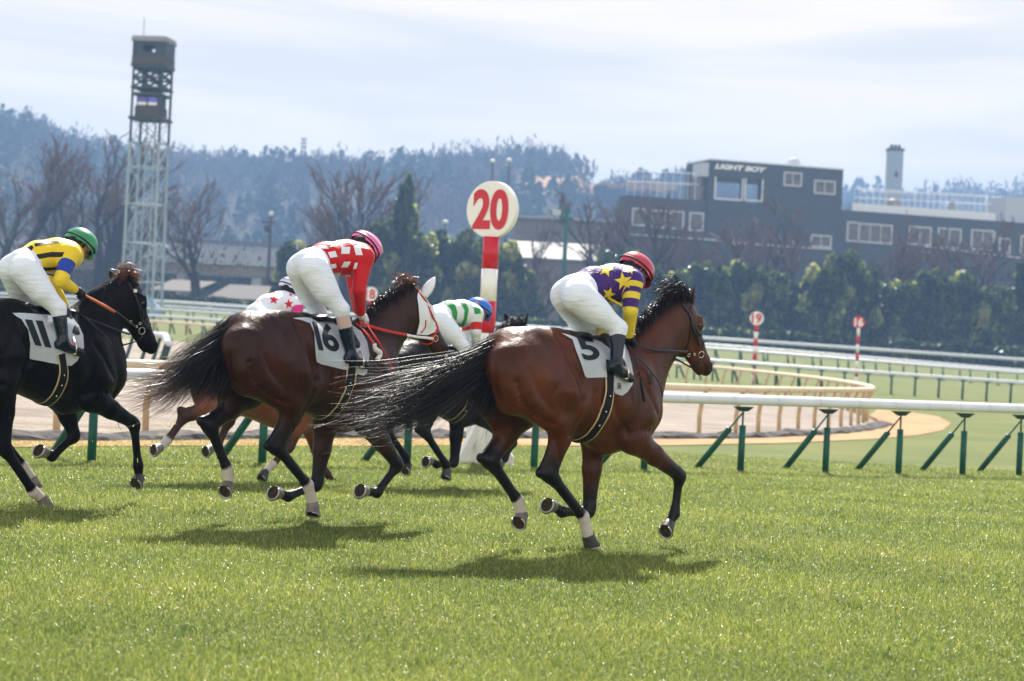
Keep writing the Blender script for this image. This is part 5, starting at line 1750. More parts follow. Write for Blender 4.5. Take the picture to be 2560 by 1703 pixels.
def ring_(parent, p, r, n_):
    mb = MB(); ring(mb, p, r, .0035, n_, up=(0, 0, 1)); return mb.build('bit_ring', [M_metal], parent, smooth=True)
X = X5
h5, bv5, H5 = make_horse(F5, COAT_BAY, X5,
    [(X(1050, 655), (.28, .18)), (X(1105, 585), (.25, .14)), (X(1185, 470), (.205, .095)), (X(1270, 375), (.165, .08)), (X(1300, 350), (.13, .075))],
    (X(1330, 272), X(1440, 588)),
    [('hind', (X(590, 610, .17), X(790, 750, .20), X(688, 1075, .15), X(845, 1278, .12), X(866, 1362, .12)), 1),
     ('hind', (X(470, 640, -.17), X(560, 790, -.17), X(415, 1015, -.14), X(545, 1205, -.13), X(560, 1262, -.13)), 1),
     ('fore', (X(1110, 790, .15), X(1075, 915, .17), X(1290, 1085, .15), X(1266, 1262, .13), X(1242, 1306, .13)), 0),
     ('fore', (X(1010, 800, -.15), X(895, 905, -.16), X(872, 1252, -.14), X(748, 1254, -.13), X(706, 1228, -.13)), 0)],
    [(X(868, 1368, .12), (.25, 0, -1), (1, 0, .1), True), (X(562, 1268, -.13), (-.75, -.35, -.45), (.25, 0, -1), False),
     (X(1240, 1310, .13), (-.8, -.30, -.42), (.2, 0, -1), True), (X(704, 1226, -.13), (-.95, -.35, .35), (-.45, 0, -1), False)],
    "bright bay racehorse in cloth number 5, white hind socks, ahead of the others", dp=1.45)
e5 = [ear(h5, X(1352, 300, .06), X(1368, 206, .085), (.6, -.6, 0), COAT_BAY, .034), ear(h5, X(1232, 292, -.09), X(1214, 204, -.13), (.7, .5, 0), COAT_BAY, .034)]
braid_tail(h5, [X(470, 500), X(400, 535), X(300, 590), X(150, 660), X(-60, 765), X(-280, 800)], [.025, .045, .07, .10, .13, .16], n=1700, side=(1, .75, .95), lenr=(.40, 1.0), wav=.07, rootr=.03, width=.0024)
V, F = strands(900, [X(440, 520), X(405, 600), X(385, 690), X(350, 770), X(300, 850)], [.03, .055, .075, .08, .09], .005, 5, lenr=(.4, 1.0), rootr=.03, side=(1.2, .7, .6))
mesh_obj("tail_lock", V, F, M_hair, h5, smooth=True)
V, F = strands(900, [X(440, 520), X(330, 610), X(200, 700), X(60, 790), X(-150, 850), X(-270, 840)], [.03, .05, .065, .08, .08, .09], .0028, 6, lenr=(.5, 1.0), rootr=.03, side=(1, .7, .8))
mesh_obj("tail_lock", V, F, M_hair, h5, smooth=True)
mane(h5, bv5, [X(1010, 470), X(1075, 425), X(1140, 345), X(1210, 280), X(1290, 240), X(1335, 250)], n=3600, length=.125, flow=(-.9, 0, -.1))
V, F = strands(420, [X(1290, 262), X(1255, 225), X(1215, 225), X(1175, 262)], [.02, .04, .05, .05], .004, 9, lenr=(.3, 1.0), rootr=.03)
mesh_obj("forelock", V, F, M_hair, h5, smooth=True)
saddle_cloth(F5, bv5, [A1(205, 925), A1(270, 938), A1(330, 960), A1(430, 1000), A1(520, 950), A1(600, 940), A1(700, 950), A1(830, 1040), A1(860, 1120), A1(890, 1240), A1(905, 1330), A1(895, 1420), A1(845, 1490), A1(795, 1528), A1(735, 1505), A1(668, 1400), A1(660, 1348), A1(540, 1350), A1(450, 1352), A1(430, 1335), A1(390, 1210), A1(340, 1080), A1(310, 985), A1(240, 945)],
    "5", [A1(320, 945), A1(520, 985), A1(592, 1175), A1(420, 1190)], h5, extra=[("5R", [A1(745, 1402), A1(785, 1410), A1(783, 1470), A1(745, 1455)])])
girth(F5, bv5, [A_(962, 560), A_(966, 640), A_(962, 720), A_(945, 790), A_(915, 850), A_(882, 895)], h5)
saddle(h5, [X(770, 438), X(830, 440), X(900, 455), X(960, 462)])
# bridle, bit and reins
mb = MB()
for ln, w in (([A3(900, 490), A3(960, 590), A3(1010, 690), A3(1030, 800), A3(1060, 900), A3(1110, 1010), A3(1140, 1110)], .022),
              ([A3(1035, 740), A3(1080, 850), A3(1130, 920), A3(1195, 975)], .018), ([A3(1205, 1000), A3(1200, 1060), A3(1185, 1130)], .018),
              ([A3(870, 470), A3(930, 560), A3(985, 600), A3(1020, 540)], .022), ([A3(1000, 700), A3(1010, 820), A3(990, 960), A3(960, 1100), A3(930, 1180)], .006),
              ([A3(930, 1240), A3(880, 1330), A3(940, 1400), A3(1040, 1440), A3(1110, 1400), A3(1160, 1300)], .014)):
    strap(F5, bv5, ln, w * 1.3, mb)
br = mb.build("bridle", [M_leather], h5, smooth=True)
for c, r in (((965, 1240), .014), ((1045, 1238), .009), ((1150, 1240), .026)):
    p, n_ = cast(F5, bv5, *A3(*c), .014)
    ring_(br, p, r, n_)
def free_line(fr, cr, pts, per=6):
    return [Vector(q) for q in spline([fr.loc(*cr(x, y), w) for x, y, w in pts], per)]
def rein(fr, cr, pts, width, parent, m, name="rein"):
    P = free_line(fr, cr, pts)
    mb = MB()
    N = [Vector((.25, -1, .25)).normalized()] * len(P)
    ribbon(P, N, width, mb, 0, .005)
    return mb.build(name, [m], parent, smooth=True)
rein(F5, A3, [(960, 1200, .10), (720, 1190, .16), (500, 1180, .18), (300, 1140, .17), (180, 1080, .13), (60, 1020, .10)], .020, h5, M_leather)
rein(F5, A1, [(860, 1010, .10), (900, 1100, .2), (1000, 1190, .26), (1085, 1280, .25), (1090, 1330, .25), (1090, 1420, .25)], .022, h5, M_leather)
rein(F5, A1, [(1085, 1290, .25), (1150, 1370, .24), (1185, 1450, .22), (1200, 1540, .2)], .018, h5, M_leather)
# ------------------------------------------------------------------ the dark bay in the white hood, number 16
B_ = crop(300, 550, 1.8447)
B1 = crop(700, 550, 3.92)
F16 = Frame(B_(850, 0)[0], 16.1, heading=46)
X16 = Px(F16, B_)
COAT_DARKBAY = coat_mat("dark_bay_coat", (0.021, 0.0052, 0.0024), (0.052, 0.0125, 0.0042))
X = X16
T16 = make_template(X(500, 525), X(1085, 480))
h16, bv16, H16 = make_horse(F16, COAT_DARKBAY, T16,
    [(X(1085, 670), (.28, .18)), (X(1150, 590), (.25, .14)), (X(1232, 490), (.205, .095)), (X(1310, 410), (.165, .08)), (X(1340, 380), (.13, .075))],
    (X(1372, 325), X(1512, 592)),
    [('hind', (X(650, 640, .17), X(850, 765, .20), X(722, 1045, .15), X(866, 1222, .13), X(888, 1305, .13)), 1),
     ('hind', (X(550, 660, -.17), X(600, 790, -.17), X(412, 945, -.14), X(497, 1155, -.13), X(500, 1210, -.13)), 1),
     ('fore', (X(1180, 800, .15), X(1140, 930, .17), X(1282, 1130, .15), X(1185, 1258, .13), X(1135, 1250, .13)), 0),
     ('fore', (X(1060, 810, -.15), X(950, 930, -.16), X(908, 1222, -.14), X(775, 1275, -.13), X(738, 1262, -.13)), 0)],
    [(X(888, 1310, .13), (-.35, -.25, -.9), (.9, 0, -.4), False), (X(498, 1216, -.13), (-.72, -.4, -.5), (.25, 0, -1), False),
     (X(1130, 1250, .13), (-.9, -.35, .3), (-.35, 0, -1), False), (X(733, 1260, -.13), (-.92, -.35, .32), (-.4, 0, -1), False)],
    "dark bay racehorse in white hood and red reins, cloth number 16", muz=.3)
ear(h16, X(1400, 352, .07), X(1454, 264, .11), (.8, .35, 0), M_hood, .048, name="ear_cover")
ear(h16, X(1326, 322, -.07), X(1325, 252, -.10), (.8, .35, 0), M_hood, .042, name="ear_cover")
braid_tail(h16, [X(530, 505), X(480, 555), X(400, 625), X(320, 700), X(255, 770), X(150, 830)], [.03, .05, .07, .09, .11, .15], n=2100, side=(1, .75, .9), lenr=(.35, 1.0), wav=.065, rootr=.03, width=.0026, seed=21)
V, F = strands(1200, [X(505, 520), X(480, 600), X(440, 680), X(400, 760), X(330, 830)], [.03, .06, .08, .09, .09], .005, 22, lenr=(.4, 1.0), rootr=.03, side=(1.2, .7, .6))
mesh_obj("tail_lock", V, F, M_hair, h16, smooth=True)
mane(h16, bv16, [X(1110, 478), X(1165, 405), X(1225, 350), X(1290, 310), X(1345, 300)], n=2400, length=.14, flow=(-.6, 0, .05), seed=23)
V, F = strands(260, [X(1345, 300), X(1320, 275), X(1280, 280), X(1262, 320)], [.02, .03, .05, .05], .004, 29, lenr=(.3, 1.0), rootr=.03)
mesh_obj("forelock", V, F, M_hair2, h16, smooth=True)
saddle_cloth(F16, bv16, [B1(*q) for q in [(120, 968), (250, 965), (400, 985), (560, 1010), (700, 1040), (790, 1100), (845, 1200), (868, 1330), (840, 1500), (810, 1528), (740, 1505), (680, 1480), (560, 1452), (400, 1415), (352, 1388), (335, 1250), (325, 1110), (285, 1020), (200, 990)]],
    "l6", [B1(300, 1000), B1(505, 1040), B1(590, 1302), B1(365, 1278)], h16)
girth(F16, bv16, [B_(1068, 640), B_(1066, 700), B_(1060, 750), B_(1045, 800), B_(1020, 850), B_(985, 893)], h16)
T = T16
saddle(h16, [T(770, 438), T(830, 440), T(900, 455), T(960, 462)])
V, F = decal(F16, bv16, [B1(*q) for q in [(1352, 690), (1440, 735), (1505, 790), (1492, 850), (1512, 920), (1545, 1010), (1530, 1090), (1440, 1128), (1335, 1120), (1362, 1000), (1352, 850), (1340, 760)]], off=.008, maxlen=8, mirror=True)
hood = mesh_obj("hood", V, F, M_hood, h16, smooth=True)
mb = MB()
for ln, w, m in (([B1(1345, 690), B1(1400, 770), B1(1450, 830), B1(1480, 920), B1(1520, 1010), B1(1535, 1060)], .024, 0),
                 ([B1(1540, 1050), B1(1510, 1120), B1(1460, 1150), B1(1410, 1150)], .024, 0), ([B1(1350, 705), B1(1420, 790), B1(1478, 900), B1(1515, 1000)], .007, 1),
                 ([B1(1425, 980), B1(1415, 1050), B1(1375, 1105)], .010, 0), ([B1(1370, 1180), B1(1410, 1200), B1(1460, 1210), B1(1530, 1150)], .016, 0)):
    strap(F16, bv16, ln, w, mb, m, off=.010 if m == 0 else .016)
br = mb.build("bridle", [M_redweb, M_whiteweb], h16, smooth=True)
for c, r in (((1515, 1160), .026), ((1455, 1158), .012)):
    p, n_ = cast(F16, bv16, *B1(*c), .016)
    ring_(br, p, r, n_)
rein(F16, B1, [(1500, 1165, .10), (1430, 1155, .14), (1330, 1145, .17), (1230, 1125, .19)], .024, h16, M_whiteweb)
rein(F16, B1, [(1240, 1126, .19), (1100, 1100, .19), (980, 1070, .17), (880, 1040, .14), (780, 1000, .12)], .026, h16, M_redweb)
rein(F16, B1, [(740, 1010, .16), (800, 1060, .22), (860, 1130, .27), (920, 1215, .29)], .026, h16, M_redweb)
rein(F16, B1, [(850, 1030, .20), (920, 1130, .27), (975, 1210, .28)], .022, h16, M_redweb)
rein(F16, B1, [(975, 1210, .28), (1040, 1330, .28), (1100, 1460, .27), (1112, 1540, .25)], .012, h16, M_redweb)
mb = MB()
mb.tube(free_line(F16, B1, [(925, 1215, .30), (935, 1265, .30), (985, 1310, .30), (950, 1375, .30)], 4), [.018] * 4 + [.022] * 4 + [.02] * 4 + [.024], 8)
mb.build("rein_stop", [M_whiteweb], h16, smooth=True)

# ------------------------------------------------------------------ the black horse at the edge of the picture, number 11
C_ = crop(0, 550, 2.09)
C1 = crop(0, 540, 3.919)
C2 = crop(0, 720, 2.613)
F11 = Frame(C_(150, 0)[0], 16.4, heading=44)
X11 = Px(F11, C_)
COAT_BLACK = coat_mat("black_coat", (0.002, 0.0018, 0.002), (0.005, 0.0035, 0.0035), rough=.36, gloss=.5)
X = X11
T11 = make_template(X(-285, 525), X(415, 490))
h11, bv11, H11 = make_horse(F11, COAT_BLACK, T11,
    [(X(395, 675), (.28, .18)), (X(455, 600), (.25, .14)), (X(540, 485), (.205, .095)), (X(625, 405), (.165, .08)), (X(655, 375), (.13, .075))],
    (X(700, 305), X(826, 668)),
    [('hind', (X(-140, 640, .17), X(20, 830, .20), X(15, 1180, .15), X(176, 1422, .13), X(212, 1450, .13)), 1),
     ('hind', (X(-230, 660, -.17), X(-120, 830, -.17), X(-20, 1110, -.14), X(118, 1288, -.13), X(160, 1345, -.13)), 1),
     ('fore', (X(500, 830, .15), X(480, 930, .17), X(700, 1062, .15), X(722, 1285, .13), X(726, 1338, .13)), 0),
     ('fore', (X(400, 840, -.15), X(330, 940, -.16), X(388, 1130, -.14), X(272, 1236, -.13), X(238, 1215, -.13)), 0)],
    [(X(216, 1455, .13), (.35, 0, -1), (1, 0, .2), False), (X(164, 1350, -.13), (.2, 0, -1), (1, 0, 0), False),
     (X(727, 1342, .13), (-.72, -.4, -.5), (.25, 0, -1), True), (X(235, 1214, -.13), (-.85, -.4, .42), (-.4, 0, -1), False)],
    "black racehorse at the picture's edge, in cloth number 11 with plain black bridle", muz=.2)
ear(h11, X(706, 358, .065), X(678, 280, .09), (.8, -.5, 0), COAT_BLACK, .042)
ear(h11, X(606, 322, -.10), X(572, 264, -.12), (.5, .6, 0), COAT_BLACK, .034)
mane(h11, bv11, [X(430, 492), X(480, 425), X(540, 365), X(600, 325), X(655, 310)], n=2200, length=.14, flow=(-.5, 0, .1), seed=33)
V, F = strands(420, [X(690, 300), X(650, 272), X(620, 300), X(600, 335)], [.02, .03, .04, .04], .005, 39, lenr=(.3, 1.0), rootr=.035)
mesh_obj("forelock", V, F, M_hair2, h11, smooth=True)
braid_tail(h11, [X(-285, 520), X(-400, 600), X(-550, 720), X(-700, 800)], [.03, .08, .12, .14], n=500, seed=41)
saddle_cloth(F11, bv11, [C1(*q) for q in [(110, 955), (250, 960), (420, 975), (600, 985), (700, 1000), (765, 1080), (805, 1170), (814, 1290), (750, 1420), (695, 1467), (600, 1460), (440, 1430), (283, 1395), (296, 1250), (270, 1120), (205, 1015)]],
    "ll", [C1(235, 1020), C1(405, 1038), C1(497, 1295), C1(335, 1265)], h11)
girth(F11, bv11, [C_(318, 700), C_(328, 760), C_(330, 810), C_(318, 860), C_(292, 912), C_(270, 938)], h11)
T = T11
saddle(h11, [T(770, 438), T(830, 440), T(900, 455), T(960, 462)])
mb = MB()
for ln, w in (([C1(1260, 650), C1(1300, 740), C1(1340, 830), C1(1370, 930), C1(1385, 1060)], .022), ([C1(1290, 620), C1(1380, 700), C1(1440, 760)], .022),
              ([C1(1180, 1130), C1(1280, 1180), C1(1330, 1230), C1(1400, 1180)], .016), ([C1(1390, 1040), C1(1440, 1090), C1(1490, 1060), C1(1525, 1000)], .05),
              ([C1(1370, 860), C1(1400, 960), C1(1390, 1050)], .016)):
    strap(F11, bv11, ln, w, mb)
br = mb.build("bridle", [M_leather], h11, smooth=True)
for c, r in (((1270, 1035), .014), ((1330, 1082), .010), ((1382, 1125), .030), ((1370, 1050), .010)):
    p, n_ = cast(F11, bv11, *C1(*c), .014)
    ring_(br, p, r, n_)
p, n_ = cast(F11, bv11, *C1(1315, 735), .012)
MB().box(p, (.028, .02, .028)).build("brow_buckle", [M_whiteweb], br)
rein(F11, C1, [(1320, 1080, .1), (1230, 1010, .18), (1130, 930, .22)], .018, h11, M_leather)
rein(F11, C1, [(1270, 1160, .10), (1180, 1130, .16), (1000, 1060, .20), (850, 1000, .18), (760, 960, .08)], .018, h11, M_leather)
rein(F11, C1, [(655, 935, .02), (700, 930, .06), (760, 945, .08), (765, 985, .08), (700, 985, .06)], .022, h11, M_orange)
rein(F11, C1, [(850, 1010, .24), (980, 1130, .28), (1080, 1240, .26), (1112, 1330, .2)], .012, h11, M_leather)

# ------------------------------------------------------------------ farther off: number 8 and the chestnut by the rail
D_ = crop(960, 680, 2.85)
F8 = Frame(D_(330, 0)[0], 21.5)
X8 = Px(F8, D_)
T8 = make_template(X8(20, 622), X8(630, 568))
COAT_BROWNBLACK = coat_mat("brown_black_coat", (0.004, 0.0035, 0.0045), (0.010, 0.007, 0.007), rough=.38, gloss=.6)
T = T8
h8, bv8, H8 = make_horse(F8, COAT_BROWNBLACK, T8,
    [(T(1050, 655), (.28, .18)), (T(1105, 585), (.25, .14)), (T(1185, 470), (.205, .095)), (T(1270, 375), (.165, .08)), (T(1300, 350), (.13, .075))],
    (T(1330, 275), T(1440, 598)),
    [('hind', (T(590, 610, .17), T(790, 750, .20), X8(285, 1130, .15), X8(440, 1370, .12), X8(446, 1410, .12)), 0),
     ('hind', (T(470, 640, -.17), T(560, 790, -.17), T(415, 1015, -.14), T(545, 1205, -.13), T(560, 1262, -.13)), 0),
     ('fore', (T(1110, 790, .15), T(1075, 915, .17), T(1270, 1100, .15), X8(860, 1330, .13), X8(830, 1360, .13)), 0),
     ('fore', (T(1010, 800, -.15), T(895, 905, -.16), X8(500, 1362, -.14), X8(375, 1372, -.13), X8(335, 1345, -.13)), 0)],
    [(X8(446, 1412, .12), (-.5, -.2, -.85), (.9, 0, -.4), True), (T(562, 1268, -.13), (-.75, -.35, -.45), (.25, 0, -1), True),
     (X8(828, 1362, .13), (-.8, -.30, -.42), (.2, 0, -1), True), (X8(330, 1343, -.13), (-.95, -.3, .1), (-.35, 0, -1), False)],
    "brown-black racehorse with cloth number 8, running between the two bays", hv=.018)
ear(h8, T(1352, 300, .06), T(1372, 206, .085), (.6, -.6, 0), COAT_BROWNBLACK, .036)
ear(h8, T(1232, 292, -.09), T(1204, 204, -.13), (.7, .5, 0), COAT_BROWNBLACK, .036)
mane(h8, bv8, [T(1010, 470), T(1075, 425), T(1140, 345), T(1210, 280), T(1290, 240), T(1335, 250)], n=1000, length=.20, flow=(-.7, 0, .15), seed=53)
braid_tail(h8, [T(470, 500), T(400, 535), T(300, 610), T(150, 720), T(60, 800)], [.03, .055, .085, .11, .14], n=700, seed=55)
saddle_cloth(F8, bv8, [D_(*q) for q in [(408, 560), (470, 560), (560, 590), (640, 640), (640, 760), (580, 745), (450, 715), (442, 660), (425, 600)]],
    "8", [D_(432, 570), (D_(500, 585)[0], D_(500, 585)[1]), D_(548, 682), D_(478, 672)], h8)
girth(F8, bv8, [D_(622, 760), D_(622, 830), D_(612, 900), D_(590, 970), D_(555, 1008)], h8)
saddle(h8, [T(770, 438), T(830, 440), T(900, 455), T(960, 462)])
MB().tube([T(1325, 280), T(1380, 380, .07), T(1420, 520, .05)], .012, 6).build("bridle", [M_leather], h8)

FC = Frame(B_(620, 0)[0], 20.8, heading=44)
XC = Px(FC, B_)
TC = make_template(XC(392, 665), XC(835, 632))
COAT_CHESTNUT = coat_mat("chestnut_coat", (0.16, 0.05, 0.022), (0.24, 0.085, 0.04), black=(0.05, 0.018, 0.012))
X, T = XC, TC
hc, bvc, HC_ = make_horse(FC, COAT_CHESTNUT, TC,
    [(T(1050, 700), (.26, .17)), (X(900, 700), (.22, .13)), (X(960, 660), (.18, .09)), (X(1010, 625), (.14, .08))],
    (X(1030, 585), X(1130, 740)),
    [('hind', (T(590, 610, .17), X(480, 850, .20), X(300, 905, .15), X(218, 1018, .13), X(188, 1046, .13)), 1),
     ('hind', (T(470, 640, -.17), X(520, 840, -.17), X(500, 930, -.14), X(452, 1040, -.13), X(425, 1052, -.13)), 1),
     ('fore', (T(1080, 790, .15), X(840, 900, .17), X(782, 1050, .15), X(706, 1125, .13), X(672, 1158, .13)), 1),
     ('fore', (T(1010, 800, -.15), X(850, 890, -.16), X(905, 1070, -.14), X(955, 1170, -.13), X(975, 1200, -.13)), 0)],
    [(X(184, 1050, .13), (-1, -.2, -.05), (-.1, 0, -1), False), (X(420, 1054, -.13), (-.95, -.25, -.15), (0, 0, -1), False),
     (X(668, 1162, .13), (-.7, -.2, -.6), (.2, 0, -1), True), (X(978, 1203, -.13), (.2, 0, -1), (1, 0, 0), True)],
    "light chestnut racehorse almost hidden behind the hooded horse, pale feet showing", hv=.018, muz=.1)
ear(hc, X(1042, 600, .05), X(1052, 560, .06), (.6, -.6, 0), COAT_CHESTNUT, .034)
ear(hc, X(1015, 600, -.05), X(1010, 560, -.06), (.6, .6, 0), COAT_CHESTNUT, .034)
braid_tail(hc, [X(395, 665), X(340, 680), X(260, 720), X(180, 770), X(90, 790), X(10, 800)], [.03, .06, .09, .11, .14, .17], n=900, seed=61, m=M_hair2, lenr=(.5, 1.0))
mane(hc, bvc, [T(1010, 470), X(880, 610), X(960, 590), X(1030, 575)], n=500, length=.15, seed=63, m=M_hair2)
saddle(hc, [T(770, 438), T(830, 440), T(900, 455), T(960, 462)])
V, F = decal(FC, bvc, [B_(*FC_) for FC_ in [(640, 600), (760, 600), (800, 700), (780, 760), (680, 740)]], off=.012, maxlen=10, mirror=True)
mesh_obj("saddle_cloth", V, F, M_cloth, hc, smooth=True)
MB().tube([X(1020, 600, .06), X(1060, 680, .07), X(1100, 730, .05)], .012, 6).build("bridle", [M_redweb], hc)
# ------------------------------------------------------------------ jockeys
M_skin = mat("skin", (0.42, 0.22, 0.15), rough=0.5, var=.08, vscale=30)
M_breech = mat("white_breeches", (0.74, 0.80, 0.90), rough=0.62, sheen=.1, bump=.6, bscale=12, stretch=(.7, .7, 2.8))
M_boot = mat("black_boot", (0.003, 0.010, 0.022), rough=0.20, spec=0.35, coat=.0, bump=.2, bscale=25)
M_sock = mat("navy_sock", (0.010, 0.020, 0.13), rough=0.7)
M_tan = mat("beige_stocking", (0.50, 0.38, 0.34), rough=0.6)
M_black = mat("black_fabric", (0.010, 0.010, 0.012), rough=0.6)
M_goggle = mat("goggle_lens", (0.02, 0.02, 0.02), rough=0.08, spec=0.8)
M_visor = mat("clear_visor", (0.80, 0.86, 0.90), rough=0.2, trans=.4)
M_hairb = mat("dark_hair", (0.012, 0.009, 0.008), rough=0.6)
M_yellowglove = mat("white_glove", (0.62, 0.62, 0.60), rough=0.6)

def silk(name, base, bands=(), base_arm=None):
    """jersey cloth; bands = (from, to, colour) measured along the sleeve: 0 shoulder, 1 elbow, 2 wrist"""
    m = mat(name, base, rough=0.5, sheen=.15, bump=.9, bscale=10, stretch=(1.3, 1.3, 1.0))
    nt = m.node_tree; b = nt.nodes["Principled BSDF"]
    a = nt.nodes.new("ShaderNodeAttribute"); a.attribute_name = "arm"
    last = None
    col0 = nt.nodes.new("ShaderNodeRGB"); col0.outputs[0].default_value = (*base, 1); last = col0.outputs[0]
    lst = list(bands)
    if base_arm: lst = [(0.02, 3.0, base_arm)] + lst
    for lo, hi, c in lst:
        g1 = nt.nodes.new("ShaderNodeMath"); g1.operation = 'GREATER_THAN'; g1.inputs[1].default_value = lo
        g2 = nt.nodes.new("ShaderNodeMath"); g2.operation = 'LESS_THAN'; g2.inputs[1].default_value = hi
        mu = nt.nodes.new("ShaderNodeMath"); mu.operation = 'MULTIPLY'
        nt.links.new(a.outputs["Fac"], g1.inputs[0]); nt.links.new(a.outputs["Fac"], g2.inputs[0])
        nt.links.new(g1.outputs[0], mu.inputs[0]); nt.links.new(g2.outputs[0], mu.inputs[1])
        x = nt.nodes.new("ShaderNodeMixRGB"); x.inputs[2].default_value = (*c, 1)
        nt.links.new(mu.outputs[0], x.inputs[0]); nt.links.new(last, x.inputs[1]); last = x.outputs[0]
    nt.links.new(last, b.inputs["Base Color"])
    return m

def hand_prims(B, wrist, fwd, palm_n, side, r=1.0):
    """closed hand: palm, four curled fingers of unequal length, thumb from the side of the palm"""
    w = np.array(wrist, float); f = np.array(fwd, float); f /= np.linalg.norm(f)
    n = np.array(palm_n, float); n -= f * (n @ f); n /= np.linalg.norm(n)
    s_ = np.cross(f, n) * side
    B.cap(w, w + f * .045, (.026 * r, .026 * r), (.032 * r, .032 * r), k=.012)
    B.cap(w + f * .05 - s_ * .016, w + f * .08 - s_ * .022, .021 * r, .019 * r, k=.012)
    B.cap(w + f * .05 + s_ * .014, w + f * .08 + s_ * .022, .021 * r, .018 * r, k=.012)
    for i, (o, L) in enumerate(((-.030, .92), (-.010, 1.0), (.011, .96), (.031, .78))):
        a = w + f * .088 + s_ * o
        b = a + (f * .7 + n * .6) * .036 * L
        c = b + (n * 1.0 - f * .15) * .028 * L
        d = c + (n * .35 - f * .95) * .022 * L
        B.cap(a, b, .0105 * r, .0095 * r, k=.004)
        B.cap(b, c, .0095 * r, .009 * r, k=.004)
        B.cap(c, d, .009 * r, .008 * r, k=.004)
    a = w + f * .035 - s_ * .028
    b = a + (f * .6 - s_ * .55 + n * .5) * .035
    c = b + (f * .6 + n * .6 + s_ * .3) * .03
    B.cap(a, b, .013 * r, .011 * r, k=.008); B.cap(b, c, .011 * r, .009 * r, k=.004)

def star(cx, cy, r, rot=0, sq=1.0, inner=.42):
    return [(cx + r * (1 if k % 2 == 0 else inner) * sin(rot + k * pi / 5) * sq, cy - r * (1 if k % 2 == 0 else inner) * cos(rot + k * pi / 5)) for k in range(10)]

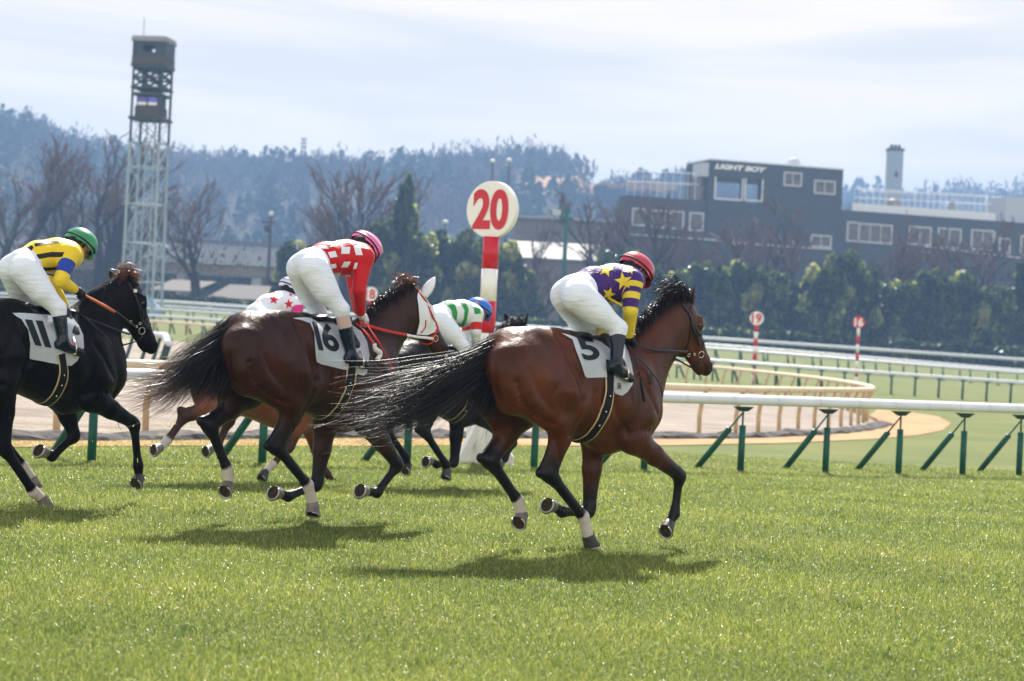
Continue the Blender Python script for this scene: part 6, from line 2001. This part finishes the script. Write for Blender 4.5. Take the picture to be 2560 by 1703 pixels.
def make_jockey(fr, S, M_jersey, helmet_mat, label, decals=(), sleeve_end=1.95, glove=None, bootc=(.55, None), hv=.0105, stripe=None, tan=False, helmet_stripe=None):
    """S: dict of local points"""
    P = {k: np.array(v, float) for k, v in S.items()}
    hd, face = P['head'], P['face'] - P['head']
    f = face / np.linalg.norm(face)
    lat = np.array((0, 1.0, 0)); u = np.cross(f, lat); u /= np.linalg.norm(u)
    if u @ (hd - P['chest2']) < 0 and u[2] < 0: u = -u
    def limbs(B, what, g=1.0):
        if 'torso' in what:
            B.cap(P['waist'], P['chest'], (.118 * g, .138 * g), (.138 * g, .165 * g), k=.05, tags={'arm': -1})
            B.cap(P['chest'], P['chest2'], (.138 * g, .165 * g), (.118 * g, .16 * g), k=.05, tags={'arm': -1})
            B.cap(P['pelvis'], P['waist'], (.11 * g, .14 * g), (.118 * g, .138 * g), k=.05, tags={'arm': -1})
        if 'arms' in what:
            for a in ('n', 'f'):
                B.cap(P['sh_' + a], P['el_' + a], .074 * g, .056 * g, k=.035, tags={'arm': (0, 1)})
                B.cap(P['el_' + a], lerp(P['el_' + a], P['wr_' + a], .93), .056 * g, .040 * g, k=.012, tags={'arm': (1, 2)})
                B.cap(P['chest2'] * .6 + P['sh_' + a] * .4, P['sh_' + a], .10 * g, .078 * g, k=.04, tags={'arm': (-1, 0)})
        if 'legs' in what:
            for a in ('n', 'f'):
                B.cap(P['bt_' + a], lerp(P['bt_' + a], P['th_' + a], .6), .120 * g, .112 * g, k=.035)
                B.cap(P['bt_' + a], P['th_' + a], .122 * g, .098 * g, k=.03)
                B.cap(P['th_' + a], P['kn_' + a], .098 * g, .064 * g, k=.03)
    # body (skin)
    B = Body()
    limbs(B, ('torso', 'arms', 'legs'), .86)
    B.cap(P['chest2'], hd - f * .01 - u * .06, .075, .055, k=.04)
    B.cap(hd - f * .02 + u * .01, hd + f * .035 - u * .02, (.088, .078), (.076, .066), k=.03)
    B.cap(hd + f * .03 - u * .05, hd + f * .062 - u * .098, (.055, .052), (.036, .034), k=.03)       # jaw, chin
    B.cap(hd + f * .085 + u * .0, hd + f * .108 - u * .036, (.012, .009), (.016, .014), k=.02)       # nose
    B.cap(hd + f * .082 - u * .068, hd + f * .088 - u * .072, (.011, .022), k=.01)                   # lips
    for s_ in (-1, 1):
        B.cap(hd + f * .080 + lat * (.030 * s_) + u * .012, hd + f * .078 + lat * (.05 * s_) + u * .010, (.010, .012), k=.02)  # brow
        B.cap(hd - f * .005 + lat * (.076 * s_) + u * .0, hd - f * .01 + lat * (.080 * s_) - u * .035, (.018, .008), k=.01)     # ear
    for a in ('n', 'f'):
        B.cap(P['kn_' + a], P['an_' + a], .052, .034, k=.02)
        B.cap(P['an_' + a], P['toe_' + a], .032, .026, k=.02)
        sd = 1 if a == 'n' else -1
        hand_prims(B, P['wr_' + a], P['hand_' + a] - P['wr_' + a], (-.2, .2 * sd, -1), sd)
    V, Q, _ = B.mesh(h=hv * .85, it=1)
    o = mesh_obj("person", V, Q, M_skin, smooth=True)
    fr.put(o)
    tag(o, label, "jockey", "jockeys riding in the race")
    # breeches
    B = Body()
    B.cap(P['pelvis'], lerp(P['pelvis'], P['waist'], .55), (.125, .15), (.12, .142), k=.05)
    limbs(B, ('legs',))
    for a in ('n', 'f'):
        B.cap(P['kn_' + a], lerp(P['kn_' + a], P['an_' + a], bootc[0] * (1 if a == 'n' else 1)), .064, .056, k=.03)
    Vb, Qb, _ = B.mesh(h=hv)
    mesh_obj("breeches", Vb, Qb, M_breech, o, smooth=True)
    # jersey
    B = Body()
    Bp = P['waist'] + (P['pelvis'] - P['waist']) * .55
    B.cap(Bp, P['waist'], (.116, .14), (.124, .142), k=.04, tags={'arm': -1})
    B.cap(P['waist'], P['chest'], (.126, .145), (.142, .17), k=.05, tags={'arm': -1})
    B.cap(P['chest'], P['chest2'], (.142, .17), (.122, .165), k=.05, tags={'arm': -1})
    limbs(B, ('arms',), 1.04)
    V, Q, at_ = B.mesh(h=hv, channels=('arm',))
    bj = bvh_of(V, Q)
    mats_ = [M_jersey]; faces = [tuple(int(i) for i in q) for q in Q]; mi = [0] * len(faces); VV = [tuple(v) for v in V]; arm = list(at_['arm'])
    for m, polys in decals:
        mats_.append(m)
        for pl in polys:
            dv, df = decal(fr, bj, pl, off=.0035, maxlen=6)
            n0 = len(VV); VV += dv; faces += [tuple(i + n0 for i in q) for q in df]; mi += [len(mats_) - 1] * len(df); arm += [-1] * len(dv)
    mesh_obj("jersey", VV, faces, mats_, o, smooth=True, mi=mi, attrs={'arm': arm})
    # boots
    for a in ('n', 'f'):
        B = Body()
        top = lerp(P['kn_' + a], P['an_' + a], bootc[0] - .08); an, toe = P['an_' + a], P['toe_' + a]
        if tan: top = lerp(P['kn_' + a], P['an_' + a], .42)
        B.cap(top, an, .060, .043, k=.03)
        heel = an + (an - toe) * .28 + np.array((0, 0, -.045))
        B.cap(an, heel, .040, .034, k=.03)
        sole = toe + np.array((0, 0, -.005))
        B.cap(lerp(an, toe, .2) + np.array((0, 0, -.025)), sole, (.040, .040), (.028, .036), k=.03)
        B.cap(heel + np.array((0, 0, -.02)), sole + np.array((0, 0, -.02)), (.020, .034), (.016, .034), k=.02)
        V, Q, _ = B.mesh(h=hv * .9)
        bo = mesh_obj("boot", V, Q, M_boot, o, smooth=True)
        B = Body(); c0 = lerp(P['kn_' + a], P['an_' + a], bootc[0] - .22 if not tan else .1)
        B.cap(c0, top, .0585 if not tan else .055, .0595, k=.02)
        V, Q, _ = B.mesh(h=hv)
        mesh_obj("stocking", V, Q, (bootc[1] or M_sock) if not tan else M_tan, o, smooth=True)
        # stirrup iron
        mb = MB()
        c = lerp(an, toe, .55) + np.array((0, 0, -.055))
        mb.tube([c + np.array((0, -.05, 0)), c + np.array((0, -.052, .06)), c + np.array((0, 0, .13)), c + np.array((0, .052, .06)), c + np.array((0, .05, 0)), c + np.array((0, -.05, 0))], .006, 6)
        mb.build("stirrup", [M_metal], bo, smooth=True)
        if glove:
            sd = 1 if a == 'n' else -1
            B = Body(); hand_prims(B, P['wr_' + a], P['hand_' + a] - P['wr_' + a], (-.2, .2 * sd, -1), sd, 1.18)
            V, Q, _ = B.mesh(h=.0075, it=1)
            mesh_obj("glove", V, Q, glove, o, smooth=True)
    # helmet
    M = Matrix((tuple(f), tuple(lat), tuple(u))).transposed()
    c = Vector(hd + u * .018 - f * .004)
    V, F = [], []; R, n = 12, 28
    for i in range(R + 1):
        th = radians(104) * i / R
        for k in range(n):
            a = 2 * pi * k / n
            low = th
            if th > radians(70):
                low = th + radians(22) * ((th - radians(70)) / radians(34)) * max(0, -cos(a))      # lower at the nape
            r = Vector((.136 * sin(low) * cos(a), .117 * sin(low) * sin(a), .122 * cos(low)))
            V.append(tuple(c + M @ r))
    for i in range(R):
        for k in range(n):
            a, b = i * n + k, i * n + (k + 1) % n
            F.append((a, a + n, b + n, b))
    mb = MB(); mb.add(V, F)
    V, F = [], []                                            # peak
    for j in range(5):
        for k in range(9):
            a = radians(-62 + 124 * k / 8)
            r = 1 + .30 * j / 4 * cos(a) ** .7
            V.append(tuple(c + M @ Vector((.130 * cos(a) * r, .113 * sin(a) * (1 + .05 * j), -.018 - .010 * j * .6))))
    for j in range(4):
        for k in range(8):
            F.append((j * 9 + k, j * 9 + k + 1, j * 9 + k + 10, j * 9 + k + 9))
    mb.add(V, F)
    V2 = [tuple(Vector(v) - M @ Vector((0, 0, .006))) for v in V]
    mb.add(V2, [q[::-1] for q in F])
    he = mb.build("helmet", [helmet_mat], o, smooth=True)
    def band(r0, h0, w, m, name, tilt=.0, full=True, x0=0):
        mb = MB(); pts, nr = [], []
        for a in np.linspace(0, 2 * pi, 33):
            z = h0 + tilt * cos(a)
            q = max(.05, 1 - (z / .122) ** 2) ** .5
            p = Vector((.136 * q * cos(a) * r0, .117 * q * sin(a) * r0, z))
            pts.append(c + M @ p); nr.append(M @ Vector((cos(a), sin(a), z * 6)).normalized())
        ribbon(pts, nr, w, mb, 0, .004)
        return mb.build(name, [m], he, smooth=True)
    band(1.010, -.012, .016, M_black, "goggle_strap", tilt=.022)
    if helmet_stripe: band(1.006, .045, .014, helmet_stripe, "cap_band", tilt=.03)
    # goggles on the eyes, clear visor below the peak
    g = MB()
    for s_ in (-1, 1):
        g.ball(Vector(hd + f * .084 + lat * (.032 * s_) - u * .008), .026, 10, 6, scale=(.5, 1, .75), M=M)
    g.tube([Vector(hd + f * .088 - lat * .03 - u * .006), Vector(hd + f * .094 - u * .004), Vector(hd + f * .088 + lat * .03 - u * .006)], .009, 6)
    g.build("goggles", [M_goggle], o, smooth=True)
    if S.get('visor') is not None:
        pass
    bc = Body()                                              # black balaclava round the neck and jaw
    nk = hd * .55 + P['chest2'] * .45
    bc.cap(hd - f * .03 - u * .03, nk, (.074, .078), (.068, .07), k=.03)
    bc.cap(hd - u * .045 - f * .01, hd + f * .035 - u * .085, (.066, .072), (.05, .05), k=.03)
    V, Q, _ = bc.mesh(h=.0105)
    mesh_obj("balaclava", V, Q, M_black, o, smooth=True)
    hr = Body()
    hr.cap(hd - f * .045 - u * .01, hd - f * .03 - u * .06, (.062, .070), (.045, .055), k=.02)
    hr.cap(hd - f * .0 - u * .03 + lat * .055, hd - f * .0 - u * .03 - lat * .055, (.045, .03), k=.02)
    V, Q, _ = hr.mesh(h=.01)
    mesh_obj("hair", V, Q, M_hairb, o, smooth=True)
    mb = MB()
    mb.tube([Vector(hd + lat * .082 - u * .0), Vector(hd + lat * .068 - u * .07 + f * .03), Vector(hd - u * .118 + f * .05), Vector(hd - lat * .068 - u * .07 + f * .03), Vector(hd - lat * .082)], .006, 5)
    mb.build("chin_strap", [M_black], o)
    if S.get('guard'):
        V, F = [], []
        for j in range(4):
            for k in range(7):
                a = radians(-48 + 96 * k / 6)
                V.append(tuple(Vector(hd) + M @ Vector((.118 * cos(a) + .012, .105 * sin(a), -.050 - .034 * j))))
        for j in range(3):
            for k in range(6):
                F.append((j * 7 + k, j * 7 + k + 1, j * 7 + k + 8, j * 7 + k + 7))
        mesh_obj("face_guard", V, F, M_visor, o, smooth=True)
    return o

C_PURPLE, C_YELLOW = (0.040, 0.009, 0.15), (0.74, 0.56, 0.035)
def K(fr, cr, **kw):
    out = {}
    for k, v in kw.items():
        out[k] = fr.loc(*cr(v[0], v[1]), v[2]) if isinstance(v, tuple) else v
    return out
M_star_y = mat("yellow_star", C_YELLOW, rough=.5, bump=.4, bscale=11)
j5 = make_jockey(F5, K(F5, A1, pelvis=(335, 500, 0), waist=(520, 435, 0), chest=(720, 425, 0), chest2=(850, 405, 0), head=(940, 285, 0.02), face=(1015, 395, .06),
    sh_n=(905, 400, .18), el_n=(885, 690, .22), wr_n=(872, 935, .12), hand_n=(895, 1010, .08),
    sh_f=(640, 420, -.18), el_f=(600, 700, -.2), wr_f=(640, 930, -.08), hand_f=(690, 985, -.05),
    bt_n=(385, 560, .10), th_n=(575, 720, .19), kn_n=(770, 868, .27), an_n=(742, 1215, .31), toe_n=(885, 1345, .33),
    bt_f=(265, 548, -.10), th_f=(385, 760, -.19), kn_f=(545, 895, -.25), an_f=(560, 1230, -.30), toe_f=(700, 1340, -.31), guard=True),
    silk("purple_jersey", C_PURPLE, [(.04, .2, C_YELLOW), (.42, .66, C_YELLOW), (.97, 3, C_YELLOW)]),
    mat("crimson_helmet", (0.45, 0.012, 0.035), rough=.25, spec=.6, coat=.5),
    "jockey in purple jersey with yellow stars and crimson helmet on the leading bay",
    decals=[(M_star_y, [[A1(*q) for q in star(645, 292, 78, .25)], [A1(*q) for q in star(815, 405, 92, -.15)], [A1(*q) for q in star(672, 528, 68, .35)], [A1(*q) for q in star(728, 622, 48, .1, 1.2)], [A1(*q) for q in star(890, 300, 45, .3)]])],
    glove=M_black, bootc=(.26, None))

M_whitepatch = mat("white_patch", (0.72, 0.74, 0.78), rough=.5, bump=.4, bscale=11)
def sqr(x, y, w, h, sk=0, r=0):
    c, s_ = cos(r), sin(r)
    return [B1(x + c * a * w - s_ * b * h + sk * b, y + s_ * a * w + c * b * h) for a, b in ((-1, -1), (1, -1), (1, 1), (-1, 1))]
j16 = make_jockey(F16, K(F16, B1, pelvis=(285, 430, 0), waist=(450, 375, 0), chest=(640, 372, 0), chest2=(760, 360, 0), head=(835, 255, 0.0), face=(895, 370, .05),
    sh_n=(825, 365, .17), el_n=(772, 690, .2), wr_n=(790, 915, .11), hand_n=(835, 985, .09),
    sh_f=(700, 385, -.17), el_f=(735, 660, -.14), wr_f=(765, 900, -.04), hand_f=(810, 960, -.02),
    bt_n=(335, 485, .10), th_n=(455, 700, .18), kn_n=(600, 880, .25), an_n=(700, 1325, .30), toe_n=(845, 1412, .32),
    bt_f=(215, 480, -.10), th_f=(290, 720, -.17), kn_f=(385, 930, -.23), an_f=(420, 1300, -.30), toe_f=(560, 1400, -.31), guard=True),
    silk("red_jersey", (0.52, 0.003, 0.008)),
    mat("pink_helmet", (0.72, 0.12, 0.34), rough=.3, spec=.5, coat=.3),
    "jockey in red jersey with white squares and pink helmet standing over horse 16",
    decals=[(M_whitepatch, [sqr(642, 300, 42, 34, -4), sqr(765, 300, 34, 46, 14), sqr(515, 340, 36, 28, 6, -.2), sqr(645, 436, 34, 27, -16), sqr(522, 452, 28, 20, 0, -.2), sqr(742, 450, 16, 30, -8), sqr(558, 529, 34, 14, -10), sqr(425, 268, 42, 17, 14), sqr(665, 541, 26, 9, -6), sqr(545, 214, 34, 9, 5)])],
    glove=M_yellowglove, bootc=(.08, None), tan=True, helmet_stripe=mat("pale_band", (.6, .5, .5), rough=.5))

M_blk = mat("black_stripe", (0.012, 0.010, 0.010), rough=.5, bump=.4, bscale=11)
c11 = lambda *p: [C1(*q) for q in p]
j11 = make_jockey(F11, K(F11, C1, pelvis=(225, 470, 0), waist=(380, 400, 0), chest=(560, 392, 0), chest2=(660, 385, 0), head=(785, 270, 0.0), face=(860, 360, .04),
    sh_n=(690, 372, .17), el_n=(592, 632, .24), wr_n=(730, 722, .18), hand_n=(800, 752, .16),
    sh_f=(520, 400, -.17), el_f=(500, 640, -.16), wr_f=(640, 900, -.04), hand_f=(700, 945, .0),
    bt_n=(250, 530, .10), th_n=(410, 745, .19), kn_n=(570, 905, .26), an_n=(620, 1230, .30), toe_n=(795, 1330, .32),
    bt_f=(135, 525, -.10), th_f=(235, 790, -.18), kn_f=(345, 925, -.22), an_f=(400, 1260, -.30), toe_f=(540, 1330, -.31)),
    silk("yellow_jersey", (0.80, 0.58, 0.02), [(.30, .80, (0.012, 0.05, 0.36))]),
    mat("green_helmet", (0.012, 0.22, 0.085), rough=.3, spec=.5, coat=.3),
    "jockey in yellow jersey with black stripes and green helmet, stick in hand",
    decals=[(M_blk, [c11((335, 272), (480, 246), (575, 250), (580, 268), (470, 276), (345, 302)), c11((357, 378), (500, 354), (630, 356), (610, 402), (480, 404), (372, 424)), c11((393, 505), (480, 502), (562, 500), (555, 526), (480, 532), (418, 538)), c11((250, 322), (312, 288), (330, 312), (305, 346)), c11((190, 300), (235, 275), (255, 272), (215, 305))])],
    glove=M_black, bootc=(.36, None))
# his stick
mb = MB()
q = free_line(F11, C1, [(790, 755, .17), (900, 815, .20), (1000, 870, .22), (1128, 942, .25)], 4)
mb.tube(q, [.008, .009, .010, .011, .012, .013, .013, .013, .014, .014, .014, .014, .012][:len(q)], 7, 0)
q2 = free_line(F11, C1, [(1128, 942, .25), (1180, 975, .25), (1240, 1015, .25)], 4)
mb.tube(q2, .006, 6, 1)
o = mb.build("riding_whip", [M_orange, M_leather], None, smooth=True); F11.put(o)
tag(o, "orange padded riding whip held by the jockey in yellow", "whip")
# stick carried by the leading jockey
mb = MB()
q = free_line(F5, A1, [(880, 1040, .20), (930, 1120, .27), (965, 1250, .30), (990, 1380, .31)], 4); mb.tube(q, .006, 6)
q = free_line(F5, A1, [(990, 1380, .31), (1005, 1470, .31), (1025, 1580, .31)], 4); mb.tube(q, .013, 7)
o = mb.build("riding_whip", [M_leather], None, smooth=True); F5.put(o)
tag(o, "black riding whip hanging by the leading bay horse's shoulder", "whip")

M_grn = mat("green_stripe", (0.02, 0.26, 0.06), rough=.5, bump=.4, bscale=11)
d8 = lambda *p: [D_(*q) for q in p]
j8 = make_jockey(F8, K(F8, D_, pelvis=(385, 315, 0), waist=(465, 292, 0), chest=(555, 296, 0), chest2=(610, 298, 0), head=(675, 268, 0.0), face=(715, 305, .04),
    sh_n=(655, 300, .17), el_n=(655, 430, .2), wr_n=(655, 560, .11), hand_n=(665, 595, .09),
    sh_f=(575, 305, -.17), el_f=(600, 430, -.14), wr_f=(640, 555, -.04), hand_f=(655, 590, -.02),
    bt_n=(395, 350, .10), th_n=(485, 440, .19), kn_n=(570, 535, .26), an_n=(600, 720, .30), toe_n=(680, 780, .32),
    bt_f=(330, 345, -.10), th_f=(390, 450, -.18), kn_f=(465, 530, -.23), an_f=(480, 700, -.30), toe_f=(560, 770, -.31)),
    silk("white_green_jersey", (0.70, 0.74, 0.74), [(.45, .93, (0.55, 0.012, 0.015))]),
    mat("blue_helmet", (0.012, 0.12, 0.50), rough=.3, spec=.5, coat=.3),
    "jockey in white jersey with green bands and blue helmet riding horse 8",
    decals=[(M_grn, [d8((378, 206), (462, 200), (508, 240), (523, 290), (515, 352), (490, 320), (478, 270), (445, 232)), d8((540, 214), (585, 225), (604, 270), (590, 340), (562, 402), (536, 396), (570, 330), (572, 270)), d8((612, 226), (650, 240), (684, 268), (690, 296), (648, 302), (640, 262))])],
    glove=M_yellowglove, bootc=(.30, mat("maroon_sock", (.12, .01, .02), rough=.6)), hv=.013)
E_ = crop(380, 680, 5.6)
M_redstar = mat("red_star", (0.60, 0.015, 0.03), rough=.5)
e_ = lambda P_: [E_(*q) for q in P_]
jc = make_jockey(FC, K(FC, E_, pelvis=(1480, 600, 0), waist=(1630, 490, 0), chest=(1820, 462, 0), chest2=(1930, 470, 0), head=(1950, 245, 0.0), face=(2040, 330, .04),
    sh_n=(2010, 460, .17), el_n=(2035, 720, .2), wr_n=(2080, 930, .11), hand_n=(2120, 1000, .09),
    sh_f=(1880, 470, -.17), el_f=(1900, 700, -.14), wr_f=(1980, 930, -.04), hand_f=(2040, 1000, -.02),
    bt_n=(1560, 660, .10), th_n=(1690, 850, .19), kn_n=(1850, 1010, .26), an_n=(1830, 1380, .30), toe_n=(2000, 1480, .32),
    bt_f=(1440, 650, -.10), th_f=(1500, 860, -.18), kn_f=(1640, 1010, -.23), an_f=(1650, 1380, -.30), toe_f=(1800, 1470, -.31)),
    silk("white_star_jersey", (0.74, 0.76, 0.84), base_arm=(0.75, 0.05, 0.32)),
    mat("white_helmet", (0.62, 0.64, 0.80), rough=.3, spec=.5, coat=.3),
    "jockey in white jersey with red stars and pink sleeves behind horse 16's croup",
    decals=[(M_redstar, [e_(star(1705, 390, 72, .1)), e_(star(1915, 450, 72, -.1)), e_(star(1480, 430, 40, .3)), e_(star(1700, 300, 45, .3, 1.2, .5)), e_(star(1940, 320, 30, .3))])],
    glove=M_yellowglove, bootc=(.30, None), hv=.013, helmet_stripe=mat("blue_band", (.12, .15, .42), rough=.5))
# ------------------------------------------------------------------ the turf's blades
M_blade = leaf_mat("grass_blade", [(0, (.035, .085, .014)), (.35, (.16, .22, .034)), (.7, (.40, .44, .08)), (1, (.66, .58, .24))], tr=.5, rough=.34, spec=.65)
def blades(name, n, d0, d1, seed, hh, ww, label):
    g = np.random.default_rng(seed)
    y = d0 * (d1 / d0) ** g.uniform(0, 1, n)
    c = g.uniform(-330, 2690, n)
    x = (c - 1178.5) / 4583 * y
    z = ground_np(x, y)
    patch = np.sin(x * 1.7 + 2 * np.sin(y * .9)) * .5 + np.sin(y * 2.3 + x * .6 + 1) * .5
    L = hh * g.uniform(.45, 1.25, n) * (1 + .18 * patch) * (y / 14) ** .25
    tc_ = np.stack([g.uniform(-5, 7, 120), g.uniform(8, 26, 120)], 1)
    tf = np.zeros(n)
    for q in tc_: tf = np.maximum(tf, np.exp(-((x - q[0]) ** 2 + (y - q[1]) ** 2) / (.012 * q[1] / 10)))
    L = L * (1 + .7 * tf)
    az = g.uniform(0, 2 * pi, n); lean = g.uniform(.2, 1.5, n)
    dx, dy = np.cos(az) * lean, np.sin(az) * lean
    fa_ = g.uniform(0, 2 * pi, n); wx, wy = np.cos(fa_), np.sin(fa_)
    w = ww * g.uniform(.6, 1.4, n) * (y / 13) ** .6
    def ring_(t, k):
        cx, cy, cz = x + dx * L * t ** 1.6 * .75, y + dy * L * t ** 1.6 * .75, z + L * (t - .35 * lean * t ** 2)
        return np.stack([cx - wx * w * k, cy - wy * w * k, cz], -1), np.stack([cx + wx * w * k, cy + wy * w * k, cz], -1)
    a0, b0 = ring_(0, .5); a1, b1 = ring_(.55, .45); a2, b2 = ring_(1, .06)
    V = np.stack([a0, b0, a1, b1, a2, b2], 1).reshape(-1, 3)
    base = np.arange(n)[:, None] * 6
    Q = np.concatenate([base + np.array([[0, 1, 3, 2]]), base + np.array([[2, 3, 5, 4]])], 1).reshape(-1, 4)
    tone = np.clip(g.beta(2, 3.2, n) + .10 * patch + (g.uniform(size=n) < .04) * .5 - .12 * tf, 0, 1)
    return mesh_obj(name, V, Q, M_blade, smooth=True, attrs={'tone': np.repeat(tone, 6)}, label=label, kind="stuff")
blades("grass", NB, 7.2, 36, 5, .041, .0034, "short bright turf grass covering the course")
g = np.random.default_rng(91)
# bits of turf thrown up by the hooves
n = 90
cx_ = g.normal(330, 90, n); cy_ = g.normal(1120, 110, n)
V, F = [], []
for i in range(n):
    p = atP(float(cx_[i]), float(min(1170, cy_[i])), float(g.uniform(15.2, 17)))
    a = Vector(g.normal(size=3)).normalized(); b = a.cross(Vector(g.normal(size=3))).normalized()
    L_ = float(g.uniform(.006, .03)); w_ = .003
    k = len(V); V += [tuple(p - a * L_ - b * w_), tuple(p - a * L_ + b * w_), tuple(p + a * L_ + b * w_), tuple(p + a * L_ - b * w_)]; F.append((k, k + 1, k + 2, k + 3))
mesh_obj("grass_clippings", V, np.array(F), M_blade, attrs={'tone': g.uniform(.4, 1, len(V))}, label="torn grass bits flying behind the hooves", kind="stuff")
